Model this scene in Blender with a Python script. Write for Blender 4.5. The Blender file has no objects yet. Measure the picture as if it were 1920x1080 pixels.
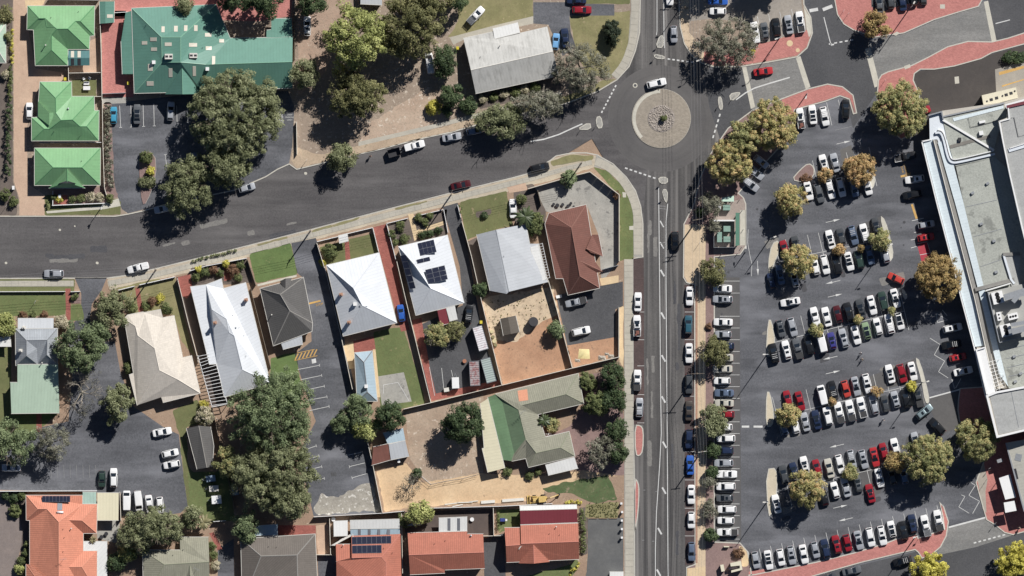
import bpy, bmesh, math, random
import numpy as np
from mathutils import Vector

# ------------------------------------------------------------------ camera, sky, sun, exposure
S = 0.13                                   # metres per photo pixel
SC = bpy.context.scene
COL = SC.collection
CAM_H = 2600.0
cam_d = bpy.data.cameras.new('camera')
cam = bpy.data.objects.new('camera', cam_d)
COL.objects.link(cam)
cam.location = (0, 0, CAM_H)
cam_d.sensor_width = 36.0
cam_d.lens = 36.0 * (CAM_H - 1.0) / (1920 * S)
cam_d.clip_start = 10.0
cam_d.clip_end = 6000.0
SC.camera = cam
SUN_EL = math.radians(40)
SUN_DX, SUN_DY = 0.57, 0.82                # horizontal direction towards the sun
world = bpy.data.worlds.new('World')
SC.world = world
world.use_nodes = True
wn = world.node_tree
sky = wn.nodes.new('ShaderNodeTexSky')
sky.sky_type = 'NISHITA'
sky.sun_disc = False
sky.sun_elevation = SUN_EL
sky.sun_rotation = math.atan2(SUN_DX, SUN_DY)
sky.air_density = 0.55
sky.dust_density = 0.15
wn.links.new(sky.outputs[0], wn.nodes['Background'].inputs[0])
wn.nodes['Background'].inputs[1].default_value = 0.05
sl = bpy.data.lights.new('sun', 'SUN')
sl.energy = 5.0
sl.angle = math.radians(0.53)
sl.color = (1.0, 0.97, 0.935)
sun = bpy.data.objects.new('sun', sl)
COL.objects.link(sun)
hd = math.hypot(SUN_DX, SUN_DY)
sd = Vector((SUN_DX / hd * math.cos(SUN_EL), SUN_DY / hd * math.cos(SUN_EL), math.sin(SUN_EL)))
sun.rotation_euler = sd.to_track_quat('Z', 'Y').to_euler()
sun.location = (40, 60, 80)
SC.view_settings.view_transform = 'Standard'
SC.view_settings.look = 'None'
SC.view_settings.exposure = 0.1
SC.view_settings.gamma = 1.0
SC.view_settings.use_curve_mapping = False
SC.cycles.max_bounces = 5
SC.cycles.diffuse_bounces = 2
SC.cycles.glossy_bounces = 2
SC.cycles.transmission_bounces = 2

# ------------------------------------------------------------------ helpers
R = random.Random(11)
def W(x, y, z=0.0): return Vector(((x - 960) * S, (540 - y) * S, z))
def lin(v):
    v = v / 255.0
    return v / 12.92 if v <= 0.04045 else ((v + 0.055) / 1.055) ** 2.4
KL = 1.17                                  # how brightly a level sunlit surface of albedo 1 is exposed
def A(r, g, b, sat=.9):
    v = [lin(c) for c in (r, g, b)]; l = .3 * v[0] + .59 * v[1] + .11 * v[2]
    return tuple(min(0.82, (l + (c - l) * sat) / KL) for c in v)

def tag(o, label=None, cat=None, group=None, kind=None):
    if label: o['label'] = label
    if cat: o['category'] = cat
    if group: o['group'] = group
    if kind: o['kind'] = kind
    return o
def thing(name, label, cat, loc=(0, 0, 0), rz=0.0, group=None):
    o = bpy.data.objects.new(name, None)
    COL.objects.link(o)
    o.empty_display_size = 0.3
    o.location = loc
    o.rotation_euler = (0, 0, rz)
    return tag(o, label, cat, group)
def mk_mesh(name, verts, faces, mats=None, midx=None, smooth=False):
    me = bpy.data.meshes.new(name)
    me.from_pydata([tuple(v) for v in verts], [], faces)
    for m in (mats if isinstance(mats, (list, tuple)) else [mats] if mats else []):
        me.materials.append(m)
    if midx is not None: me.polygons.foreach_set('material_index', midx)
    if smooth: me.polygons.foreach_set('use_smooth', [True] * len(me.polygons))
    me.update()
    return me
def link(name, me, parent=None, loc=None, rz=0.0):
    o = bpy.data.objects.new(name, me)
    COL.objects.link(o)
    if parent: o.parent = parent
    if loc is not None: o.location = loc
    if rz: o.rotation_euler = (0, 0, rz)
    return o
def part(name, verts, faces, mats, root=None, midx=None, smooth=False, world=True):
    """a mesh object from world-space vertices, parented to an unrotated root"""
    if root is not None and world:
        b = root.location
        r = root
        while r.parent:
            r = r.parent; b = b + r.location
        verts = [Vector(v) - b for v in verts]
    return link(name, mk_mesh(name, verts, faces, mats, midx, smooth), root)
class MB:
    """collects boxes, tubes and prisms into one mesh"""
    def __init__(s): s.v, s.f, s.m = [], [], []
    def add(s, verts, faces, m=0):
        k = len(s.v)
        s.v += [Vector(v) for v in verts]
        for f in faces:
            s.f.append([i + k for i in f]); s.m.append(m)
        return s
    def prism(s, poly, z0, z1, m=0, bottom=False):
        """poly: list of xy or xyz(ignored); vertical prism"""
        n = len(poly)
        a = sum(poly[i][0] * poly[(i + 1) % n][1] - poly[(i + 1) % n][0] * poly[i][1] for i in range(n))
        if a < 0: poly = list(reversed(poly))
        v = [Vector((p[0], p[1], z0)) for p in poly] + [Vector((p[0], p[1], z1)) for p in poly]
        f = [[i, (i + 1) % n, n + (i + 1) % n, n + i] for i in range(n)] + [list(range(n, 2 * n))]
        if bottom: f.append(list(reversed(range(n))))
        return s.add(v, f, m)
    def box(s, c, d, rz=0.0, m=0):
        """centre of the base, size, rotation"""
        ca, sa = math.cos(rz), math.sin(rz)
        q = [(c[0] + x * ca - y * sa, c[1] + x * sa + y * ca) for x, y in
             ((-d[0] / 2, -d[1] / 2), (d[0] / 2, -d[1] / 2), (d[0] / 2, d[1] / 2), (-d[0] / 2, d[1] / 2))]
        return s.prism(q, c[2], c[2] + d[2], m, True)
    def tube(s, pts, rad, n=6, m=0):
        pts = [Vector(p) for p in pts]
        rad = rad if isinstance(rad, (list, tuple)) else [rad] * len(pts)
        k = len(s.v)
        for i, p in enumerate(pts):
            d = (pts[min(i + 1, len(pts) - 1)] - pts[max(i - 1, 0)]).normalized()
            u = d.orthogonal().normalized(); w = d.cross(u)
            for j in range(n):
                t = 2 * math.pi * j / n
                s.v.append(p + (u * math.cos(t) + w * math.sin(t)) * rad[i])
        for i in range(len(pts) - 1):
            for j in range(n):
                s.f.append([k + i * n + j, k + i * n + (j + 1) % n, k + (i + 1) * n + (j + 1) % n, k + (i + 1) * n + j]); s.m.append(m)
        s.f.append([k + j for j in reversed(range(n))]); s.m.append(m)
        s.f.append([k + (len(pts) - 1) * n + j for j in range(n)]); s.m.append(m)
        return s
    def disc(s, c, r, h, n=20, m=0):
        return s.prism([(c[0] + r * math.cos(2 * math.pi * i / n), c[1] + r * math.sin(2 * math.pi * i / n)) for i in range(n)], c[2], c[2] + h, m, True)
    def obj(s, name, mats, root=None, smooth=False, world=True):
        return part(name, s.v, s.f, mats, root, s.m, smooth, world)

def chaikin(pts, n=2, closed=True):
    for _ in range(n):
        q = []
        m = len(pts)
        for i in range(m if closed else m - 1):
            a, b = pts[i], pts[(i + 1) % m]
            q.append((a[0] * .75 + b[0] * .25, a[1] * .75 + b[1] * .25))
            q.append((a[0] * .25 + b[0] * .75, a[1] * .25 + b[1] * .75))
        if not closed: q = [pts[0]] + q + [pts[-1]]
        pts = q
    return pts
def offset(pts, d, closed=False):
    """offset a polyline (metres, xy) to its left"""
    n = len(pts); out = []
    for i in range(n):
        if closed: a, b, c = pts[i - 1], pts[i], pts[(i + 1) % n]
        else: a, b, c = pts[max(i - 1, 0)], pts[i], pts[min(i + 1, n - 1)]
        v1 = Vector((b[0] - a[0], b[1] - a[1])); v2 = Vector((c[0] - b[0], c[1] - b[1]))
        if v1.length < 1e-6: v1 = v2
        if v2.length < 1e-6: v2 = v1
        v1.normalize(); v2.normalize()
        n1 = Vector((-v1.y, v1.x)); n2 = Vector((-v2.y, v2.x))
        m = n1 + n2
        if m.length < 1e-3: m = n1
        m.normalize()
        k = d / max(0.35, m.dot(n1))
        out.append((b[0] + m.x * k, b[1] + m.y * k))
    return out
def P2(pts): return [((x - 960) * S, (540 - y) * S) for x, y in pts]

# ------------------------------------------------------------------ materials
MATS = {}
def nt(name):
    m = bpy.data.materials.new(name); m.use_nodes = True
    t = m.node_tree
    return m, t, t.nodes['Principled BSDF']
def NN(t, ty, **kw):
    n = t.nodes.new(ty)
    for k, v in kw.items(): setattr(n, k, v)
    return n
def mixc(t, fac, a, b, mode='MIX'):
    n = NN(t, 'ShaderNodeMix', data_type='RGBA', blend_type=mode)
    for i, v in ((0, fac), (6, a), (7, b)):
        if isinstance(v, bpy.types.NodeSocket): t.links.new(v, n.inputs[i])
        elif i == 0: n.inputs[0].default_value = v
        else: n.inputs[i].default_value = (*v, 1) if len(v) == 3 else v
    return n.outputs[2]
def noise(t, scale, detail=4, rough=.6, vec=None, dist=0.0):
    n = NN(t, 'ShaderNodeTexNoise')
    n.inputs['Scale'].default_value = scale; n.inputs['Detail'].default_value = detail
    n.inputs['Roughness'].default_value = rough; n.inputs['Distortion'].default_value = dist
    if vec: t.links.new(vec, n.inputs['Vector'])
    return n.outputs['Fac']
def ramp(t, fac, lo, hi, a=0.0, b=1.0):
    n = NN(t, 'ShaderNodeMapRange')
    n.inputs[1].default_value = lo; n.inputs[2].default_value = hi
    n.inputs[3].default_value = a; n.inputs[4].default_value = b
    t.links.new(fac, n.inputs[0])
    return n.outputs[0]
def coords(t, rot=0.0, scale=(1, 1, 1), which='Object'):
    tc = NN(t, 'ShaderNodeTexCoord'); mp = NN(t, 'ShaderNodeMapping')
    mp.inputs['Rotation'].default_value = (0, 0, rot); mp.inputs['Scale'].default_value = scale
    t.links.new(tc.outputs[which], mp.inputs[0])
    return mp.outputs[0]
def scl(c, k): return tuple(min(.85, v * k) for v in c)
def plain(name, c, rough=.6, metal=0.0, coat=0.0, vary=0.12, scale=3.0, spec=.5):
    if name in MATS: return MATS[name]
    m, t, b = nt(name)
    if vary:
        f = noise(t, scale, 5, .65, coords(t))
        t.links.new(mixc(t, ramp(t, f, .3, .7), scl(c, 1 - vary), scl(c, 1 + vary)), b.inputs['Base Color'])
    else: b.inputs['Base Color'].default_value = (*c, 1)
    b.inputs['Roughness'].default_value = rough; b.inputs['Metallic'].default_value = metal
    b.inputs['Coat Weight'].default_value = coat; b.inputs['Coat Roughness'].default_value = .08
    b.inputs['Specular IOR Level'].default_value = spec
    MATS[name] = m
    return m
def ground(name, c1, c2, big=.12, fine=2.5, speck=.25, streak=None, spots=None, rough=.9, mid=.9, brick=None, bump=.3):
    """level surface: broad blotches, mid mottling, fine speckle; optional streaks (angle), sparse spots, paving courses"""
    m, t, b = nt(name)
    c1, c2 = scl(c1, 1.08), scl(c2, 1.1)
    co = coords(t)
    f1 = ramp(t, noise(t, big, 4, .62, co), .32, .68)
    f2 = ramp(t, noise(t, mid, 5, .7, co, .4), .3, .7)
    col = mixc(t, f1, c1, c2)
    col = mixc(t, ramp(t, f2, 0, 1, 0, .55), col, scl(mean(c1, c2), .72))
    f3 = noise(t, fine, 3, .8, co)
    col = mixc(t, ramp(t, f3, .35, .75, 0, speck * 1.6), col, scl(c2, 1.45))
    col = mixc(t, ramp(t, noise(t, fine * 1.7, 3, .8, co), .5, .72, 0, speck * 1.5), col, scl(c1, .5))
    if streak is not None:
        sx, sy, an, k = streak
        f4 = noise(t, 1.0, 3, .6, coords(t, an, (sx, sy, 1)))
        col = mixc(t, ramp(t, f4, .35, .65, 0, k), col, scl(c1, .55))
        f5 = noise(t, 1.0, 3, .6, coords(t, an, (sx * 1.7, sy * .8, 1)))
        col = mixc(t, ramp(t, f5, .5, .7, 0, k), col, scl(c2, 1.5))
    if spots is not None:
        sc, thr, scol = spots
        f6 = noise(t, sc, 4, .75, co)
        col = mixc(t, ramp(t, f6, thr, thr + .06, 0, .8), col, scol)
    if brick is not None:
        an, wdt, hgt, bc = brick
        bt = NN(t, 'ShaderNodeTexBrick')
        bt.inputs['Scale'].default_value = 1.0; bt.inputs['Brick Width'].default_value = wdt
        bt.inputs['Row Height'].default_value = hgt; bt.inputs['Mortar Size'].default_value = .02
        bt.inputs['Color1'].default_value = (1, 1, 1, 1); bt.inputs['Color2'].default_value = (.72, .72, .72, 1)
        bt.inputs['Mortar'].default_value = (*bc, 1)
        t.links.new(coords(t, an), bt.inputs['Vector'])
        col = mixc(t, .75, col, bt.outputs['Color'], 'MULTIPLY')
    t.links.new(col, b.inputs['Base Color'])
    b.inputs['Roughness'].default_value = rough
    b.inputs['Specular IOR Level'].default_value = .25
    if bump:
        bp = NN(t, 'ShaderNodeBump'); bp.inputs['Strength'].default_value = bump; bp.inputs['Distance'].default_value = .08
        t.links.new(f3, bp.inputs['Height']); t.links.new(bp.outputs[0], b.inputs['Normal'])
    MATS[name] = m
    return m
def mean(a, b): return tuple((x + y) / 2 for x, y in zip(a, b))
def roofmat(name, c, kind='tile', vary=.18, rough=.75, dirt=.3, course=.34, rib=.5, con=.75):
    """roof covering drawn in slope coordinates: UV x along the eave, y up the slope (metres)"""
    m, t, b = nt(name)
    uv = coords(t, which='UV')
    sp = NN(t, 'ShaderNodeSeparateXYZ'); t.links.new(uv, sp.inputs[0])
    def saw(sock, per):
        d = NN(t, 'ShaderNodeMath', operation='DIVIDE'); t.links.new(sock, d.inputs[0]); d.inputs[1].default_value = per
        f = NN(t, 'ShaderNodeMath', operation='FRACT'); t.links.new(d.outputs[0], f.inputs[0])
        return f.outputs[0]
    obj = coords(t)
    n1 = ramp(t, noise(t, .35, 5, .65, obj), .3, .7)
    n2 = ramp(t, noise(t, 3.0, 4, .8, obj), .3, .75)
    col = mixc(t, n1, scl(c, 1 - vary), scl(c, 1 + vary))
    col = mixc(t, ramp(t, n2, 0, 1, 0, .5), col, scl(c, .78))
    if kind == 'tile':
        sx, sy = saw(sp.outputs[0], rib), saw(sp.outputs[1], course)
        g1 = ramp(t, sx, .0, .42, .72, 0); g2 = ramp(t, sy, 0, .3, .4, 0)
        col = mixc(t, g1, col, scl(c, 1 - .58 * con)); col = mixc(t, g2, col, scl(c, 1 - .45 * con))  # second mix paints a shadow line along each tile course
        bt = NN(t, 'ShaderNodeTexWhiteNoise', noise_dimensions='2D')
        sn = NN(t, 'ShaderNodeVectorMath', operation='SNAP'); sn.inputs[1].default_value = (rib, course, 1)
        t.links.new(uv, sn.inputs[0]); t.links.new(sn.outputs[0], bt.inputs['Vector'])
        col = mixc(t, ramp(t, bt.outputs['Value'], 0, 1, 0, .3), col, scl(c, .6))
        h = sx
    else:
        sx = saw(sp.outputs[0], .76)
        g1 = ramp(t, sx, 0, .22, .42, 0)
        col = mixc(t, g1, col, scl(c, .62))
        sh = NN(t, 'ShaderNodeTexWhiteNoise', noise_dimensions='1D')
        d = NN(t, 'ShaderNodeMath', operation='SNAP'); d.inputs[1].default_value = .76
        t.links.new(sp.outputs[0], d.inputs[0]); t.links.new(d.outputs[0], sh.inputs['W'])
        col = mixc(t, ramp(t, sh.outputs['Value'], 0, 1, 0, .16), col, scl(c, .8))
        h = saw(sp.outputs[0], .19)
    n3 = noise(t, 1.0, 5, .7, coords(t, 0, (.9, .25, 1), 'UV'))
    col = mixc(t, ramp(t, n3, .5, .75, 0, dirt), col, scl(mean(c, (.12, .11, .09)), .8))
    t.links.new(col, b.inputs['Base Color'])
    b.inputs['Roughness'].default_value = rough if kind == 'tile' else .45
    b.inputs['Specular IOR Level'].default_value = .3
    bp = NN(t, 'ShaderNodeBump'); bp.inputs['Strength'].default_value = .35 * con; bp.inputs['Distance'].default_value = .05
    t.links.new(h, bp.inputs['Height']); t.links.new(bp.outputs[0], b.inputs['Normal'])
    MATS[name] = m
    return m
def leafmat(name, cols, rough=.6, trans=.25):
    m, t, b = nt(name)
    at = NN(t, 'ShaderNodeAttribute', attribute_name='tint')
    cr = NN(t, 'ShaderNodeValToRGB')
    el = cr.color_ramp.elements
    while len(el) < len(cols): el.new(.5)
    for i, c in enumerate(cols):
        el[i].position = i / (len(cols) - 1); el[i].color = (*c, 1)
    t.links.new(at.outputs['Fac'], cr.inputs[0])
    t.links.new(cr.outputs[0], b.inputs['Base Color'])
    b.inputs['Roughness'].default_value = rough
    b.inputs['Specular IOR Level'].default_value = .25
    tr = NN(t, 'ShaderNodeBsdfTranslucent')
    t.links.new(cr.outputs[0], tr.inputs[0])
    mx = NN(t, 'ShaderNodeMixShader'); mx.inputs[0].default_value = trans
    t.links.new(b.outputs[0], mx.inputs[1]); t.links.new(tr.outputs[0], mx.inputs[2])
    t.links.new(mx.outputs[0], t.nodes['Material Output'].inputs[0])
    MATS[name] = m
    return m

M_conc = ground('concrete', A(196, 192, 178), A(212, 206, 190), .3, 3.0, .12)
M_path = ground('path_concrete', A(200, 193, 176), A(178, 173, 160), .25, 3.0, .15)
M_kerb = plain('kerb_concrete', A(205, 201, 188), .85, vary=.12)
M_paint = ground('road_paint', A(232, 232, 228), A(205, 205, 202), 1.2, 4.0, .15, bump=0)
M_faint = ground('worn_paint', A(176, 176, 174), A(140, 140, 140), 2.0, 4.0, .25, bump=0)
M_yellow = ground('yellow_paint', A(222, 178, 96), A(200, 158, 88), 1.2, 4.0, .2, bump=0)
M_redpaint = ground('red_paint', A(196, 72, 84), A(180, 64, 78), 1.2, 4.0, .12, bump=0)
M_asph = ground('asphalt', A(84, 86, 91), A(120, 121, 126), .06, 2.2, .32, streak=(.03, .22, math.radians(-13), .5), spots=(2.6, .72, A(176, 164, 140)))
M_asph_dark = ground('dark_asphalt', A(74, 75, 78), A(97, 97, 99), .1, 2.4, .26)
M_asph_w = ground('road_asphalt', A(80, 78, 80), A(112, 109, 108), .05, 2.2, .26, streak=(.02, .3, math.radians(-12), .34))
M_asph_ns = ground('street_asphalt', A(84, 83, 84), A(118, 115, 112), .08, 2.2, .26, streak=(.42, .012, 0, .8))
M_bay = ground('bay_paving', A(108, 88, 84), A(92, 80, 80), .2, 2.5, .2, brick=(0, .45, .22, (.5, .5, .5)))
M_greybrick = ground('grey_paving', A(140, 140, 138), A(156, 154, 150), .15, 2.5, .16, streak=(.03, .4, math.radians(-16), .25), brick=(math.radians(-16), .4, .2, (.6, .6, .6)))
M_redbrick = ground('red_paving', A(218, 144, 134), A(204, 132, 124), .3, 2.6, .14, brick=(.3, .46, .23, (.62, .6, .6)))
M_brickdrive = ground('brick_drive', A(186, 112, 98), A(164, 98, 88), .5, 2.6, .3, brick=(.25, .5, .25, (.55, .5, .5)), spots=(1.2, .68, A(186, 160, 140)))
M_aggregate = ground('exposed_aggregate', A(214, 184, 156), A(196, 164, 140), .25, 2.4, .22)
M_dirt = ground('dirt', A(184, 158, 132), A(148, 122, 102), .12, 1.8, .5, spots=(.9, .62, A(214, 198, 174)))
M_litter = ground('leaf_litter', A(190, 171, 149), A(136, 120, 106), .1, 1.5, .8, spots=(1.1, .58, A(222, 208, 188)), mid=.35)
M_mulch = ground('mulch', A(132, 120, 110), A(98, 88, 82), .4, 2.2, .6, spots=(1.6, .66, A(160, 142, 124)))
M_pinkmulch = ground('bark_mulch', A(160, 134, 126), A(136, 112, 108), .4, 2.6, .45, spots=(1.2, .66, A(206, 186, 172)))
M_sand = ground('sand', A(232, 202, 160), A(204, 170, 130), .16, 1.6, .3, spots=(.5, .64, A(178, 150, 120)))
M_orange = ground('orange_sand', A(212, 168, 132), A(170, 128, 98), .16, 1.6, .5, spots=(.45, .6, A(132, 108, 90)), mid=.4)
M_pale = ground('limestone_rubble', A(226, 206, 174), A(196, 172, 142), .4, 1.6, .5, spots=(.8, .56, A(140, 124, 102)))
M_white_rubble = ground('white_rubble', A(186, 180, 166), A(146, 140, 130), .5, 1.6, .6, spots=(.9, .56, A(238, 234, 224)))
M_yard = ground('stained_concrete', A(184, 180, 170), A(156, 154, 147), .3, 2.0, .34, spots=(.4, .58, A(124, 122, 119)), mid=.5)
M_lawn = ground('lawn', A(130, 134, 84), A(94, 108, 64), .25, 2.0, .6, mid=.45, spots=(.45, .61, A(160, 148, 106)))
M_lawn_b = ground('lush_lawn', A(122, 140, 80), A(90, 112, 62), .25, 2.0, .55, mid=.45, spots=(.5, .63, A(152, 150, 100)))
M_dry = ground('dry_grass', A(166, 154, 112), A(124, 122, 80), .2, 2.0, .5, mid=.4, spots=(.5, .62, A(188, 168, 132)))
M_olive = ground('olive_grass', A(132, 130, 86), A(98, 104, 64), .25, 2.0, .55, mid=.45, spots=(.45, .62, A(164, 148, 112)))
M_weeds = ground('weeds', A(122, 124, 86), A(72, 94, 56), .3, 1.8, .6, mid=.4, spots=(.5, .6, A(158, 142, 116)))
M_brownpave = ground('brown_paving', A(110, 96, 88), A(92, 82, 78), .3, 2.4, .2)
M_creampave = ground('cream_paving', A(232, 204, 160), A(222, 192, 150), .4, 2.4, .15)
M_white = plain('white_paint', A(246, 246, 244), .5, vary=.05)
M_offwhite = plain('offwhite_paint', A(226, 222, 212), .6, vary=.08)
M_cream = plain('cream_paint', A(232, 224, 196), .6, vary=.06)
M_black = plain('black_plastic', (.012, .012, .013), .5, vary=.2)
M_dark = plain('dark_metal', (.05, .05, .055), .5, .3)
M_steel = plain('galvanised_steel', A(176, 180, 184), .45, .4, vary=.12)
M_timber = plain('timber', A(150, 128, 104), .8, vary=.25)
M_brickwall = plain('brick_wall', A(186, 142, 116), .85, vary=.2)
M_render = plain('rendered_wall', A(214, 204, 186), .85, vary=.1)
M_fence = plain('sheet_fence', A(236, 228, 212), .6, vary=.08)
M_fence_dk = plain('timber_fence', A(132, 120, 104), .8, vary=.2)
M_glass = plain('window_glass', (.012, .016, .022), .08, vary=0, spec=.6)
M_solar = plain('solar_cells', A(44, 48, 66), .18, vary=.1, spec=.6)
M_alu = plain('aluminium_frame', A(150, 152, 158), .4, .5)
M_sky = plain('skylight_sheet', A(222, 214, 196), .35, vary=.05)
M_tree_bark = plain('bark', A(120, 108, 94), .9, vary=.3)
M_pale_bark = plain('pale_bark', A(176, 166, 150), .9, vary=.25)
# ------------------------------------------------------------------ the ground, roads, pavements
def sheet(name, pts, z, mat, smooth=0, parent=None):
    if smooth: pts = chaikin(pts, smooth)
    q = P2(pts)
    n = len(q)
    a = sum(q[i][0] * q[(i + 1) % n][1] - q[(i + 1) % n][0] * q[i][1] for i in range(n))
    if a < 0: q.reverse()
    o = part(name, [(x, y, z) for x, y in q], [list(range(n))], mat, parent)
    if parent is None: o['kind'] = 'structure'
    return o
def block(name, pts, mat, z1=.12, smooth=0, kerb=True, kerb_w=.2):
    if smooth: pts = chaikin(pts, smooth)
    b = MB(); b.prism(P2(pts), -.08, z1)
    o = b.obj(name, mat); o['kind'] = 'structure'
    if kerb: kerbline(pts, kerb_w, True)
    return o
def kerbline(pts, w=.2, closed=False, z=.128, name='kerb'):
    q = P2(pts)
    n = len(q)
    if closed:
        a = sum(q[i][0] * q[(i + 1) % n][1] - q[(i + 1) % n][0] * q[i][1] for i in range(n))
        if a < 0: q.reverse()
    o1, o2 = offset(q, -.06, closed), offset(q, w, closed)
    v = [(x, y, -.05) for x, y in o1] + [(x, y, z) for x, y in o1] + [(x, y, z) for x, y in o2]
    f = []
    for i in range(n if closed else n - 1):
        j = (i + 1) % n
        f += [[i, j, n + j, n + i], [n + i, n + j, 2 * n + j, 2 * n + i]]
    o = part(name, v, f, M_kerb); o['kind'] = 'structure'
    return o

g = part('ground', [(-1600, -1600, -.1), (1600, -1600, -.1), (1600, 1600, -.1), (-1600, 1600, -.1)], [[0, 1, 2, 3]], M_dirt); g['kind'] = 'structure'
CARPARK = sheet('car_park', [(1255, -130), (2060, -130), (2060, 1220), (1255, 1220)], 0.0, M_asph)
STREET = sheet('street', [(1160, -130), (1330, -130), (1330, 130), (1420, 200), (1355, 262), (1330, 290), (1312, 350), (1300, 420), (1304, 1220), (1160, 1220)], .004, M_asph_ns)
ROAD_W = sheet('road', [(-120, 380), (230, 380), (560, 280), (950, 190), (1150, 140), (1200, 150), (1215, 300), (1205, 420), (1110, 260), (960, 350), (600, 440), (200, 540), (-120, 540)], .008, M_asph_w)
ROUND = sheet('roundabout_road', [(1240 + 100 * math.cos(t * math.pi / 24), 222 + 100 * math.sin(t * math.pi / 24)) for t in range(48)], .012, None)
def ring_asphalt():
    m, t, b = nt('roundabout_asphalt')
    vm = NN(t, 'ShaderNodeVectorMath', operation='DISTANCE'); tc = NN(t, 'ShaderNodeTexCoord'); vm.inputs[1].default_value = W(1240, 222)
    t.links.new(tc.outputs['Object'], vm.inputs[0])
    cb = NN(t, 'ShaderNodeCombineXYZ'); t.links.new(vm.outputs['Value'], cb.inputs[0])
    co = coords(t); c1, c2 = A(92, 90, 90), A(112, 109, 107)
    col = mixc(t, ramp(t, noise(t, .09, 4, .6, co), .3, .7), c1, c2)
    col = mixc(t, ramp(t, noise(t, .8, 3, .6, cb.outputs[0]), .4, .65, 0, .3), col, scl(c1, .6))
    col = mixc(t, ramp(t, noise(t, 2.2, 3, .8, co), .35, .75, 0, .2), col, scl(c2, 1.4))
    t.links.new(col, b.inputs['Base Color']); b.inputs['Roughness'].default_value = .9
    return m
ROUND.data.materials.append(ring_asphalt())
ROAD_E = sheet('side_road', [(1320, 130), (1392, 124), (1500, 106), (1520, 20), (1515, -130), (1570, -130), (1575, 40), (1630, 75), (1650, 165), (1600, 240), (1580, 165), (1420, 215), (1350, 260), (1330, 200)], .016, M_asph_dark)
sheet('grey_paved_road', [(1395, 124), (1440, 117), (1496, 106), (1515, 165), (1440, 195), (1410, 206)], .020, M_greybrick)
sheet('grey_paved_road', [(1628, 78), (1700, 62), (1790, 22), (1850, 2), (1868, 78), (1800, 90), (1720, 125), (1660, 140), (1648, 150)], .020, M_greybrick)
sheet('road', [(1850, 2), (1845, -130), (2060, -130), (2060, 40), (1920, 66), (1867, 78)], .020, M_asph_dark)
for q in ([(1391, 124), (1399, 123), (1416, 200), (1408, 204)], [(1492, 107), (1501, 105), (1520, 163), (1511, 167)],
          [(1622, 92), (1632, 88), (1650, 160), (1640, 164)], [(1845, 3), (1853, 1), (1869, 77), (1860, 79)]):
    sheet('paving_band', q, .024, M_conc)
sheet('service_yard', [(1712, 135), (1760, 128), (1850, 104), (1930, 82), (1990, 70), (1990, 190), (1840, 210), (1735, 225), (1716, 170)], .020, ground('service_asphalt', A(92, 86, 82), A(78, 74, 72), .2, 2.4, .2))
sheet('dock_slab', [(1866, 130), (1930, 112), (2000, 95), (2000, 200), (1870, 205)], .024, ground('dock_concrete', A(178, 170, 156), A(160, 154, 144), .3, 2.4, .2))
for q in ([(1873, 135), (1920, 123), (1920, 128), (1874, 141)], [(1879, 160), (1920, 148), (1920, 150), (1879, 163)]):
    sheet('yellow_line', q, .028, M_yellow, parent=None)
sheet('loading_lane', [(1775, 990), (1850, 970), (1866, 985), (1884, 1000), (1898, 1004), (1830, 1026), (1750, 1043)], .020, M_greybrick)
ROAD_S = sheet('road', [(1400, 1130), (1530, 1082), (1620, 1058), (1720, 1034), (1750, 1044), (1900, 1003), (2060, 960), (2060, 1220), (1400, 1220)], .016, M_asph_dark)

# raised blocks with kerbs
NW_EDGE = [(1201, -130), (1201, 0), (1200, 60), (1192, 95), (1180, 125), (1157, 150), (1120, 172), (1060, 195), (960, 218), (889, 236), (847, 248),
           (777, 263), (715, 280), (670, 290), (585, 311), (556, 318), (542, 308), (520, 318), (498, 332), (440, 357), (310, 384), (268, 396), (240, 402), (222, 405), (215, 406), (-120, 406)]
block('northern_block', NW_EDGE + [(-120, -130)], M_litter)
S_EDGE = [(-120, 522), (140, 521), (200, 521), (235, 516), (280, 506), (362, 486), (480, 456), (582, 430), (726, 392), (842, 362), (960, 333), (990, 325), (1032, 300), (1042, 292),
          (1072, 286), (1100, 286), (1120, 290), (1150, 307), (1175, 332), (1192, 357), (1202, 387), (1206, 420), (1206, 482), (1187, 485), (1188, 795), (1190, 897), (1191, 1220)]
block('southern_block', S_EDGE + [(-120, 1220)], M_dirt)
block('kerb_island', [(1190, 797), (1201, 797), (1207, 806), (1206, 845), (1199, 856), (1191, 852)], M_redbrick, .125, 1)
block('kerb_island', [(1190, 896), (1197, 904), (1199, 920), (1197, 960), (1192, 994), (1190, 996)], M_redbrick, .125, 1)
block('eastern_verge', [(1410, 207), (1465, 185), (1515, 166), (1552, 157), (1580, 162), (1600, 178), (1607, 212), (1600, 214), (1592, 186), (1575, 180), (1548, 190), (1490, 206), (1487, 240),
       (1475, 262), (1440, 300), (1412, 332), (1385, 362), (1394, 370), (1399, 382), (1399, 462), (1388, 477), (1340, 482), (1340, 1016), (1388, 1018), (1402, 1034), (1408, 1064), (1412, 1110),
       (1412, 1220), (1287, 1220), (1287, 1064), (1303, 1058), (1302, 534), (1287, 530), (1281, 520), (1282, 420), (1300, 385), (1312, 335), (1332, 288), (1365, 240)], M_pinkmulch)
block('northern_island', [(1273, -130), (1273, 15), (1275, 50), (1283, 82), (1297, 105), (1317, 119), (1340, 126), (1390, 125), (1440, 117), (1495, 107), (1514, 90), (1524, 62), (1521, 32), (1508, 8), (1503, -130)], M_litter)
block('northern_plaza', [(1565, -130), (1565, 0), (1570, 27), (1582, 45), (1600, 56), (1640, 70), (1665, 66), (1695, 62), (1752, 37), (1800, 22), (1835, 12), (1842, 0), (1842, -130)], M_redbrick)
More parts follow.
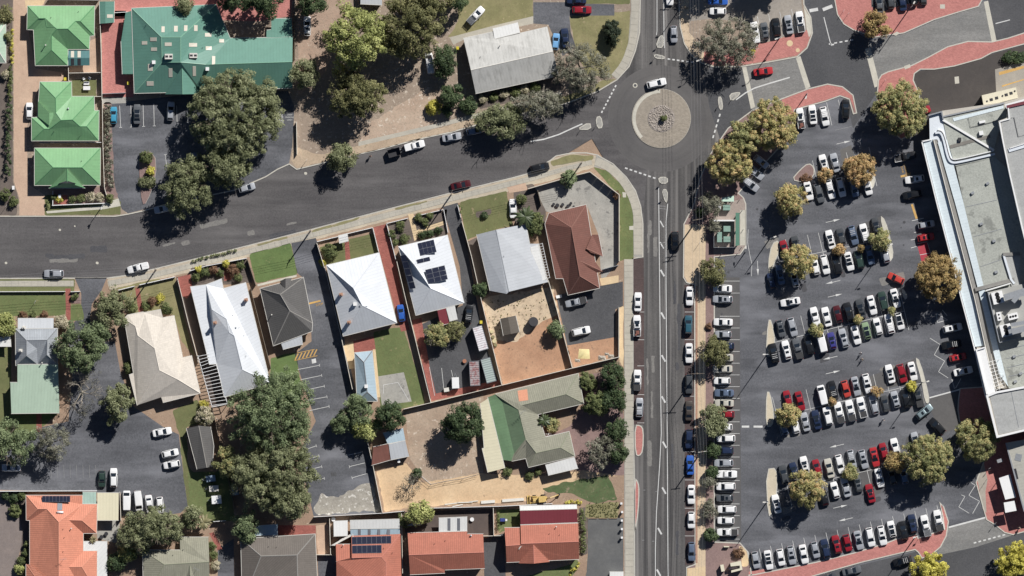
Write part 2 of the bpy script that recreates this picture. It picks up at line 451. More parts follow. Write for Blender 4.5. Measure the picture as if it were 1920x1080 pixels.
block('paved_footway', [(1647, 150), (1653, 140), (1665, 134), (1710, 122), (1740, 107), (1777, 87), (1815, 77), (1860, 78), (1890, 71), (1930, 58), (2040, 30), (2040, 52), (1930, 80), (1860, 99),
       (1840, 110), (1790, 124), (1752, 130), (1726, 130), (1715, 138), (1713, 150), (1724, 175), (1728, 215), (1712, 250), (1690, 262), (1655, 230), (1644, 185)], M_redbrick)
Z0 = .12
def rough(pts, amp=2.0, step=7):
    """ragged edge for bare ground: the outline cut into short steps and shifted"""
    rg, q = random.Random(len(pts) + int(pts[0][0])), []
    for a, b in zip(pts, pts[1:] + pts[:1]):
        n = max(1, int(math.hypot(b[0] - a[0], b[1] - a[1]) / step))
        q += [(a[0] + (b[0] - a[0]) * i / n + rg.uniform(-amp, amp), a[1] + (b[1] - a[1]) * i / n + rg.uniform(-amp, amp)) for i in range(n)]
    return chaikin(q, 1)
def lay(name, pts, lvl, mat, smooth=0):
    if len(pts) < 30 and any(k in name for k in ('lawn', 'verge', 'bed', 'strip', 'garden')) and 'concrete' not in name: pts = rough(pts, 1.1, 8)
    return sheet(name, pts, Z0 + .004 * lvl, mat, smooth)
# --- eastern verge surfaces
lay('red_paving', [(1466, 187), (1516, 168), (1552, 159), (1579, 164), (1598, 179), (1604, 210), (1594, 184), (1576, 178), (1546, 188), (1492, 203), (1488, 215), (1474, 215)], 1, M_redbrick)
lay('footpath', [(1284, 421), (1324, 421), (1322, 520), (1323, 534), (1323, 1220), (1304, 1220), (1304, 1060), (1304, 533), (1289, 529), (1283, 518)], 1, ground('sandy_paving', A(226, 200, 164), A(206, 184, 152), .3, 2.2, .2))
lay('footpath', [(1288, 1066), (1323, 1062), (1323, 1220), (1288, 1220)], 2, M_creampave)
lay('red_edging', [(1304, 536), (1308, 536), (1308, 1056), (1304, 1056)], 2, M_brickwall)
lay('bin_yard_paving', [(1338, 385), (1397, 372), (1397, 464), (1387, 474), (1338, 478)], 1, ground('bin_yard_brick', A(176, 160, 148), A(160, 146, 138), .4, 2.6, .25))
lay('bin_yard_apron', [(1388, 394), (1398, 394), (1398, 460), (1388, 460)], 2, M_conc)
lay('verge_path', [(1385, 1022), (1398, 1028), (1404, 1045), (1404, 1062), (1392, 1064), (1390, 1045)], 1, M_creampave)
lay('red_paving', [(1404, 1072), (1440, 1066), (1412, 1110), (1412, 1150), (1404, 1150)], 1, M_redbrick)
# parking bays along the street
sheet('parking_bays', [(1186, 486), (1207, 484), (1208, 796), (1188, 796)], .010, M_bay)
sheet('parking_bays', [(1283, 534), (1303, 534), (1304, 1060), (1285, 1060)], .010, M_bay)
# --- northern islands
lay('red_paving', [(1319, 95), (1355, 104), (1400, 85), (1440, 79), (1514, 56), (1521, 62), (1513, 87), (1494, 104), (1440, 114), (1390, 122), (1342, 123), (1320, 116)], 1, M_redbrick)
lay('parking_surface', [(1325, -130), (1500, -130), (1503, 8), (1513, 55), (1440, 77), (1402, 84), (1396, 40), (1330, 35), (1290, 40), (1290, -130)], 1, ground('old_asphalt', A(176, 166, 152), A(146, 140, 134), .2, 2.0, .3))
lay('verge_sand', [(1276, -130), (1290, -130), (1292, 60), (1320, 95), (1318, 116), (1298, 103), (1284, 80), (1277, 50)], 2, M_pale)
lay('concrete_strip', [(1511, 20), (1519, 32), (1522, 62), (1517, 70), (1513, 55), (1507, 10)], 3, M_conc)
lay('parking_surface', [(1632, -130), (1760, -130), (1757, -4), (1715, 4), (1672, 15), (1652, 25), (1634, 12)], 1, M_asph_dark)
# --- car park islands
def isle(pts, mat, smooth=1): return block('parking_island', pts, mat, .125, smooth, True, .16)
isle([(1484, 337), (1500, 318), (1516, 305), (1527, 313), (1527, 331), (1506, 342)], M_pinkmulch)
isle([(1631, 318), (1640, 328), (1641, 345), (1631, 360), (1624, 360), (1626, 340)], M_conc)
isle([(1650, 404), (1660, 412), (1671, 452), (1676, 480), (1668, 492), (1662, 484), (1660, 445)], M_conc)
M_isle = ground('island_paving', A(220, 206, 178), A(200, 188, 164), .3, 2.4, .2)
isle([(1440, 494), (1447, 457), (1461, 450), (1462, 470), (1453, 491), (1444, 520)], M_isle)
isle([(1440, 600), (1447, 600), (1455, 643), (1446, 668), (1436, 668)], M_isle)
isle([(1690, 540), (1697, 545), (1702, 558), (1696, 562)], M_conc)
isle([(1716, 670), (1725, 676), (1742, 740), (1742, 757), (1735, 754), (1728, 712)], M_conc)
isle([(1437, 735), (1444, 735), (1452, 778), (1448, 800), (1436, 800)], M_isle)
isle([(1436, 880), (1457, 877), (1458, 915), (1450, 960), (1440, 970)], M_isle)
block('paved_island', [(1404, 1078), (1415, 1077), (1465, 1067), (1530, 1054), (1600, 1037), (1665, 1017), (1682, 1010), (1718, 1001), (1722, 1009), (1748, 1000), (1771, 992), (1768, 970), (1762, 942), (1770, 950), (1779, 978),
       (1775, 1005), (1764, 1026), (1745, 1042), (1729, 1047), (1722, 1036), (1716, 1031), (1615, 1055), (1530, 1079), (1470, 1097), (1404, 1120)], M_redbrick)
block('shop_footway', [(1800, 728), (1797, 750), (1796, 768), (1799, 790), (1812, 800), (1835, 830), (1846, 862), (1830, 905), (1850, 975), (1864, 983), (1884, 999), (1900, 1003), (1930, 995), (1990, 978), (1990, 725), (1846, 725)], M_redbrick)
lay('crossing_ramp', [(1832, 895), (1845, 868), (1852, 900), (1848, 922), (1850, 962), (1843, 955)], 1, ground('crossing_concrete', A(186, 176, 160), A(168, 160, 148), .3, 2.2, .2))
# disabled bays beside the shops and other car park surfacing
sheet('red_bay', [(1719, 456), (1738, 453), (1752, 497), (1731, 500)], .004, M_redpaint)
sheet('concrete_bay', [(1575, 280), (1596, 272), (1604, 300), (1580, 308)], .004, ground('pale_asphalt', A(120, 118, 114), A(108, 106, 104), .2, 2.4, .2))
sheet('pale_tarmac', [(1340, 520), (1387, 520), (1390, 1016), (1340, 1016)], .004, ground('bay_asphalt', A(108, 106, 104), A(92, 91, 92), .1, 2.4, .2))
for q in ([(1590, 430), (1655, 404), (1664, 445), (1600, 460)], [(1700, 820), (1725, 812), (1740, 860), (1690, 870)], [(1606, 716), (1716, 672), (1722, 712), (1610, 745)], [(1680, 850), (1605, 876), (1625, 935), (1650, 925)]):
    sheet('pale_tarmac', q, .004, MATS['bay_asphalt'])
sheet('pale_tarmac', [(1742, 748), (1801, 732), (1800, 800), (1765, 815), (1748, 775)], .004, MATS['bay_asphalt'])

# --- roundabout island: kerb, brick apron, planted centre
def ring(r, n=56, cx=1240, cy=222): return [(cx + r * math.cos(2 * math.pi * i / n), cy + r * math.sin(2 * math.pi * i / n)) for i in range(n)]
block('roundabout_island', ring(55), ground('apron_paving', A(180, 168, 150), A(164, 154, 140), .25, 2.4, .22, brick=(0, .5, .25, (.7, .7, .7))), .14, 0, True, .22)
ap = [(1240 + 54 * math.cos(math.radians(a)), 222 + 54 * math.sin(math.radians(a))) for a in range(136, 272, 6)] + [(1240 + 48 * math.cos(math.radians(a)), 222 + 48 * math.sin(math.radians(a))) for a in range(268, 134, -6)]
lay('pale_apron', ap, 7, M_conc)
block('planting_bed', ring(25.5, 40), ground('bed_gravel', A(170, 160, 150), A(140, 132, 126), .6, 2.6, .5), .2, 0, True, .18)
for q in ([(1234, 332), (1252, 332), (1252, 344), (1237, 344)], [(1241, 355), (1252, 355), (1251, 381), (1246, 376)], [(1117, 220), (1127, 217), (1131, 239), (1120, 241)], [(1080, 243), (1106, 228), (1109, 243)],
          [(1226, 101), (1247, 105), (1246, 111), (1228, 109)], [(1229, 88), (1237, 66), (1245, 67), (1244, 90)], [(1346, 182), (1353, 181), (1356, 204), (1349, 206)], [(1367, 176), (1387, 172), (1388, 177), (1371, 191)]):
    block('splitter_island', q, M_yard, .125, 1, True, .16)

# --- southern block surfaces
ground('tan_path', A(206, 194, 170), A(184, 170, 148), .25, 2.2, .3)
lay('footpath_verge', [(-120, 524), (140, 523), (138, 552), (-120, 553)], 1, M_olive)
lay('dry_verge', [(200, 523), (280, 508), (480, 458), (726, 394), (842, 364), (990, 327), (1040, 296), (1072, 288), (1118, 292), (1118, 312), (1062, 330), (990, 350), (850, 382), (595, 448), (350, 512), (205, 545)], 1, MATS['tan_path'])
for q in ([(482, 458), (538, 443), (540, 446), (484, 461)], [(584, 432), (676, 407), (672, 412), (586, 436)], [(1032, 303), (1072, 289), (1114, 292), (1112, 300), (1070, 305), (1036, 312)], [(740, 391), (800, 376), (802, 379), (742, 394)], [(220, 540), (300, 521), (300, 525), (222, 544)]): lay('grass_strip', q, 6, M_dry)
lay('verge_lawn', [(1112, 314), (1138, 320), (1164, 345), (1180, 372), (1188, 400), (1188, 486), (1170, 486), (1162, 490), (1160, 366)], 2, M_lawn)
lay('tarmac_drive', [(140, 521), (200, 521), (190, 545), (172, 570), (168, 600), (190, 640), (215, 640), (226, 700), (250, 762), (305, 800), (335, 815), (345, 900), (352, 950), (338, 962), (310, 966), (228, 968), (226, 925), (-20, 918), (-20, 868), (40, 830),
     (60, 805), (128, 790), (136, 700), (125, 620), (152, 590), (152, 550)], 2, M_asph)
lay('front_lawn', [(-40, 553), (123, 552), (123, 592), (-40, 594)], 3, M_lawn)
lay('brick_path', [(122, 541), (132, 541), (132, 600), (124, 600)], 4, M_brickdrive)
lay('front_lawn', [(132, 570), (152, 570), (158, 600), (132, 602)], 3, M_lawn)
lay('garden_bed', [(133, 548), (150, 548), (150, 569), (134, 569)], 5, M_pinkmulch)
lay('side_lawn', [(-40, 620), (22, 620), (20, 800), (-40, 800)], 2, M_olive)
lay('rear_lawn', [(20, 775), (110, 775), (60, 815), (20, 830)], 3, M_lawn)
lay('brick_path', [(68, 774), (78, 774), (78, 810), (68, 810)], 4, M_brickdrive)
lay('front_lawn', [(226, 544), (328, 521), (352, 620), (365, 668), (340, 640), (325, 590), (240, 590)], 2, M_dry)
lay('brick_path', [(253, 540), (261, 538), (268, 585), (260, 587)], 3, M_brickdrive)
lay('side_drive', [(330, 520), (356, 514), (380, 600), (400, 700), (382, 705), (352, 600)], 3, M_brownpave)
lay('brick_patch', [(333, 520), (356, 514), (362, 545), (350, 560), (341, 555)], 4, M_brickdrive)
lay('garden_bed', [(357, 502), (462, 484), (474, 530), (360, 540)], 2, M_mulch)
lay('brick_path', [(420, 500), (432, 498), (434, 524), (420, 527)], 3, M_brickdrive)
lay('front_lawn', [(467, 476), (546, 456), (558, 514), (480, 531)], 2, M_lawn_b)
lay('concrete_edge', [(482, 533), (556, 515), (556, 519), (483, 537)], 3, M_conc)
lay('tarmac_drive', [(546, 456), (592, 446), (606, 490), (640, 610), (664, 720), (696, 850), (708, 962), (588, 968), (560, 850), (592, 790), (562, 700), (553, 664), (584, 640), (583, 600), (570, 522), (557, 512)], 2, M_asph)
lay('rough_ground', rough([(592, 945), (600, 928), (640, 930), (668, 912), (700, 908), (714, 958), (590, 965)], 4, 8), 3, M_white_rubble)
lay('rear_lawn', [(508, 672), (553, 660), (566, 725), (560, 770), (506, 730)], 2, M_lawn_b)
lay('front_lawn', [(598, 464), (700, 438), (712, 478), (614, 500)], 2, M_olive)
lay('brick_path', [(646, 452), (654, 450), (657, 486), (648, 488)], 3, M_brickdrive)
lay('brick_drive', [(700, 426), (724, 420), (742, 492), (762, 590), (768, 618), (752, 622), (735, 560), (712, 475)], 3, M_brickdrive)
lay('rear_lawn', [(700, 622), (756, 612), (798, 756), (760, 766), (716, 772), (702, 700)], 2, M_lawn)
lay('brick_patio', [(662, 640), (701, 630), (704, 656), (664, 662)], 3, M_brickdrive)
lay('cream_patio', [(643, 648), (662, 640), (668, 690), (655, 692)], 3, M_creampave)
lay('cream_path', [(699, 655), (704, 655), (713, 745), (707, 745)], 4, M_creampave)
lay('concrete_pad', [(708, 706), (757, 698), (772, 753), (716, 760)], 3, M_yard)
lay('garden_bed', [(726, 422), (764, 412), (838, 392), (838, 440), (748, 462)], 2, M_mulch)
lay('cream_path', [(765, 402), (775, 400), (784, 446), (777, 452)], 3, M_creampave)
lay('cream_path', [(779, 432), (832, 414), (833, 421), (781, 441)], 4, M_creampave)
lay('tarmac_drive', [(830, 388), (858, 380), (872, 440), (888, 530), (908, 645), (937, 720), (805, 748), (792, 690), (786, 610), (868, 572), (862, 500)], 2, M_asph_dark)
lay('brick_edge', [(772, 600), (790, 596), (806, 690), (817, 738), (936, 712), (940, 722), (809, 752)], 3, M_brickdrive)
lay('tarmac_patch', [(800, 640), (900, 600), (925, 700), (822, 735)], 4, M_asph_dark)
lay('front_lawn', [(862, 378), (950, 358), (962, 422), (896, 440), (874, 452)], 2, M_olive)
lay('garden_bed', [(892, 398), (920, 391), (922, 401), (894, 409)], 3, M_mulch)
lay('garden_bed', [(962, 350), (1000, 345), (1024, 395), (1020, 425), (986, 420), (965, 420)], 3, M_mulch)
lay('brick_path', [(950, 350), (985, 343), (990, 356), (955, 362)], 4, M_aggregate)
lay('side_yard', [(872, 455), (894, 445), (918, 548), (902, 560)], 2, M_mulch)
lay('rear_yard', rough([(902, 562), (1036, 536), (1073, 690), (942, 722)], 2.5), 2, M_orange)
lay('rubble_yard', rough([(904, 560), (1036, 536), (1048, 590), (1002, 612), (970, 640), (922, 640)], 2.5), 3, M_pale)
lay('concrete_yard', [(990, 354), (1064, 334), (1107, 324), (1160, 366), (1160, 490), (1128, 530), (1122, 440), (1100, 384), (1030, 398), (1000, 390)], 2, M_yard)
lay('cream_threshold', [(1124, 522), (1160, 516), (1160, 530), (1128, 536)], 3, M_creampave)
lay('tarmac_yard', [(1050, 552), (1126, 536), (1168, 528), (1168, 574), (1154, 580), (1154, 632), (1064, 648), (1044, 560)], 3, M_asph_dark)
lay('sand_yard', rough([(1062, 644), (1154, 630), (1160, 668), (1076, 688)], 2.5), 2, M_orange)
lay('verge_sand', [(1161, 576), (1169, 574), (1169, 690), (1161, 672)], 3, M_creampave)
lay('rubble_yard', [(760, 772), (808, 758), (905, 738), (915, 800), (905, 888), (800, 905), (768, 860)], 2, ground('rubble_dirt', A(202, 182, 158), A(158, 136, 116), .18, 1.6, .6, spots=(.7, .6, A(226, 212, 192))))
lay('sand_drive', rough([(706, 884), (762, 868), (790, 905), (905, 888), (1022, 892), (1090, 882), (1160, 892), (1022, 916), (1018, 938), (900, 944), (800, 950), (750, 955), (722, 960)], 1.5), 3, M_sand)
lay('bark_garden', [(1022, 820), (1068, 800), (1095, 756), (1086, 706), (1168, 690), (1170, 892), (1080, 890), (1082, 878), (1070, 812)], 2, M_pinkmulch)
lay('weed_patch', rough([(1018, 914), (1060, 905), (1138, 892), (1152, 920), (1156, 936), (1110, 944), (1090, 932), (1062, 924), (1030, 924)], 2.5), 4, M_weeds)
lay('mown_grass', rough([(1098, 946), (1160, 940), (1160, 971), (1098, 972)], 1.5), 4, M_dry)
lay('tarmac_yard', [(1102, 973), (1169, 971), (1169, 1150), (1080, 1150), (1100, 1072), (1102, 1040)], 3, M_yard if False else ground('worn_tarmac', A(118, 118, 116), A(96, 97, 98), .2, 2.2, .2))
lay('front_lawn', [(985, 1080), (1072, 1058), (1080, 1045), (1086, 1052), (1080, 1072), (1050, 1110), (960, 1110)], 3, M_lawn)
lay('hedge_bed', [(1086, 952), (1102, 950), (1102, 1040), (1088, 1040)], 3, M_mulch)
lay('grass_strip', rough([(322, 770), (370, 750), (395, 790), (350, 800), (352, 870), (372, 900), (432, 870), (440, 978), (398, 980), (352, 950), (345, 900), (336, 815)], 1.5), 3, M_olive)
lay('rear_lawn', [(352, 885), (425, 885), (432, 975), (398, 978), (356, 950)], 4, M_lawn)
lay('old_driveway', [(-40, 925), (40, 940), (46, 1000), (30, 1060), (30, 1150), (-40, 1150)], 2, ground('old_bitumen', A(150, 136, 128), A(128, 118, 114), .3, 2.4, .3))
lay('garden_bed', [(0, 922), (48, 922), (56, 975), (56, 1150), (26, 1150), (42, 1000), (30, 945)], 3, M_mulch)
lay('brick_strip', [(592, 985), (616, 985), (618, 1040), (596, 1042)], 2, M_aggregate)
lay('tarmac_drive', [(595, 1042), (632, 1042), (632, 1150), (600, 1150)], 2, M_asph)
lay('brick_yard', [(520, 985), (592, 985), (592, 1003), (520, 1003)], 2, M_brickdrive)
lay('paved_yard', [(756, 960), (925, 954), (926, 1004), (760, 1000)], 2, M_brownpave)
lay('side_drive', [(906, 1010), (946, 1000), (950, 1150), (910, 1150)], 3, M_asph_dark)
lay('rear_lawn', [(930, 956), (975, 954), (975, 985), (935, 1000)], 3, M_lawn)
lay('brick_path', [(392, 1000), (400, 998), (418, 1030), (408, 1032)], 3, M_brickdrive)
lay('tarmac_drive', [(408, 1030), (438, 1010), (440, 1150), (408, 1150)], 2, M_asph)
lay('patio', [(182, 975), (224, 975), (224, 1020), (182, 1010)], 2, M_yard)
# --- northern block surfaces
lay('aggregate_drive', [(24, -130), (90, -130), (84, 0), (82, 8), (62, 24), (54, 60), (66, 128), (118, 136), (118, 152), (76, 154), (60, 196), (50, 240), (52, 345), (84, 366), (84, 404), (36, 404), (36, 372), (26, 340)], 1, M_aggregate)
lay('yellow_paving', [(46, 0), (85, 0), (80, 8), (60, 22), (48, 14)], 2, M_creampave)
lay('garden_bed', [(-40, -130), (23, -130), (24, 340), (34, 372), (30, 404), (-40, 404)], 1, M_mulch)
lay('courtyard_lawn', [(134, 150), (180, 148), (180, 181), (135, 181)], 1, M_olive)
lay('courtyard', [(128, 96), (190, 66), (190, 140), (128, 138)], 1, M_aggregate)
lay('red_paved_yard', [(190, 20), (236, 20), (228, 80), (230, 140), (252, 142), (250, 182), (192, 182)], 1, M_redbrick)
lay('red_paved_yard', [(215, -130), (560, -130), (545, 30), (480, 40), (215, 30)], 1, M_redbrick)
lay('concrete_apron', [(192, 182), (238, 182), (238, 193), (192, 195)], 2, M_yard)
lay('tarmac_car_park', [(206, 194), (360, 176), (540, 170), (552, 200), (548, 272), (542, 306), (520, 316), (498, 330), (440, 355), (310, 382), (240, 400), (228, 392), (214, 350), (206, 300)], 1, M_asph)
lay('front_verge', [(84, 366), (196, 366), (226, 376), (226, 402), (84, 404)], 2, M_olive)
lay('front_path', [(86, 396), (110, 394), (190, 386), (196, 380), (222, 372), (226, 386), (196, 392), (88, 400)], 3, M_conc)
lay('front_garden', [(100, 356), (200, 350), (222, 364), (198, 380), (100, 384)], 3, M_pinkmulch)
lay('hedge_bed', [(195, 192), (208, 192), (214, 345), (222, 370), (200, 370)], 2, M_pinkmulch)
lay('house_patio', [(100, 366), (126, 366), (126, 384), (100, 384)], 4, M_brickdrive)
lay('bare_yard', rough([(557, -130), (700, -130), (640, 60), (620, 110), (600, 150), (560, 180), (556, 60)], 2.5), 1, ground('pink_dirt', A(196, 172, 150), A(156, 130, 112), .15, 1.7, .6, spots=(.7, .6, A(216, 200, 180))))
lay('sandy_yard', rough([(670, 270), (700, 225), (760, 190), (800, 165), (830, 190), (860, 210), (800, 245)], 2.5), 1, ground('pale_dirt', A(212, 192, 168), A(168, 144, 124), .18, 1.6, .6, spots=(.7, .58, A(236, 224, 206))))
lay('verge_sand', rough([(552, 275), (600, 290), (672, 272), (800, 246), (890, 222), (890, 234), (847, 246), (715, 278), (585, 309), (556, 316), (545, 300)], 1.5), 2, ground('tan_verge', A(208, 187, 158), A(172, 150, 126), .2, 1.8, .5, spots=(.6, .6, A(148, 136, 108))))
lay('footpath', [(672, 266), (800, 236), (960, 196), (1050, 172), (1054, 178), (960, 204), (800, 244), (672, 274)], 3, M_path)
lay('verge_grass', [(880, 226), (1060, 180), (1130, 150), (1156, 148), (1120, 170), (1060, 193), (960, 216), (890, 234)], 1, M_dry)
lay('dry_lawn', rough([(840, 70), (860, 40), (850, -130), (1000, -130), (1000, 40), (930, 55)], 1.5), 1, M_dry)
lay('concrete_drive', [(843, 70), (925, 48), (1000, 30), (1000, 44), (915, 62), (870, 74), (850, 84)], 2, M_path)
lay('tarmac_drive', [(1000, 4), (1066, 4), (1070, 60), (1080, 88), (1055, 105), (1028, 46), (1000, 44)], 2, M_asph)
lay('tarmac_drive', [(1064, 6), (1152, 8), (1152, 29), (1066, 29)], 3, M_asph)
lay('corner_lawn', [(1068, 30), (1182, 20), (1181, 70), (1168, 112), (1145, 145), (1100, 140), (1078, 88)], 1, M_dry)
lay('corner_lawn', [(1070, -130), (1182, -130), (1182, 8), (1070, 6)], 2, M_olive)
lay('front_garden', [(892, 178), (1040, 140), (1060, 165), (900, 205)], 2, M_mulch)
# footpath of separate concrete slabs
SLABS = part('footpath', [W(1170, 486, Z0 + .012), W(1187, 486, Z0 + .012), W(1190, 1150, Z0 + .012), W(1171, 1150, Z0 + .012)], [[0, 3, 2, 1]], M_yard); SLABS['kind'] = 'structure'
def slabs(cl, wpx, step, parent, mat=M_path, z=Z0 + .05):
    q = P2(cl); d = [0]
    for a, b in zip(q, q[1:]): d.append(d[-1] + math.hypot(b[0] - a[0], b[1] - a[1]))
    lo, ro = offset(q, wpx * S / 2), offset(q, -wpx * S / 2)
    def at(pl, s):
        for i in range(len(d) - 1):
            if s <= d[i + 1] or i == len(d) - 2:
                k = (s - d[i]) / (d[i + 1] - d[i])
                return (pl[i][0] + (pl[i + 1][0] - pl[i][0]) * k, pl[i][1] + (pl[i + 1][1] - pl[i][1]) * k)
    s = 0; n = 0
    while s < d[-1] - .4:
        e = min(s + step, d[-1])
        b = MB(); b.prism([at(lo, s + .02), at(lo, e - .02), at(ro, e - .02), at(ro, s + .02)], Z0, z + R.uniform(-.006, .006))
        b.obj('slab', mat, parent); s = e; n += 1
slabs([(1178.5, 486), (1179.5, 800), (1180.5, 1088)], 16, 1.5, SLABS)
CP = lay('footpath', [(1118, 290), (1150, 308), (1174, 332), (1190, 357), (1200, 387), (1204, 420), (1204, 482), (1188, 482), (1187, 396), (1177, 364), (1160, 340), (1136, 318), (1114, 313)], 3, M_yard)
slabs(chaikin([(1117, 302), (1143, 313), (1167, 336), (1183, 361), (1194, 392), (1196, 420), (1196, 480)], 2, False), 15, 1.6, CP)
NP = lay('footpath', [(1183, -130), (1199, -130), (1199, 0), (1198, 60), (1190, 95), (1178, 124), (1156, 148), (1146, 140), (1166, 116), (1178, 80), (1183, 20)], 3, M_yard)
slabs(chaikin([(1191, -40), (1191, 20), (1188, 70), (1180, 100), (1168, 125), (1152, 144)], 2, False), 14, 1.6, NP)
SP = lay('footpath', [(202, 527), (282, 512), (482, 462), (728, 398), (844, 368), (992, 331), (1000, 338), (846, 378), (730, 408), (484, 472), (284, 522), (204, 537)], 2, M_yard)
slabs([(204, 532), (283, 517), (483, 467), (729, 403), (845, 373), (1000, 334), (1060, 316), (1110, 304)], 9, 1.6, SP)
WP = lay('footpath', [(-120, 527), (138, 526), (138, 537), (-120, 538)], 3, M_yard)
slabs([(-40, 532), (138, 531)], 10, 1.6, WP)

# ------------------------------------------------------------------ painted markings
def pline(a, b, w=.12, parent=None, mat=None, name='painted_line', z=.034):
    a, b = W(*a), W(*b)
    d = (b - a).normalized(); n = Vector((-d.y, d.x, 0)) * w / 2
    if parent is None: parent = CARPARK
    return part(name, [p + Vector((0, 0, z)) for p in (a - n, b - n, b + n, a + n)], [[0, 1, 2, 3]], mat or M_paint, parent)
def pcurve(pts, w, parent, mat=None, name='painted_line', z=.034):
    q = P2(pts); l, r = offset(q, w / 2), offset(q, -w / 2); n = len(q)
    return part(name, [(x, y, z) for x, y in l + r], [[i + n, i + n + 1, i + 1, i] for i in range(n - 1)], mat or M_paint, parent)
def dashes(a, b, n, w, parent, frac=.55):
    for i in range(n):
        t0, t1 = (i + .5 - frac / 2) / n, (i + .5 + frac / 2) / n
        pline((a[0] + (b[0] - a[0]) * t0, a[1] + (b[1] - a[1]) * t0), (a[0] + (b[0] - a[0]) * t1, a[1] + (b[1] - a[1]) * t1), w, parent, name='give_way_dash')
dashes((1250, 110), (1302, 117), 6, .36, STREET); dashes((1156, 158), (1127, 213), 8, .36, ROAD_W)
dashes((1170, 314), (1231, 335), 7, .36, STREET); dashes((1351, 211), (1336, 261), 5, .36, ROAD_E)
dashes((1824, 1019), (1887, 1002), 7, .34, ROAD_S); dashes((1552, 83), (1602, 74), 5, .32, ROAD_E)
pcurve([(1235, 351), (1237, 540), (1239, 750), (1240, 812), (1237, 872), (1231, 960), (1229, 1030), (1229, 1120)], .18, STREET, name='edge_line')
pcurve([(1252, 382), (1249, 415), (1249, 540), (1251, 800), (1252, 960), (1253, 1120)], .18, STREET, name='edge_line')
pcurve([(1232, -60), (1232, 58), (1231, 66)], .16, STREET, name='edge_line'); pcurve([(1244, -60), (1245, 60), (1246, 90)], .16, STREET, name='edge_line')
for x, y in ((1242, 512), (1243, 592), (1244, 672), (1244, 749), (1246, 834), (1245, 920), (1237, 996), (1235, 1074), (1241, 420), (1241, 460)):
    pline((x - 3.2, y - 6), (x + 3.5, y + 6), .42 if y > 500 else .3, STREET, name='median_stripe')
for y in (386, 391, 457): pline((1237, y), (1248, y + (1 if y < 450 else -3)), .14, STREET, M_faint, 'median_stripe')
pcurve([(995, 265), (1020, 261), (1048, 252), (1072, 241), (1092, 232)], .3, ROAD_W, name='edge_line')
pcurve([(1380, 187), (1398, 174), (1415, 165), (1440, 157), (1481, 145)], .3, ROAD_E, name='edge_line')
pline((1867, 44), (1894, 37), .22, CARPARK); pline((1545, 32), (1558, 83), .2, ROAD_E)
pline((1518, 20), (1534, 17), .8, ROAD_E); pline((1543, 18), (1561, 11), .8, ROAD_E); pline((1558, 84), (1564, 83), .36, ROAD_E)
for y in (585, 637, 686, 740, 793): pline((1195, y), (1208, y), .1, STREET)
for y in (585, 637, 743, 847, 900, 953, 1005): pline((1284, y), (1303, y), .1, STREET)
for x, y in ((1206, 919), (1229, 922), (1204, 1013), (1223, 1015)): pline((x, y), (x + 4, y), .12, STREET, M_faint)
for y in [527, 549.5] + [593 + 22 * i for i in range(20)]: pline((1350, y), (1387, y), .1, CARPARK)
def bays(a, b, n, up, dn, t_end=False):
    for i in range(n + 1):
        x, y = a[0] + (b[0] - a[0]) * i / n, a[1] + (b[1] - a[1]) * i / n
        if up: pline((x, y), (x + up[0], y + up[1]), .1, CARPARK)
        if dn: pline((x, y), (x + dn[0], y + dn[1]), .1, CARPARK)
UP, DN = (-8.5, -36), (8.5, 36)
bays((1532, 337), (1638, 312), 5, UP, None); bays((1506, 343), (1636, 313), 6, None, DN)
bays((1461, 489), (1666, 447), 10, UP, DN); bays((1448, 643), (1696, 583), 12, UP, DN)
bays((1457, 781), (1730, 718), 13, UP, DN); bays((1456, 922), (1690, 868), 11, UP, DN)
bays((1412, 1074), (1766, 988), 17, (-9, -40), None)
pline((1461, 489), (1666, 447), .1); pline((1448, 643), (1696, 583), .1); pline((1457, 781), (1730, 718), .1); pline((1456, 922), (1690, 868), .1)
for a, b in (((1502, 242), (1488, 210)), ((1560, 235), (1550, 192)), ((1582, 228), (1572, 187))): pline(a, b, .1)
pline((1566, 244), (1597, 237), .1, None, M_faint)
for x in (1420, 1441, 1462, 1484): pline((x, 30 - (x - 1420) * .2), (x + 8, 72 - (x - 1420) * .3), .1, CARPARK, None, z=.15)
for x in (1660, 1681, 1702, 1723): pline((x - 4, -12), (x + 3, 14 - (x - 1660) * .15), .1, CARPARK, None, z=.15)
for q in ([(1744, 634), (1763, 646), (1752, 665.5), (1771.6, 677), (1760, 697), (1778, 708.7)], [(1821, 905), (1829, 910), (1817, 929), (1837, 940), (1824, 963)], [(1803, 928), (1809.5, 931), (1798, 950.6), (1817.5, 962.6)]):
    for a, b in zip(q, q[1:]): pline(a, b, .12, CARPARK, None, 'zigzag_line')
pline((1743, 746), (1801, 730), .32, CARPARK, None, 'hold_line'); pline((1779, 989), (1850, 970), .4, CARPARK, None, 'hold_line')
for q in ([(1756, 588), (1758, 605)], [(1758, 605), (1777, 600)], [(1757, 588), (1777, 600)], [(1767, 581), (1776, 592)], [(1785, 711), (1790, 729)], [(1802, 710), (1792, 728)], [(1708, 465), (1726, 460)], [(1708, 450), (1728, 446)], [(1710, 414), (1732, 409)], [(1777, 687), (1800, 681)], [(1714, 436), (1720, 435)]):
    pline(*q, .14)
pline((1720, 457), (1739, 453), .12); pline((1725, 478), (1746, 474), .12); pline((1739, 455), (1745, 474), .1)
for a, b, w in (((1710, 383), (1719, 410), .55), ((1689, 331), (1697, 329), .5)): pline(a, b, w, None, M_yellow)
for i in range(3): pline((1697, 327 + i * 2.2), (1708, 324 + i * 2.2), .12, None, M_yellow)
for x0, x1, y in ((1399 - 8, 1399 + 6, 800), (1413, 1430, 800)): pline((x0, y), (x1, y), .5)
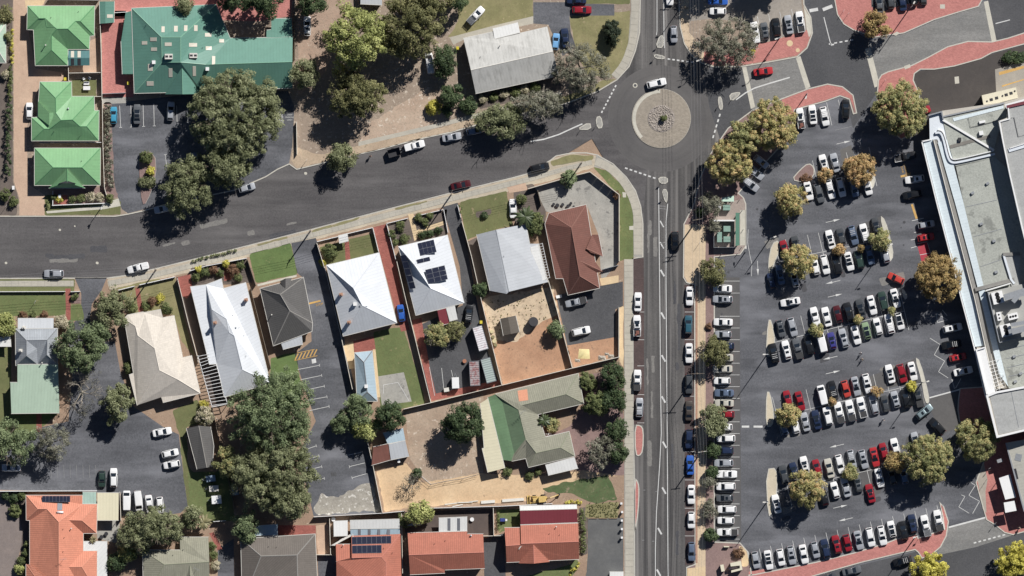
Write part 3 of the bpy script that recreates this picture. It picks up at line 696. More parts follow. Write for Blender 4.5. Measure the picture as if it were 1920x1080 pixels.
def arrow(x, y, ang, L=3.6):
    """lane arrow, length L metres, pointing along ang (degrees, photo sense: 0 right, 90 up)"""
    c, s_ = math.cos(math.radians(ang)), math.sin(math.radians(ang)); b = W(x, y)
    pts = [(-L / 2, -.06), (L * .05, -.06), (L * .05, -.28), (L / 2, 0), (L * .05, .28), (L * .05, .06), (-L / 2, .06)]
    part('lane_arrow', [(b.x + px * c - py * s_, b.y + px * s_ + py * c, .034) for px, py in pts], [list(range(7))], M_paint, CARPARK)
for x, y, a in ((1562, 414, 13), (1562, 529, 193), (1566, 554, 13), (1557, 671, 193), (1562, 698, 13), (1569, 836, 193), (1576, 950, 13), (1586, 974, 193), (1582, 267, 13), (1421, 503, -88)): arrow(x, y, a)
pcurve([(1403, 430), (1402, 455), (1406, 478), (1410, 495), (1409, 518)], .1, CARPARK)
zb = Z0 + .06
def tline(a, b, parent=None):
    """bay line with a cross bar at its end"""
    pline(a, b, .12, parent or CARPARK, None, 'bay_line', zb)
    d = Vector((b[0] - a[0], b[1] - a[1])).normalized()
    pline((b[0] - d.y * 2.6, b[1] + d.x * 2.6), (b[0] + d.y * 2.6, b[1] - d.x * 2.6), .12, parent or CARPARK, None, 'bay_line', zb)
for a, b in (((558, 693), (599, 685)), ((564, 712), (603, 704)), ((570, 732), (608, 724)), ((575, 751), (613, 744)), ((580, 770), (617, 762)), ((576, 842), (593, 836)), ((576, 861), (598, 855)), ((574, 882), (603, 875)), ((570, 905), (608, 897)),
             ((688, 888), (660, 896)), ((684, 868), (655, 875)), ((678, 848), (650, 854))): tline(a, b)
for a, b in (((224, 198), (226, 239)), ((268, 195), (269, 237)), ((288, 194), (289, 236)), ((331, 198), (332, 235)), ((245, 197), (246, 238)), ((351, 196), (352, 230)), ((312, 312), (310, 290))): tline(a, b)
for i in range(6): pline((553 + i * 7, 675 - i * 1.6), (559 + i * 7, 663 - i * 1.6), .3, CARPARK, M_yellow, 'hatching', zb)
pline((552, 676), (595, 667), .14, CARPARK, M_yellow, 'hatching', zb); pline((556, 662), (590, 655), .14, CARPARK, M_yellow, 'hatching', zb)
pline((578, 569.5), (601, 564), .42, CARPARK, M_yellow, 'stop_line', zb)
for i in range(10): pline((512 + i * .4, 195 + i * 3.4), (529, 203 + i * 3.4), .2, CARPARK, M_paint, 'hatching', zb)
pline((529, 198), (530.5, 232), .16, CARPARK, M_paint, 'hatching', zb)
for i in range(8): pline((95 + i * 12, 872), (96 + i * 12, 896), .07, CARPARK, M_faint, 'bay_line', zb)
for a, b in (((828, 690), (832, 728)), ((846, 694), (849, 706)), ((805, 688), (815, 742))): pline(a, b, .1, CARPARK, None, 'bay_line', zb)
pcurve([(719, 738), (719, 722), (746, 717), (767, 752)], .12, CARPARK, z=zb)
def words(txt, x, y, ang, size, mat, parent=CARPARK, z=zb):
    for k, line in enumerate(txt):
        cu = bpy.data.curves.new('lettering', 'FONT'); cu.body = line; cu.size = size; cu.align_x = 'CENTER'; cu.align_y = 'CENTER'
        cu.materials.append(mat)
        o = link('painted_words', cu, parent)
        a = math.radians(ang); d = Vector((math.sin(a), -math.cos(a), 0)) * (k - (len(txt) - 1) / 2) * size * 1.25
        o.location = W(x, y, z) + d; o.rotation_euler = (0, 0, a)
words(['STAFF', 'PARKING', 'ONLY'], 543, 220, 0, .5, M_paint)
words(['STOP'], 599, 571, 14, .75, M_yellow)
words(['LOADING', 'ZONE'], 1695, 317, -76, .62, M_yellow, z=.036)
sheet('access_symbol', [(584, 674), (592, 672), (593, 680), (585, 682)], zb, M_paint, parent=CARPARK)
# worn and relaid patches, covers
M_new = ground('relaid_tarmac', A(76, 76, 80), A(90, 90, 93), .2, 2.4, .3); M_old = ground('bleached_tarmac', A(122, 120, 117), A(136, 133, 128), .2, 2.2, .35)
PR = random.Random(21)
for k, (x, y, w_, h_, a, par, zz) in enumerate([(1440 + PR.random() * 290, 400 + PR.random() * 600, PR.uniform(8, 34), PR.uniform(5, 16), 13 + PR.uniform(-4, 4), CARPARK, .002 + .0012 * i) for i in range(26)] + [(40 + PR.random() * 560, 0, PR.uniform(14, 60), PR.uniform(3, 12), 4, ROAD_W, .013 + .0012 * i) for i in range(12)] + [(1222 + 44 * (i % 2) + PR.uniform(-8, 8), 400 + PR.random() * 640, PR.uniform(3, 9), PR.uniform(14, 60), 0, STREET, .010 + .001 * i) for i in range(14)]):
    if par is ROAD_W: y = 468 - max(0, x - 200) * .14 + PR.uniform(-25, 25); a = 2 if x < 230 else 13
    c, s_ = math.cos(math.radians(a)), math.sin(math.radians(a))
    sheet('tarmac_patch', rough([(x + u * w_ * c + v * h_ * s_, y - u * w_ * s_ + v * h_ * c) for u, v in ((-.5, -.5), (.5, -.5), (.5, .5), (-.5, .5))], 1.2, 6), zz, M_new if k % 2 else M_old, 0, par)
for i in range(70):
    x, y = 1345 + PR.random() * 30, 500 + PR.random() * 510
    if i > 24: x, y = 1460 + PR.random() * 260, 0; y = PR.choice((450, 490, 596, 638, 742, 782, 872, 915, 1020)) - (x - 1580) * .24 + PR.uniform(-10, 10)
    sheet('oil_stain', ring(PR.uniform(1.2, 3.2), 9, x, y), .0335 - .00005 * i, M_new, 0, CARPARK)
# covers in the tarmac
for x, y, r in ((112, 431, 2.2), (140, 424, 1.5), (182, 493, 2.6), (11, 493, 2.4), (573, 325, 2.8)): sheet('tarmac_patch', [(x - r, y - r), (x + r, y - r * .8), (x + r * .9, y + r), (x - r, y + r * .8)], .030, M_conc, 1, ROAD_W)
sheet('manhole_surround', ring(4.6, 20, 1191, 160), .03, M_conc, 0, ROAD_W); sheet('manhole_cover', ring(2.6, 20, 1191, 160), .036, M_asph_dark, 0, ROAD_W)
sheet('drain_cover', [(620, 886), (630, 885), (631, 892), (621, 893)], zb, M_asph_dark, 0, CARPARK)
for x, y in ((1420, 392), (1645, 95), (1545, 18)): sheet('drain_cover', ring(2.2, 12, x, y), .03, M_asph_dark, 0, CARPARK)
for q in ([(1180, 424), (1192, 423), (1192, 431), (1180, 431)], [(1167, 360), (1174, 361), (1174, 370), (1168, 370)]): sheet('pit_lid', q, Z0 + .02, M_conc, 0, None)
for q in ([(1673, 64), (1682, 59), (1688, 62), (1680, 67)], [(1763, 8), (1772, 8), (1772, 16), (1763, 16)], [(1695, 124), (1706, 120), (1708, 126), (1697, 130)]): sheet('pit_lid', q, Z0 + .012, M_conc, 0, None)
sheet('drain_slab', [(1790, 144), (1798, 143), (1799, 156), (1791, 157)], .03, M_conc, 0, None)
lay('pale_patch', ring(6, 12, 1481, 81), 4, M_creampave, 1); lay('pale_patch', ring(4, 12, 1496, 94), 4, M_creampave, 1)
# ------------------------------------------------------------------ buildings
GREEN1 = roofmat('pale_green_metal', A(134, 190, 132, .88), 'metal', .08)
TEAL = roofmat('teal_metal', A(104, 158, 140, .86), 'metal', .08, dirt=.15)
WHITEZ = roofmat('white_metal', A(240, 240, 236), 'metal', .05, dirt=.12)
ZINC = roofmat('zinc_metal', A(206, 210, 214), 'metal', .06, dirt=.2)
ASB = roofmat('weathered_cement_sheet', A(210, 209, 203), 'metal', .12, dirt=.75)
CREAMT = roofmat('cream_tile', A(234, 224, 209), 'tile', .05, dirt=.25, con=.3)
GREYT = roofmat('grey_brown_tile', A(128, 120, 112), 'tile', .12)
DARKT = roofmat('charcoal_tile', A(110, 108, 106), 'tile', .1)
REDT = roofmat('brown_red_tile', A(138, 92, 80), 'tile', .14)
ORANGET = roofmat('orange_tile', A(240, 154, 122), 'tile', .1, dirt=.2, con=.8)
TERRA = roofmat('terracotta_tile', A(204, 124, 100), 'tile', .12)
GREENT = roofmat('green_tile', A(166, 164, 142, .85), 'tile', .12, dirt=.45)
GREENP = roofmat('green_translucent_sheet', A(120, 158, 112, .8), 'metal', .14, dirt=.3)
GREENP2 = roofmat('dark_green_sheet', A(122, 150, 112, .8), 'metal', .12, dirt=.3)
MINT = roofmat('mint_metal', A(188, 212, 188), 'metal', .06, dirt=.25)
IRON = roofmat('old_corrugated_iron', A(178, 184, 190), 'tile', .1, rib=.42, course=2.2, dirt=.35)
RUST = roofmat('rusty_iron', A(140, 92, 80), 'metal', .25, dirt=.5)
MAROON = roofmat('maroon_metal', A(142, 62, 72), 'metal', .05, dirt=.08)
CREAMM = roofmat('cream_metal', A(236, 228, 194), 'metal', .04, dirt=.1)
BLUEM = roofmat('pale_blue_metal', A(176, 198, 210), 'metal', .05, dirt=.12)
TEALT = roofmat('teal_sheet', A(86, 138, 138), 'metal', .12)
CLEAR = roofmat('milky_sheet', A(176, 204, 190), 'metal', .1)

HOUSES = {}
def house(label, cat, at, name='house'):
    h = thing(name, label, cat, W(*at, Z0))
    h_d = {'root': h, 'tris': []}
    return h_d
def newell(vs):
    n = Vector((0, 0, 0))
    for i in range(len(vs)):
        a, b = vs[i], vs[(i + 1) % len(vs)]
        n += Vector(((a.y - b.y) * (a.z + b.z), (a.z - b.z) * (a.x + b.x), (a.x - b.x) * (a.y + b.y)))
    return n.normalized()
def roof(H, pts, faces, mats, eave=2.6, walls=M_render, inset=.45, gutter=True, ridge=None, name='roof', fascia=M_offwhite, floor=.1, ridge_w=.14):
    """pts: letter -> (px, py, rise); faces: strings of letters or (string, material index). Adds roof, fascia, gutter, ridge caps and walls."""
    root = H['root']
    mats = mats if isinstance(mats, (list, tuple)) else [mats]
    keys = list(pts); ix = {k: i for i, k in enumerate(keys)}
    V = [W(pts[k][0], pts[k][1], Z0 + eave + pts[k][2] * 1.32) for k in keys]
    F, MI = [], []
    for f in faces:
        mi = 0
        if isinstance(f, tuple): f, mi = f
        ids = [ix[c] for c in f]
        n = newell([V[i] for i in ids])
        if n.z < 0: ids.reverse()
        F.append(ids); MI.append(mi)
    me = mk_mesh(name, [v - root.location for v in V], F, mats, MI)
    uvl = me.uv_layers.new(name='UVMap')
    for p in me.polygons:
        n = newell([V[i] for i in F[p.index]])
        hz = math.hypot(n.x, n.y)
        if hz > .02: u = Vector((0, 0, 1)).cross(n).normalized()
        else:
            ed = max(((V[F[p.index][k]] - V[F[p.index][k - 1]]) for k in range(len(F[p.index]))), key=lambda e: e.length)
            u = Vector((ed.x, ed.y, 0)).normalized()
            u = Vector((-u.y, u.x, 0))
        v = n.cross(u)
        for li in p.loop_indices:
            q = V[me.loops[li].vertex_index]
            uvl.data[li].uv = (q.dot(u), q.dot(v))
    o = link(name, me, root)
    me.calc_loop_triangles()
    for lt in me.loop_triangles: H['tris'].append(tuple(V[i] for i in lt.vertices))
    ed = {}
    for fi, ids in enumerate(F):
        for k in range(len(ids)): ed.setdefault((ids[k], ids[(k + 1) % len(ids)]), fi)
    nxt = {a: b for (a, b) in ed if (b, a) not in ed}
    cen = [sum((V[i] for i in ids), Vector()) / len(ids) for ids in F]
    nor = [newell([V[i] for i in ids]) for ids in F]
    seen = set()
    fb, gb, wb = MB(), MB(), MB()
    while set(nxt) - seen:
        s = next(iter(set(nxt) - seen)); loop = []
        while s not in seen and s in nxt: seen.add(s); loop.append(s); s = nxt[s]
        if len(loop) < 3: continue
        pl = [(V[i].x, V[i].y) for i in loop]
        ins, out = offset(pl, inset, True), offset(pl, -.11, True)
        n = len(loop)
        for k in range(n):
            a, b = V[loop[k]], V[loop[(k + 1) % n]]
            d = Vector((0, 0, .2))
            fb.add([a - d, b - d, b - Vector((0, 0, .012)), a - Vector((0, 0, .012))], [[0, 1, 2, 3]])
            i0, i1 = Vector((*ins[k], a.z - .2)), Vector((*ins[(k + 1) % n], b.z - .2))
            fb.add([a - d, b - d, i1, i0], [[3, 2, 1, 0]])
            if walls: wb.add([(i0.x, i0.y, floor), (i1.x, i1.y, floor), i1, i0], [[0, 1, 2, 3]])
            if gutter and abs(a.z - b.z) < .12:
                o0, o1 = Vector((*out[k], a.z)), Vector((*out[(k + 1) % n], b.z))
                gb.add([a + Vector((0, 0, .015)), b + Vector((0, 0, .015)), o1 + Vector((0, 0, .01)), o0 + Vector((0, 0, .01)), o0 - Vector((0, 0, .11)), o1 - Vector((0, 0, .11))], [[0, 3, 2, 1], [3, 4, 5, 2]])
    if fb.v: fb.obj('fascia', fascia, root)
    if gb.v: gb.obj('gutter', fascia, root)
    if wb.v:
        wb.obj('wall', walls, root)
        if name == 'roof' and inset > .4:                # windows and one door set into the real wall faces
            door = False
            for k in range(0, len(wb.v), 4):
                a, b = wb.v[k], wb.v[k + 1]; d = b - a
                if d.length < 3.2 or min(wb.v[k + 2].z, wb.v[k + 3].z) < 2.2: continue
                ang = math.atan2(d.y, d.x)
                for q in range(max(1, int(d.length / 5))):
                    p = a + d * ((q + .5) / max(1, int(d.length / 5))); dr = not door; door = True
                    wd, ht, z0 = (.95, 2.05, .14) if dr else (1.5, 1.05, 1.05)
                    w1 = MB(); w1.box((p.x, p.y, z0), (wd, .12, ht), ang); o1 = w1.obj('door' if dr else 'window', M_white, root)
                    w2 = MB(); w2.box((p.x, p.y, z0 + .08), (wd - .16, .16, ht - .16), ang); w2.obj('door_panel' if dr else 'pane', M_timber if dr else M_glass, o1)
    if ridge is not None:
        for (a, b), f1 in ed.items():
            if (b, a) in ed and a < b:
                f2 = ed[(b, a)]
                if (cen[f2] - V[a]).dot(nor[f1]) < -.02:
                    e = (V[b] - V[a]).normalized(); up = (nor[f1] + nor[f2]).normalized()
                    d1 = nor[f1].cross(e).normalized(); d2 = e.cross(nor[f2]).normalized()
                    if (cen[f1] - V[a]).dot(d1) < 0: d1 = -d1
                    if (cen[f2] - V[a]).dot(d2) < 0: d2 = -d2
                    vs = []
                    for p in (V[a], V[b]): vs += [p + d1 * ridge_w + up * .015, p + up * .055, p + d2 * ridge_w + up * .015]
                    part('ridge_cap', vs, [[0, 3, 4, 1], [1, 4, 5, 2]], ridge, root)
    return o
def zat(H, x, y):
    p = W(x, y); best = None
    for a, b, c in H['tris']:
        d = (b.x - a.x) * (c.y - a.y) - (c.x - a.x) * (b.y - a.y)
        if abs(d) < 1e-9: continue
        u = ((p.x - a.x) * (c.y - a.y) - (c.x - a.x) * (p.y - a.y)) / d
        v = ((b.x - a.x) * (p.y - a.y) - (p.x - a.x) * (b.y - a.y)) / d
        if u > -.01 and v > -.01 and u + v < 1.01:
            z = a.z + (b.z - a.z) * u + (c.z - a.z) * v
            if best is None or z > best: best = z
    return best if best is not None else 3.0
def plate(H, name, pts, mat, t=.06, frame=None, fr=.05, zs=None):
    """thin sheet lying on the roof; pts are photo pixels"""
    v = [W(x, y, zat(H, x, y) if zs is None else zs[i]) for i, (x, y) in enumerate(pts)]
    if newell(v).z < 0: v.reverse()
    n = newell(v)
    top = [p + n * t for p in v]; bot = [p + n * .005 for p in v]
    k = len(v)
    if frame is None:
        return part(name, bot + top, [list(range(k, 2 * k))] + [[i, (i + 1) % k, k + (i + 1) % k, k + i] for i in range(k)], mat, H['root'])
    c = sum(top, Vector()) / k
    inn = [p + (c - p).normalized() * fr * 1.6 for p in top]
    f = [[i, (i + 1) % k, k + (i + 1) % k, k + i] for i in range(k)] + [[k + i, k + (i + 1) % k, 2 * k + (i + 1) % k, 2 * k + i] for i in range(k)] + [list(range(2 * k, 3 * k))]
    return part(name, bot + top + inn, f, [frame, mat], H['root'], [0] * (2 * k) + [1])
def rect(x, y, w, h, a=0):
    c, s = math.cos(math.radians(a)), math.sin(math.radians(a))
    return [(x + u * c + v * s, y - u * s + v * c) for u, v in ((-w / 2, -h / 2), (w / 2, -h / 2), (w / 2, h / 2), (-w / 2, h / 2))]
def solar(H, x0, y0, ux, uy, vx, vy, nc, nr):
    """grid of panels from corner (x0,y0), step vectors in px"""
    cx, cy = x0 + ux * nc / 2 + vx * nr / 2, y0 + uy * nc / 2 + vy * nr / 2; e = 6
    gx, gy = (zat(H, cx + e, cy) - zat(H, cx - e, cy)) / (2 * e), (zat(H, cx, cy + e) - zat(H, cx, cy - e)) / (2 * e); z0 = zat(H, cx, cy)
    pz = lambda x, y: z0 + gx * (x - cx) + gy * (y - cy)
    lift = max(zat(H, x0 + ux * i + vx * j, y0 + uy * i + vy * j) - pz(x0 + ux * i + vx * j, y0 + uy * i + vy * j) for i in range(nc + 1) for j in range(nr + 1))
    for j in range(nr):
        for i in range(nc):
            a = (x0 + ux * i + vx * j, y0 + uy * i + vy * j); g_ = .015
            q = [(a[0] + ux * s + vx * t, a[1] + uy * s + vy * t) for s, t in ((g_, g_), (1 - g_, g_), (1 - g_, 1 - g_), (g_, 1 - g_))]
            plate(H, 'solar_panel', q, M_solar, .1, M_alu, .022, [pz(*p) + max(0, lift) for p in q])
def vent(H, x, y, kind='pipe'):
    z = zat(H, x, y); p = W(x, y, z - .05); b = MB()
    if kind == 'pipe': b.tube([p, p + Vector((0, 0, .5))], .07, 8); b.obj('vent_pipe', M_dark, H['root'])
    elif kind == 'turbine':
        b.tube([p, p + Vector((0, 0, .3)), p + Vector((0, 0, .34)), p + Vector((0, 0, .6)), p + Vector((0, 0, .68))], [.14, .14, .24, .22, .06], 12); b.obj('turbine_vent', M_steel, H['root'])
    elif kind == 'flue':
        b.tube([p, p + Vector((0, 0, .9))], .09, 8).disc((p.x, p.y, p.z + .9), .16, .1, 10); b.obj('flue', M_offwhite, H['root'])
    elif kind == 'box':
        b.box((p.x, p.y, p.z), (.75, .75, .6)).box((p.x, p.y, p.z + .6), (.85, .85, .06)); b.obj('roof_vent', M_white, H['root'])
def chimney(H, x, y, a=0, mat=None, h=1.3):
    z = zat(H, x, y); p = W(x, y, z - .4); b = MB()
    b.box(p, (.75, .6, h + .25), math.radians(a)).box(p + Vector((0, 0, h + .25)), (.9, .75, .12), math.radians(a)).box(p + Vector((0, 0, h + .37)), (.3, .3, .25), math.radians(a))
    b.obj('chimney', mat or M_brickwall, H['root'])
def aircon(H, x, y, a=0, w=1.2, d=1.2, h=.9):
    z = zat(H, x, y); p = W(x, y, z - .1); b = MB(); ra = math.radians(a)
    b.box(p, (w, d, h), ra); o = b.obj('evaporative_cooler', M_offwhite, H['root'])
    f = MB(); u = Vector((math.cos(ra), math.sin(ra), 0))
    for s in (-.26, .26): f.box(p + u * s * w + Vector((0, 0, h)), (w * .36, d * .4, .03), ra)
    f.obj('louvre', M_dark, o)
def antenna(H, x, y, a=30):
    z = zat(H, x, y); p = W(x, y, z); b = MB(); u = Vector((math.cos(math.radians(a)), math.sin(math.radians(a)), 0)); w_ = Vector((-u.y, u.x, 0))
    b.tube([p, p + Vector((0, 0, 2.2))], .03, 6); t = p + Vector((0, 0, 2.15)); b.tube([t - u * .8, t + u * .8], .025, 4)
    for k in range(5): b.tube([t + u * (-.7 + .35 * k) - w_ * .4, t + u * (-.7 + .35 * k) + w_ * .4], .015, 4)
    b.obj('antenna', M_steel, H['root'])
# --- three pale green units, north-west
H = house('pale green metal roofed unit with teal pergola, topmost of the three by the driveway', 'house', (110, 66))
roof(H, dict(A=(52.4, 11.5, 0), B=(177.8, 11.5, 0), S=(151.9, 40.4, 1.55), R=(142.6, 40.7, 1.55), Q=(128.7, 55, 2.3), P=(108.3, 55, 2.3), O=(103.7, 51.3, 2.15), N=(89, 51.3, 1.3), M=(86, 34.3, 1.3), L=(74, 34.3, 1.25),
     K=(51.3, 55.5, 0), J=(63.5, 56, 0), G=(67, 123, 0), U=(98, 94.4, 1.65), T=(98, 66.7, 1.75), f=(127.4, 123, 0), F=(127.8, 92.6, 0), E=(167.6, 92.6, 0), D=(169, 67.6, 0), C=(177, 66.7, 0)),
     ['ABSRQPONML', 'AKL', 'KJNML', 'JGUTPON', 'GfU', 'fFTU', 'TFEQP', 'QEDR', 'RDCS', 'SCB'], GREEN1, ridge=plain('green_capping', A(108, 168, 114), .5))
roof(H, dict(a=(128.3, 94, 0), b=(168.5, 94, 0), c=(168.5, 109, .35), d=(128.3, 109, .35), e=(168.5, 123, 0), f=(128.3, 123, 0)), ['abcd', 'dcef'], TEALT, 2.35, None, gutter=False, name='pergola_roof')
for x in (136.5, 149):
    plate(H, 'skylight', rect(x, 102, 6, 12), M_sky); plate(H, 'skylight', rect(x, 116, 6, 12), M_dark)
vent(H, 97, 33); vent(H, 148, 22); vent(H, 87, 85, 'flue')
H = house('pale green metal roofed unit, middle one of the three by the driveway', 'house', (122, 215))
roof(H, dict(A=(75.5, 153.8, 0), B=(134.5, 153.8, 0), C=(135, 181, 0), D=(177, 181, 0), E=(177.5, 207.5, 0), F=(186, 207.5, 0), G=(185.5, 264, 0), H=(60, 264, 0), I=(60, 221, 0), J=(71, 220, 0), M=(105.5, 184.5, 1.6),
     N=(106, 212, 1.7), O=(116, 226, 2.2), P=(137.5, 225, 2.2), Q=(151, 237.5, 1.45), R=(163.7, 237.5, 1.4), T=(84, 242, 1.15), V=(94, 242, 1.15)),
     ['ABM', 'BCNM', 'CDPON', 'DEQP', 'EFRQ', 'FGR', 'HGRQPOVT', 'IHT', 'IJVT', 'AJVONM'], GREEN1, ridge=MATS['green_capping'])
roof(H, dict(a=(72, 190, .25), b=(93.7, 212, 1.5), c=(93.7, 236, 1.5), d=(72, 219, .25), e=(104, 212, 1.45)), ['abcd', 'bec'], GREEN1, 2.62, None, gutter=False, name='gable_roof')
vent(H, 129, 204, 'turbine'); vent(H, 102, 247); vent(H, 151, 255)
H = house('pale green metal hip roofed unit with a front gable, nearest the road', 'house', (127, 313))
roof(H, dict(A=(65.5, 278, 0), B=(188.7, 278, 0), C=(188.2, 347, 0), D=(65.5, 347.5, 0), E=(101, 314.5, 1.95), F=(155, 314.5, 1.95)), ['ABFE', 'BCF', 'DAE', 'DCFE'], GREEN1, ridge=MATS['green_capping'])
roof(H, dict(a=(127, 316.6, 2.02), b=(93, 352.5, .03), c=(159.5, 352.5, .03), d=(127, 342, 1.35)), ['abd', 'acd', 'bcd'], GREEN1, 2.63, None, ridge=MATS['green_capping'], name='gable_roof')
g_ = MB(); g_.prism([(W(x, y).x, W(x, y).y) for x, y in ((111, 344), (127, 339), (143, 344))], zat(H, 127, 346), zat(H, 127, 342) + .05); g_.obj('gable_vent', M_dark, H['root'])
vent(H, 154, 302)
# --- teal child care building
H = house('large teal green metal roofed building dotted with pale skylights', 'building', (390, 95), 'community_building')
roof(H, dict(A=(247.5, 16, 0), B=(405, 9, 0), a=(432, 72, 0), V=(387, 122, 2.45), m=(340, 118, 3.3), M=(340, 71, 3.3), R=(304, 71, 2.85), r=(305, 118, 2.6), W=(252.5, 175, 0), S=(379, 172, 0), b=(549, 70, 0), c=(549, 117, 2.35), d=(549, 165, 0)),
     ['ABMR', 'BaVmM', 'AWrR', 'RMmr', 'WSVmr', 'abcV', 'SdcV'], TEAL, 3.0, ridge=plain('teal_capping', A(124, 176, 150), .5), walls=M_cream)
roof(H, dict(a=(342.5, 127, 2.5), b=(343.5, 177.5, 2.5), c=(310, 177, .1), d=(378, 176.5, .1)), ['abc', 'adb'], TEAL, 3.02, None, ridge=MATS['teal_capping'], gutter=False, name='portico_roof')
roof(H, dict(a=(236, 24, -.25), b=(249, 20, -.04), c=(250.5, 139, -.04), d=(230, 139, -.4), e=(227.5, 77.5, -.45)), ['abcde'], TEAL, 3.0, None, name='verandah_roof')
roof(H, dict(a=(500, 57, -.2), b=(509, 56, -.2), c=(509, 35, -.5), d=(547, 35, -.5), e=(549, 71, .03), f=(500, 71, .03)), ['abcdef'], TEAL, 3.0, None, name='rear_roof')
for x, y, w, h in ((307, 56, 6, 11), (331, 55, 7, 11), (349.5, 54, 6.5, 11), (368, 53.5, 6.5, 11), (391, 66, 12, 7), (416, 77, 9, 6.5), (289, 74.5, 12, 7), (272, 81, 10, 6.5), (290, 93, 11, 6.5), (317, 84, 13, 6.5), (363, 85, 15, 7), (392, 91, 11, 7),
                   (283, 127, 9, 13), (321, 137, 7, 16), (365.5, 134, 6, 18), (401.5, 114, 6, 16), (282.5, 157, 13, 8)): plate(H, 'skylight', rect(x, y, w, h), M_sky, .07)
aircon(H, 318, 107, 0, 1.9, 1.3); aircon(H, 364, 105, 0, 1.9, 1.2)
for x, y in ((289.5, 117.5), (390, 130)): vent(H, x, y, 'box')
vent(H, 328, 16, 'turbine'); vent(H, 348, 15, 'turbine'); vent(H, 275, 48); vent(H, 381, 90)
H = house('small teal metal shed with one pale roof sheet beside the red paved yard', 'shed', (200, 24), 'garden_shed')
roof(H, dict(a=(187, 3, 0), b=(198, 3, .3), c=(214.5, 3, 0), d=(214, 42.5, 0), e=(198, 44, .3), f=(188, 44.5, 0)), ['abef', 'bcde'], TEAL, 2.2, M_cream, .15)
plate(H, 'skylight', rect(206.5, 30.5, 11, 6.5), M_sky)
H = house('white ribbed roof edge of a house cut by the picture border, beyond the hedge', 'house', (-10, 82))
roof(H, dict(a=(-60, 42, 0), b=(11.5, 44, 0), c=(11.5, 118, 0), d=(-60, 118, 0), e=(-25, 80, 1.6), f=(-12, 80, 1.6)), ['abfe', 'bcf', 'cdef', 'dae'], MINT, ridge=M_offwhite)
H = house('weathered pale grey ribbed roof house with dry lawn behind the street trees', 'house', (960, 110))
roof(H, dict(a=(869, 72, 0), b=(924, 60, 0), c=(927, 73, .25), d=(1026, 50, 0), e=(1037, 97, 1.5), f=(1048, 142, 0), g=(892, 175.5, 0), h=(883, 132, 1.5)), ['abcdeh', 'hefg'], ASB, ridge=M_offwhite)
roof(H, dict(a=(924, 54, 0), b=(971, 42.5, 0), c=(975, 61, .2), d=(927, 73, .2)), ['abcd'], WHITEZ, 2.75, M_render, .2, name='verandah_roof')
vent(H, 901, 107); vent(H, 938, 85, 'flue')
H = house('small white flat roof at the top edge beside the yellow green tree', 'shed', (695, -8), 'garden_shed')
roof(H, dict(a=(676, -40, .3), b=(716, -42, .3), c=(716.5, 9.5, 0), d=(676, 7.5, 0)), ['abcd'], ZINC, 2.4, M_render, .2)
# --- row of houses along the southern kerb
H = house('old grey iron double gabled house with white verandah and mint rear extension', 'house', (70, 690))
roof(H, dict(A=(29.6, 616.7, 0), B=(108.3, 615.7, 0), R=(89.8, 637.4, 1.6), r=(51, 638, 1.6), w=(30.5, 685, 0), L=(51, 666.7, 1.6), V=(70.4, 653.7, .95), v=(71.3, 683, .05), l=(89, 665, 1.6), e=(108.5, 683, 0)),
     ['ABRr', 'ArLw', 'rVvL', 'RVvl', 'rRV', 'Lvw', 'lve', 'BRle'], IRON, 2.9, ridge=M_steel)
roof(H, dict(a=(34, 597, 0), b=(101, 597, 0), c=(101, 615.5, .4), d=(34, 616, .4)), ['abcd'], ZINC, 2.5, None, name='verandah_roof')
roof(H, dict(a=(33.5, 683.5, .35), b=(109.5, 683, .35), c=(112, 774, 0), d=(22, 775, 0), e=(20, 717, .15), f=(33.5, 717, .2)), ['abcdef'], MINT, 2.7, M_render, .3, name='rear_roof')
chimney(H, 46, 614, 0, M_offwhite, .9); chimney(H, 40, 657, 0, M_offwhite, 1.1); vent(H, 80, 680, 'flue')
roof(H, dict(a=(-25, 634, 0), b=(20, 630, .2), c=(21, 650, .2), d=(-25, 650, 0)), ['abcd'], WHITEZ, 2.4, None, name='carport_roof')

H = house('cream tiled hip roofed house with a lawn and brick path in front', 'house', (300, 670))
roof(H, dict(A=(233.8, 597.8, 0), B=(239.5, 590.7, 0), C=(267.8, 585, 0), D=(271.5, 586, 0), E=(301, 580.4, 0), F=(305, 596, 0), G=(326.7, 592, 0), H=(342.7, 670.7, 0), I=(359.5, 667, 0), J=(375.5, 737, 0), K=(306, 754.5, 0), L=(302.7, 744.5, .15),
     N=(257.8, 759.5, 0), O=(243.3, 702.7, 0), P=(251, 700, 0), Q=(254.5, 611.5, .95), R=(259, 629, 1.1), S=(291, 652.7, 2.5), T=(300, 693.8, 2.5), U=(334.5, 711.5, 1.6)),
     ['ABCDRQ', 'APONTSRQ', 'DEFGSR', 'SGHUT', 'HIJU', 'TNLKJU'], CREAMT, ridge=plain('cream_capping', A(232, 222, 206), .7))

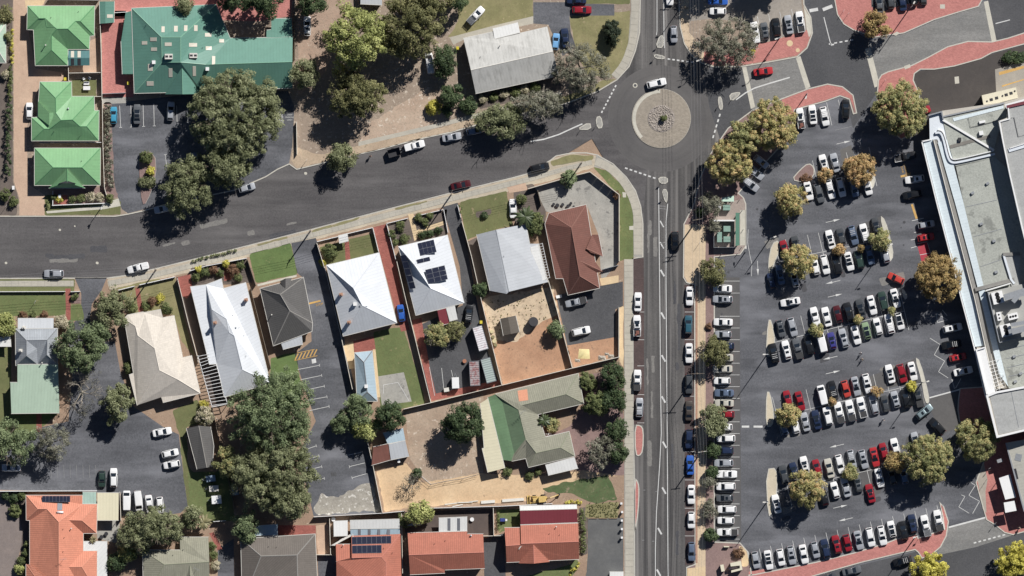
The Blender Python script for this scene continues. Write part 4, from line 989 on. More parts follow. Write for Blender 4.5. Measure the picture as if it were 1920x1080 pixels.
H = house('long white metal roofed house with slatted pergola along its side', 'house', (430, 630))
roof(H, dict(A=(357.8, 537.8, 0), B=(386.7, 533.8, 0), C=(415.5, 523, 0), D=(419, 541, 0), E=(461, 530, 0), Z=(507, 718, 0), Y=(421, 744.4, 0), X=(407, 682, 0), x=(393.3, 683, 0), a=(397.8, 580, 1.35), b=(425.5, 597.8, 2.3), c=(430.7, 623, 2.35), d=(440, 629, 2.5), e=(455.5, 693, 2.1)),
     ['AxXYedcbaB', 'BCDEZedcba', 'YZe'], roofmat('white_zinc', A(238, 242, 246), 'metal', .05, dirt=.16), ridge=plain('white_capping', A(228, 232, 236), .5))
chimney(H, 404, 605, 14); chimney(H, 462, 562, 14); vent(H, 437, 591); vent(H, 443, 614, 'turbine'); vent(H, 449, 614); vent(H, 458, 629); vent(H, 462, 667)
pg = thing('pergola', 'white slatted pergola over a dark side yard beside the long white roof', 'pergola', W(400, 712, Z0))
for i in range(16):
    t = i / 15; a = (372 + 25 * t, 668 + 92 * t); b = ((393, 663 + 0 * t) if t < .25 else (406 + 20 * (t - .25) / .75, 683 + 73 * (t - .25) / .75))
    if t < .25: b = (392 + 4 * t, 664 + 80 * t)
    p, q = W(*a, 2.75), W(*b, 2.75); m = MB(); d = (q - p)
    m.box((p + q) / 2, (d.length, .1, .12), math.atan2(d.y, d.x)); m.obj('slat', M_white, pg)
for a, b in (((371.5, 667), (398, 763)), ((406, 683), (427, 757)), ((397, 763), (427, 757))):
    p, q = W(*a, 2.6), W(*b, 2.6); d = q - p; m = MB(); m.box((p + q) / 2, (d.length, .14, .15), math.atan2(d.y, d.x)); m.obj('beam', M_white, pg)
for x, y in ((371.5, 667), (398, 763), (427, 757), (385, 716)): m = MB(); p = W(x, y, Z0); m.box(p, (.12, .12, 2.5)); m.obj('post', M_white, pg)
lay('side_yard', [(372, 668), (406, 683), (427, 757), (398, 764)], 5, M_brownpave)
H = house('charcoal tiled hip roofed house between the tarmac drive and the long white roof', 'house', (540, 580))
roof(H, dict(A=(488, 541, 0), B=(569, 520, 0), C=(586, 606, 0), c=(585, 621, 0), D=(513, 648, 0), r=(526, 552, 2.2), s=(544, 583, 2.4)), ['ABr', 'BCsr', 'CcDs', 'DArs'], DARKT, ridge=plain('grey_capping', A(150, 146, 140), .8))
roof(H, dict(a=(525, 527, 0), b=(548, 521, 0), c=(536, 548, 1.5), d=(536, 522, .9)), ['adc', 'dbc'], DARKT, 2.64, None, gutter=False, name='gable_roof')
roof(H, dict(a=(525, 637, .15), b=(566, 627, .15), c=(568, 645, 0), d=(531, 655, 0)), ['abcd'], ZINC, 2.3, M_render, .2, name='lean_to_roof')
vent(H, 497, 576); vent(H, 510, 590, 'flue')
H = house('white and blue grey metal hip roofed house beside the red brick driveway', 'house', (680, 555))
roof(H, dict(A=(612.5, 497.5, 0), B=(711, 474, 0), C=(744, 605, 0), D=(644, 630, 0), r=(663, 540, 2.6), s=(680, 573, 2.6)), ['ABr', 'BCsr', 'CDs', 'DArs'], MATS['white_zinc'], ridge=MATS['white_capping'], eave=2.9)
roof(H, dict(a=(668, 578, 1.6), b=(676, 572, 2.62), c=(690, 574, 2.4), d=(672, 588, 1.6)), ['abcd'], MATS['white_zinc'], 2.92, None, gutter=False, name='gablet_roof')
chimney(H, 640, 552, 14); chimney(H, 655, 604, 14); vent(H, 666, 570, 'box')
H = house('white metal roofed house carrying three black solar arrays', 'house', (808, 515))
roof(H, dict(A=(747.5, 462.5, 0), B=(839, 441, 0), C=(870, 567.5, 0), D=(780, 591, 0), r=(777, 496, 1.9), s=(808, 541, 2.1)), ['ABr', 'BCsr', 'CDs', 'DArs'], MATS['white_zinc'], ridge=MATS['white_capping'])
solar(H, 783, 456.5, 7.6, -1.8, 2.8, 11.8, 4, 2); solar(H, 781, 487, 12.2, -2.9, 1.8, 7.6, 2, 1)
solar(H, 797, 506, 12.2, -2.9, 2.1, 8.8, 3, 3); solar(H, 751, 479, 11, -1.5, 3.6, 12.6, 1, 5)
roof(H, dict(a=(820, 582, .2), b=(836, 578, .2), c=(842, 606, 0), d=(826, 610, 0)), ['abcd'], MAROON, 2.3, None, name='awning_roof')
roof(H, dict(a=(836.5, 578, .2), b=(853, 573, .2), c=(858, 598, 0), d=(843, 602, 0)), ['abcd'], WHITEZ, 2.3, None, name='awning_roof')

H = house('grey white gable roofed house with a white rail pergola, beside a palm', 'house', (955, 490))
roof(H, dict(a=(894, 440, 0), b=(930, 431, 1.4), c=(986, 420, 0), d=(993, 457, 0), e=(1010, 457, -.2), f=(1027, 529, -.2), g=(954, 547, 1.4), G=(950, 551, 1.3), h=(919, 545, 0)), ['abgGh', 'bcdefg'], ZINC, ridge=M_steel)
roof(H, dict(a=(995, 464, .02), b=(1009, 459, -.1), c=(1024, 524, -.1), d=(1007, 530, .02)), ['abcd'], WHITEZ, 2.66, None, name='verandah_roof')
for i in range(14):
    t = i / 13; p, q = W(1011 + 14 * t, 458 + 64 * t, 2.5), W(1017 + 14 * t, 456.5 + 64 * t, 2.5); m = MB(); d = q - p; m.box((p + q) / 2, (d.length, .08, .08), math.atan2(d.y, d.x)); m.obj('pergola_rail', M_white, H['root'])
p, q = W(1017, 456, 2.4), W(1031, 521, 2.4); m = MB(); m.box((p + q) / 2, ((q - p).length, .1, .14), math.atan2((q - p).y, (q - p).x)); m.obj('pergola_beam', M_white, H['root'])
vent(H, 945, 480)
H = house('brown red tiled house with two hipped bays on the walled corner lot', 'house', (1075, 470))
roof(H, dict(A=(1029, 400, 0), B=(1099, 384, 0), C=(1124, 540, 0), D=(1065, 553, 0), d=(1056, 522, 0), e=(1042, 522, 0), f=(1022, 420, 0), r=(1071, 427, 2.1), s=(1087, 518, 2.3)), ['ABr', 'BCsr', 'CDs', 'DdefArs'], REDT, ridge=plain('brown_capping', A(150, 104, 90), .8), walls=M_brickwall)
roof(H, dict(a=(1099, 466, 1.25), b=(1110, 440, .12), c=(1122, 440, 0), d=(1130, 480, 0), e=(1108, 474, .8)), ['abcd', 'ade'], REDT, 2.62, M_brickwall, .3, ridge=MATS['brown_capping'], name='bay_roof')
roof(H, dict(a=(1084, 488, 1.95), b=(1106, 476, .6), c=(1129, 509, 0), d=(1117, 512, 0), e=(1083, 492, 1.9)), ['abc', 'acde'], REDT, 2.6, None, ridge=MATS['brown_capping'], gutter=False, name='bay_roof')

H = house('olive green tiled courtyard house with bright green and cream verandah roofs', 'house', (1000, 800))
roof(H, dict(A=(928.5, 739, 0), B=(1083.7, 700.4, 0), C=(1094.3, 756.4, 0), D=(1008.3, 776.8, .05), E=(1022.6, 819.5, .05), F=(1067, 809, 0), G=(1077.6, 854.8, 0), H=(991, 876, 0), I=(986, 859, 0), J=(959.5, 864.4, 0), K=(943, 862, -.35), L=(914.6, 745, -.35),
     a=(941, 751, .1), b=(964.5, 851, .1), r=(972, 767.6, 1.25), s=(979, 759.4, 1.25), t=(1061.3, 739, 1.2), u=(986, 823.6, 1.25), v=(1005.3, 849, 1.0), w=(1051, 839, 1.0)),
     ['ABtsr', 'BCt', 'stCD', 'rsDEvu', 'EFwv', 'FGw', 'vwGH', 'uvHIJb', ('Aruba', 2), ('LAabJK', 1)], [GREENT, GREENP, GREENP2], ridge=plain('olive_capping', A(150, 152, 128), .8), walls=M_brickwall)
plate(H, 'replaced_tiles', [(970.5, 732.5), (988.5, 729.5), (990.5, 750), (973, 752.5)], plain('new_terracotta', A(224, 152, 116), .8, vary=.12), .03)
roof(H, dict(a=(901, 756, 0), b=(914.8, 747, .1), c=(946.5, 877.5, .1), d=(915, 885.5, 0), e=(904.4, 841, 0), f=(908, 840, 0)), ['abcdef'], CREAMM, 2.35, None, name='verandah_roof')
roof(H, dict(a=(1022.6, 872, .1), b=(1077, 857, .1), c=(1083.7, 877.6, 0), d=(1028, 890.8, 0)), ['abcd'], WHITEZ, 2.35, None, name='carport_roof')
for x, y in ((915, 883), (943, 876), (1029, 889), (1082, 876)): m = MB(); m.box(W(x, y, Z0), (.12, .12, 2.3)); m.obj('post', M_white, H['root'])
antenna(H, 980, 772, 30); vent(H, 985, 834)
H = house('orange tiled roof house with solar water heater and cream carport', 'house', (115, 1000))
roof(H, dict(A=(49.6, 928.5, 0), B=(155, 928.5, 0), b=(155, 945, 0), C=(182.4, 945, 0), D=(181.5, 999.4, 0), E=(156.5, 999.4, 0), F=(156.5, 1032.8, 0), G=(182.4, 1032.8, 0), H=(182, 1110, 0), h=(156.5, 1110, 0), I=(56.5, 1130, 0), J=(56.5, 975.4, 0), K=(50, 974.8, 0),
     r=(72, 954, 1.3), s=(89, 954, 1.35), t=(111.7, 978, 2.7), u=(111.7, 1062.4, 2.7), x=(111.7, 1130, 2.7), v=(130.5, 974.8, 1.5), w=(154.6, 975.4, 1.45), y=(130.5, 1062.4, 1.5), z=(154.6, 1062.4, 1.5), q=(156.5, 1130, 0)),
     ['ABbtsr', 'tbvEFyu', 'bCwv', 'CDw', 'vwDE', 'FGzy', 'GHz', 'yzHh', 'uyhqx', 'AKr', 'KJsr', 'JIxuts'], ORANGET, ridge=plain('orange_capping', A(226, 150, 120), .8), walls=M_brickwall)
roof(H, dict(a=(49.6, 1057.8, 0), b=(56.5, 1057.8, .35), c=(88, 1085, 1.9), d=(88, 1130, 1.9), e=(49.6, 1130, 0), f=(70, 1085, 1.2)), ['abcf', 'aef', 'fcde'], ORANGET, 2.64, M_brickwall, ridge=MATS['orange_capping'], name='gable_roof')
solar(H, 79.8, 929.5, 6.55, 0, 0, 11.8, 8, 1)
plate(H, 'collector_panel', rect(113, 949, 9, 15), M_alu, .09); p = W(114, 960, zat(H, 114, 960) + .3); m = MB(); m.tube([p - Vector((.8, 0, 0)), p + Vector((.8, 0, 0))], .28, 12); m.obj('water_tank', M_white, H['root'], True)
for x, y in ((120, 991), (122, 1007), (120, 1033)): vent(H, x, y)
vent(H, 135, 990, 'flue'); antenna(H, 121, 1047, 10)
roof(H, dict(a=(155.5, 922.5, 0), b=(181, 922.5, 0), c=(181, 944.5, .1), d=(155.5, 944.5, .1)), ['abcd'], CLEAR, 2.35, None, name='pergola_roof')
roof(H, dict(a=(183, 924, 0), b=(223, 924, 0), c=(222.5, 975, .15), d=(183, 975, .15)), ['abcd'], CREAMM, 2.4, None, name='carport_roof')
roof(H, dict(a=(157, 1015, 0), b=(201.5, 1015, 0), c=(201.5, 1110, .1), d=(183, 1110, .1), e=(183, 1032, .1), f=(157, 1032, .1)), ['abcdef'], WHITEZ, 2.3, None, name='patio_roof')
for x, y in ((221, 925), (221, 974), (200, 1016), (200, 1080)): m = MB(); m.box(W(x, y, Z0), (.1, .1, 2.25)); m.obj('post', M_white, H['root'])

H = house('sage green tiled roof house at the bottom edge below a leafy tree', 'house', (335, 1055))
roof(H, dict(A=(268, 1031, 0), B=(338, 1031, 0), b=(338, 1007, -.6), C=(391, 1007, -.6), D=(393, 1053, 1.4), r=(309, 1058, 1.4), s=(340, 1056, 1.4), E=(394, 1130, 0), F=(270, 1130, 0)), ['ABsr', 'BbCDs', 'rsDEF', 'AFr'], GREENT, ridge=MATS['olive_capping'])
roof(H, dict(a=(357, 1060, 1.35), b=(336, 1086, .05), c=(380, 1086, .05), d=(357, 1086, 1.3)), ['abd', 'adc'], GREENT, 2.62, None, gutter=False, ridge=MATS['olive_capping'], name='gable_roof')
vent(H, 344, 1030); vent(H, 325, 1040); antenna(H, 370, 1066, -30)
H = house('grey brown tiled hip roof house at the bottom edge', 'house', (525, 1045))
roof(H, dict(A=(452, 1010, 0), B=(591, 1001, 0), C=(597, 1130, 0), c=(560, 1130, 1.6), D=(455, 1130, 0), r=(490, 1042, 1.7), s=(557.5, 1040, 1.75)), ['ABsr', 'BCcs', 'rscD', 'ADr'], GREYT, ridge=MATS['grey_capping'], walls=M_brickwall)
vent(H, 504, 1024); vent(H, 519, 1025)
roof(H, dict(a=(478, 986, .2), b=(521, 983, .2), c=(521, 1003, 0), d=(477, 1004, 0)), ['abcd'], BLUEM, 2.3, None, name='patio_roof')
H = house('terracotta tiled house with two rows of solar panels and white patio roof', 'house', (690, 1040))
roof(H, dict(A=(659, 1004, 0), B=(751, 1001, 0), C=(754, 1130, 0), c=(724, 1130, 1.7), d=(632, 1130, 0), N=(630, 1020, 0), n=(659, 1020, .05), q=(660, 1050, 1.3), p=(631, 1052, 1.3), r=(660, 1045, 1.75), s=(716, 1043.7, 1.75), t=(724, 1053, 1.7)),
     ['ABsr', 'BCcts', 'prstcd', 'Nnqp'], TERRA, ridge=plain('terracotta_capping', A(206, 128, 108), .8), walls=M_brickwall)
solar(H, 660, 1006.5, 9.2, -.25, .3, 14, 8, 1); solar(H, 660.5, 1022.5, 9.2, -.2, .3, 15, 6, 1)
roof(H, dict(a=(656.5, 975.5, .25), b=(749, 973, .25), c=(750, 990, .05), d=(657, 991, .05)), ['abcd'], WHITEZ, 2.6, None, name='patio_roof')
roof(H, dict(a=(657, 991.5, .1), b=(750, 990.5, .1), c=(750, 1001, 0), d=(658, 1005, 0)), ['abcd'], BLUEM, 2.45, None, name='patio_roof')
for x in (674, 692.5, 710.5, 728.5): plate(H, 'skylight', rect(x, 997.5, 5.5, 10), M_alu, .05)
vent(H, 644, 1021, 'flue'); vent(H, 720, 1027); vent(H, 736, 1036)
H = house('terracotta tiled gable roof house with a striped white carport behind', 'house', (838, 1037))
roof(H, dict(A=(764.5, 999, 0), B=(876, 996, 0), b=(876, 1001, .15), C=(906, 1001, .15), r=(907.5, 1035, 1.55), s=(767, 1040, 1.55), D=(909, 1065, .15), d=(834, 1068, .1), e=(834, 1074, 0), E=(769, 1077, 0)), ['ABbCrs', 'srDdeE'], TERRA, ridge=MATS['terracotta_capping'], walls=M_brickwall)
roof(H, dict(a=(823, 971, .2), b=(876, 969, .2), c=(876, 995, 0), d=(823, 997, 0)), ['abcd'], WHITEZ, 2.35, None, name='carport_roof')
for x in (842, 860): plate(H, 'skylight', rect(x, 983, 5.5, 23), M_alu, .05)
vent(H, 835, 1013); vent(H, 815, 1019); vent(H, 883, 1004, 'turbine')
H = house('terracotta tiled house with a plum red metal roof along its back', 'house', (1015, 1010))
roof(H, dict(A=(976, 984.6, 0), B=(1084, 981, 0), r=(1085, 1015, 1.6), s=(977, 1019, 1.6), N=(946, 989, .1), n=(974, 989, .12), q=(975.5, 1021, 1.5), p=(948.5, 1023, 1.5), C=(1085.7, 1048, 0), D=(950, 1054, 0)), ['ABrs', 'Nnqp', 'pqsrCD'], TERRA, ridge=MATS['terracotta_capping'], walls=M_brickwall)
roof(H, dict(a=(1000, 1021, 1.55), b=(1001, 1056, 1.5), c=(1031, 1053, .05), d=(972, 1056, .05)), ['abc', 'adb'], TERRA, 2.64, None, gutter=False, ridge=MATS['terracotta_capping'], name='gable_roof')
roof(H, dict(a=(975, 957, .5), b=(1082, 954, .5), c=(1082.4, 979, .1), d=(976, 983, .1)), ['abcd'], MAROON, 2.5, M_render, .1, name='rear_roof')
roof(H, dict(a=(974, 948.5, .1), b=(1081.5, 946, .1), c=(1082, 953.5, .3), d=(975, 956.5, .3)), ['abcd'], WHITEZ, 2.75, None, name='canopy_roof')
vent(H, 1043, 987, 'flue'); vent(H, 1030, 1000); vent(H, 1049, 1002)
# --- sheds and outbuildings
H = house('dark grey corrugated gable shed on the grass beside the big leafy tree', 'shed', (376, 840), 'garden_shed')
roof(H, dict(a=(350, 803, 0), b=(373, 798, .9), c=(395, 800, 0), d=(401, 836, 0), e=(398, 875, 0), f=(388, 876.5, .9), g=(370, 879.5, 0)), ['abfg', 'bcdef'], DARKT, 2.3, M_fence_dk, .2, ridge=MATS['grey_capping'])
H = house('narrow blue grey hip roofed outbuilding beside the back lawn', 'shed', (686, 700), 'outbuilding')
roof(H, dict(A=(665, 661.5, 0), B=(698, 658, 0), C=(707.5, 752, 0), D=(670, 752, 0), r=(682.5, 679, 1.0), s=(689, 735, 1.0)), ['ABr', 'BCsr', 'CDs', 'DArs'], BLUEM, 2.3, ridge=M_steel)
vent(H, 687, 724, 'box')
H = house('rusty patched iron lean-to shed behind the dark tree', 'shed', (735, 845), 'outbuilding')
roof(H, dict(a=(697, 872, 0), b=(700, 838, .3), c=(728, 832, .3), d=(732, 862, 0)), ['abcd'], RUST, 2.1, M_fence_dk, .1)
roof(H, dict(a=(729, 833, .3), b=(760, 826, .3), c=(767, 855, 0), d=(733, 862, 0)), ['abcd'], ZINC, 2.16, M_fence_dk, .1, name='roof_sheet')
roof(H, dict(a=(718, 812, .1), b=(756, 803, .1), c=(760, 825, .35), d=(727, 831.5, .35)), ['abcd'], BLUEM, 2.1, M_fence_dk, .1, name='roof_sheet')
H = house('small dark brown gable shed in the sandy back yard', 'shed', (956, 610), 'garden_shed')
roof(H, dict(a=(938, 597.5, 0), b=(952.5, 594.5, .4), c=(966.7, 591.7, 0), d=(974, 623, 0), e=(958, 626, .4), f=(944, 629, 0)), ['abef', 'bcde'], roofmat('brown_sheet', A(112, 104, 94), 'metal', .15), 2.1, M_fence_dk, .12)
H = house('plain white shed beside the solar panelled terracotta house', 'shed', (639, 991), 'garden_shed')
roof(H, dict(a=(625.5, 977, 0), b=(652, 976, 0), c=(652, 1004, .15), d=(626, 1005, .15)), ['abcd'], WHITEZ, 2.3, M_white, .1)
H = house('small grey iron garden shed under the yellow green bush', 'shed', (775, 975), 'garden_shed')
roof(H, dict(a=(758, 972, 0), b=(788, 967, 0), c=(790, 983, .15), d=(760, 985, .15)), ['abcd'], ZINC, 2.1, M_fence_dk, .1)
H = house('white box roof at the bottom edge beside the worn tarmac yard', 'shed', (1155, 1090), 'outbuilding')
roof(H, dict(a=(1143, 1072, 0), b=(1169, 1072, 0), c=(1169, 1110, .1), d=(1143, 1110, .1)), ['abcd'], WHITEZ, 2.6, M_white, .1)
H = house('flat white roofed garden canopy over a path in the walled front yard', 'canopy', (644, 446), 'garden_canopy')
roof(H, dict(a=(635, 442, 0), b=(651, 438, 0), c=(653, 452, 0), d=(637, 456, 0)), ['abcd'], WHITEZ, 2.2, None)
for x, y in ((636, 443), (650, 440), (652, 451), (638, 454)): m = MB(); m.box(W(x, y, Z0), (.08, .08, 2.1)); m.obj('post', M_white, H['root'])

# ------------------------------------------------------------------ shopping centre
def flat(root, name, pts, z0, z1, mat):
    b = MB(); b.prism([(W(x, y).x, W(x, y).y) for x, y in pts], z0, z1)
    return b.obj(name, mat, root)
def parapet(root, pts, z, w=.25, h=.5, mat=None, name='parapet'):
    q = P2(pts); l, r = offset(q, w / 2), offset(q, -w / 2)
    b = MB()
    for i in range(len(q) - 1):
        b.prism([l[i], l[i + 1], r[i + 1], r[i]], z - .3, z + h)
    return b.obj(name, mat or M_white, root)
GRAV = ground('gravel_roof', A(182, 185, 175), A(160, 163, 155), .15, 1.8, .5, spots=(.12, .6, A(134, 136, 130)), mid=.3)
GRAV2 = ground('grey_membrane', A(186, 187, 183), A(164, 165, 163), .2, 2.0, .4, streak=(.02, .5, math.radians(-14), .2))
BLUER = roofmat('pale_blue_roofing', A(236, 246, 254, 1.2), 'metal', .03, dirt=.2)
M_wallshop = plain('shop_wall', A(196, 190, 178), .8, vary=.08)
mall = thing('shopping_centre', 'long flat roofed shopping centre with pale blue roof strips and parapets', 'building', W(1850, 520, 0))
flat(mall, 'wall', [(1745, 216), (1766, 208), (1880, 192), (2000, 160), (2000, 728), (1848, 728), (1830, 652), (1801, 545), (1783, 480), (1757, 380), (1730, 266), (1742, 262)], 0, 5.0, M_wallshop)
LE = [(1727, 265), (1755, 380), (1781, 480), (1801, 560), (1826, 654), (1847, 745)]
def strip(pts_l, pts_r, z0, z1, mat, name):
    b = MB(); n = len(pts_l)
    vl = [W(*p, z0) for p in pts_l]; vr = [W(*p, z1) for p in pts_r]
    me = mk_mesh(name, [v - mall.location for v in vl + vr], [[i + n, i, i + 1, i + n + 1][::1] for i in range(n - 1)], mat)
    uvl = me.uv_layers.new(name='UVMap'); V = vl + vr
    d = (vl[-1] - vl[0]).normalized(); u = Vector((-d.y, d.x, 0))
    for l in me.loops: uvl.data[l.index].uv = (V[l.vertex_index].dot(d), V[l.vertex_index].dot(u))
    return link(name, me, mall)
RE1 = [(1747, 262), (1777, 380), (1803, 480), (1824, 560), (1843, 648)]
strip([(1729, 265), (1757, 380), (1783, 480), (1803, 560), (1827, 650)], RE1, 5.15, 5.45, BLUER, 'canopy_roof')
flat(mall, 'white_roof', [(1828, 655), (1844, 650), (1853, 690), (1864, 735), (1850, 740)], 5.0, 8.6, M_white)
parapet(mall, [(1844, 651), (1828, 656), (1848, 739)], 8.6, .3, .4)
parapet(mall, LE, 5.15, .3, .55); parapet(mall, [(1745, 262), (1726, 266)], 5.15, .3, .55)
parapet(mall, [(1749, 262), (1779, 380), (1805, 480), (1826, 560), (1846, 650), (1864, 728)], 5.3, .22, .9, M_offwhite)
strip([(1750, 262), (1781, 380), (1807, 480), (1828, 560), (1848, 650), (1866, 725)], [(1755, 262), (1787, 380), (1814, 480), (1834, 560), (1853, 650), (1870, 725)], 5.3, 5.3, ground('grey_gutter', A(150, 148, 142), A(136, 134, 130), .4, 2.4, .2), 'box_gutter')
strip([(1757, 268), (1789, 380), (1816, 480), (1837, 560), (1856, 640), (1871, 700)], [(1774, 262), (1805, 380), (1829, 480), (1846, 550), (1864, 625), (1889, 725)], 5.6, 5.75, BLUER, 'roof_strip')
flat(mall, 'blue_roof', [(1741, 218), (1764, 210), (1772, 240), (1790, 312), (1775, 312), (1756, 262), (1742, 262)], 5.0, 5.45, plain('blue_membrane', A(226, 233, 240), .6, vary=.06))
flat(mall, 'gravel_roof', [(1766, 222), (1880, 196), (1890, 230), (1870, 250), (1862, 284), (1866, 296), (1790, 312), (1774, 262)], 5.0, 5.62, GRAV)
flat(mall, 'gravel_roof', [(1791, 313), (1866, 296), (1890, 320), (2000, 300), (2000, 728), (1890, 728), (1864, 625), (1846, 550), (1829, 480), (1805, 380)], 5.0, 5.60, GRAV)
# rounded blue parapet channel round the northern roof
ch = chaikin([(1752, 250), (1762, 248), (1768, 262), (1775, 295), (1782, 306), (1800, 304), (1864, 289)], 2, False)
parapet(mall, ch, 5.6, .5, .5, MATS['blue_membrane'], 'curved_parapet'); parapet(mall, chaikin([(1757, 244), (1766, 246), (1772, 262), (1779, 293), (1784, 300), (1800, 298), (1862, 283)], 2, False), 5.6, .22, .7, M_white, 'curved_parapet')
parapet(mall, [(1766, 225), (1862, 282)], 5.65, .5, .35, M_white, 'roof_pipe')
parapet(mall, [(1780, 276), (1816, 266), (1855, 256)], 5.6, .8, .12, ground('walkway', A(140, 136, 128), A(126, 122, 116), .3, 2.4, .2), 'roof_walkway')
parapet(mall, [(1739, 217), (1764, 210), (1767, 224)], 5.4, .3, .9, M_steel); parapet(mall, [(1768, 219), (1882, 194)], 5.6, .35, .35, M_steel)
strip([(1785, 222), (1880, 198)], [(1787, 228), (1880, 204)], 5.72, 5.72, BLUER, 'roof_strip')
for q in ([(1814, 222), (1818, 239), (1832, 236), (1868, 227)], [(1893, 221), (1898, 220), (1905, 257), (1920, 253)]): 
    b = MB(); b.tube([W(x, y, 5.85) for x, y in q], .06, 6); b.obj('service_pipe', M_dark, mall)
def unit(x, y, w, d, h, z, a, name='plant_unit', fans=0, along=1, mat=None):
    b = MB(); p = W(x, y, z); ra = math.radians(a); b.box(p, (w, d, h), ra); o = b.obj(name, mat or M_white, mall)
    u = Vector((math.cos(ra), math.sin(ra), 0)) if along else Vector((-math.sin(ra), math.cos(ra), 0)); L = w if along else d
    for k in range(fans):
        c = p + u * L * ((k + .5) / fans - .5) * .82 + Vector((0, 0, h)); f = MB(); f.disc(c, min(w, d) * .2 if not along else min(L / fans * .36, d * .36), .06, 16); f.obj('fan', M_black, o)
unit(1840, 229, 1.5, .6, .5, 5.7, 12); unit(1838, 250, 1.0, 1.0, .8, 5.65, 10); unit(1798, 262, .7, .9, .6, 5.65, 0, mat=M_dark)
for x, y, w, d, n in ((1868.5, 558, 2.7, 2.9, 3), (1884, 619, 2.7, 2.9, 3)):
    unit(x, y, w, d, 1.5, 6.6, 14, 'chiller', n, 0)
unit(1871, 593, 1.1, 2.1, 1.3, 6.6, 12, 'chiller', 2, 0); unit(1897, 593, 2.4, 1.5, 1.4, 6.6, 14, 'chiller', 3, 1)
flat(mall, 'plant_deck', [(1851, 548), (1925, 530), (1980, 520), (1980, 622), (1912, 632), (1872, 641)], 5.5, 6.6, roofmat('plant_deck_sheet', A(196, 196, 190), 'metal', .06, dirt=.3))
parapet(mall, [(1850, 547), (1872, 642)], 6.6, .2, 1.2, M_steel, 'plant_screen'); parapet(mall, [(1872, 642), (1909, 632)], 6.6, .2, 1.0, M_steel, 'plant_screen'); parapet(mall, [(1846, 545), (1893, 531)], 6.4, .25, .8, M_white, 'plant_screen')
for q, w in (([(1880, 558), (1920, 545)], 1.5), ([(1894, 622), (1925, 614)], 1.4), ([(1893, 609), (1925, 603)], .9), ([(1896, 566), (1908, 552), (1925, 549)], 1.1), ([(1888, 622), (1900, 618)], 1.0)):
    parapet(mall, q, 7.0 + w * .06 + q[0][0] * .0011, w, .7, M_steel, 'duct')
flat(mall, 'roof_step', [(1878, 478), (1911, 474), (1912, 540), (1896, 540), (1884, 500)], 5.5, 5.9, GRAV2)
parapet(mall, [(1879, 477), (1911, 476)], 5.9, .8, .25, MATS['grey_gutter'], 'roof_kerb'); parapet(mall, [(1880, 478), (1894, 524), (1900, 532)], 5.8, .5, .3, MATS['blue_membrane'], 'roof_kerb')
parapet(mall, [(1827, 543), (1900, 524)], 5.7, .9, .25, MATS['grey_gutter'], 'roof_kerb')
for i in range(7): parapet(mall, [(1810 + i * 13.5, 392 + i * 56 - 4), (1868 + i * 9, 379 + i * 54 - 4)] if i < 3 else [(1884 + (i - 3) * 1.5, 655 + (i - 3) * 17), (1985, 632 + (i - 3) * 17)], 5.58 + .003 * i, .12, .08, M_steel, 'roof_seam')
for x, y in ((1822, 362), (1850, 344), (1838, 420), (1862, 452), (1866, 510), (1900, 668), (1912, 700), (1902, 715)): unit(x, y, .8, .6, .5, 5.6, 14 + x % 30, 'roof_vent', 0, 1, M_steel)
# taller block along the picture border and its neighbours
tall = thing('shop_block', 'tall pale roofed block standing above the gravel roof at the picture border', 'building', W(1930, 330, 0))
flat(tall, 'wall', [(1869, 228), (1885, 222), (1888, 196), (2000, 165), (2000, 620), (1946, 560), (1912, 425), (1890, 330), (1876, 260)], 5.5, 9.6, M_wallshop)
flat(tall, 'roof', [(1874, 230), (1888, 222), (1891, 200), (2000, 170), (2000, 610), (1948, 558), (1914, 425), (1893, 330), (1879, 260)], 9.5, 9.68, GRAV2)
parapet(tall, [(1887, 197), (1889, 224), (1871, 229)], 9.6, .3, .4); parapet(tall, [(1871, 229), (1877, 262), (1891, 330), (1913, 426), (1946, 560)], 9.6, .35, .4)
parapet(tall, [(1888, 283), (1925, 272)], 9.6, .9, .35, MATS['blue_membrane'], 'roof_kerb'); parapet(tall, [(1890, 279), (1925, 268)], 9.6, .2, .6, M_white)
b = MB(); b.tube([W(x, y, 9.85) for x, y in ((1893, 222), (1898, 221), (1906, 257), (1925, 252))], .06, 6); b.obj('service_pipe', M_dark, tall)
flat(tall, 'awning', [(1881, 197), (1920, 186), (1960, 175), (1960, 182), (1920, 194), (1884, 205)], 9.7, 9.95, M_white)
flat(tall, 'fascia_band', [(1884, 199), (1920, 190), (1960, 179), (1960, 184), (1920, 196), (1885, 204)], 9.9, 10.02, plain('plum_fascia', A(128, 58, 68), .6))
pl = thing('plant_housing', 'cream metal plant housing with square grilles in the service yard', 'plant housing', W(1875, 183, 0))
flat(pl, 'casing', [(1840, 179), (1904, 164), (1908, 184), (1844, 200)], 0, 3.2, M_cream)
for x, y in ((1858, 187), (1868, 184), (1886, 178), (1895, 175)): 
    m = MB(); m.box(W(x, y, 3.2), (.75, .65, .08), .22); m.obj('grille', M_dark, pl)
for x, y in ((1850, 190), (1879, 180), (1902, 171)): m = MB(); m.disc(W(x, y, 3.2), .22, .12, 12); m.obj('vent_cap', M_dark, pl)
low = thing('shop_block', 'square grey flat roofed block with white parapet below the long roof', 'building', W(1900, 775, 0))
flat(low, 'wall', [(1847, 742), (1866, 735), (1990, 712), (1990, 790), (1868, 820)], 0, 9.2, M_wallshop)
flat(low, 'roof', [(1853, 741), (1866, 738), (1990, 714), (1990, 786), (1870, 814)], 9.1, 9.3, GRAV2)
parapet(low, [(1990, 788), (1867, 818), (1848, 742), (1866, 735), (1990, 712)], 9.2, .5, .5); parapet(low, [(1893, 732), (1907, 800)], 9.3, .1, .06, M_steel, 'roof_seam')
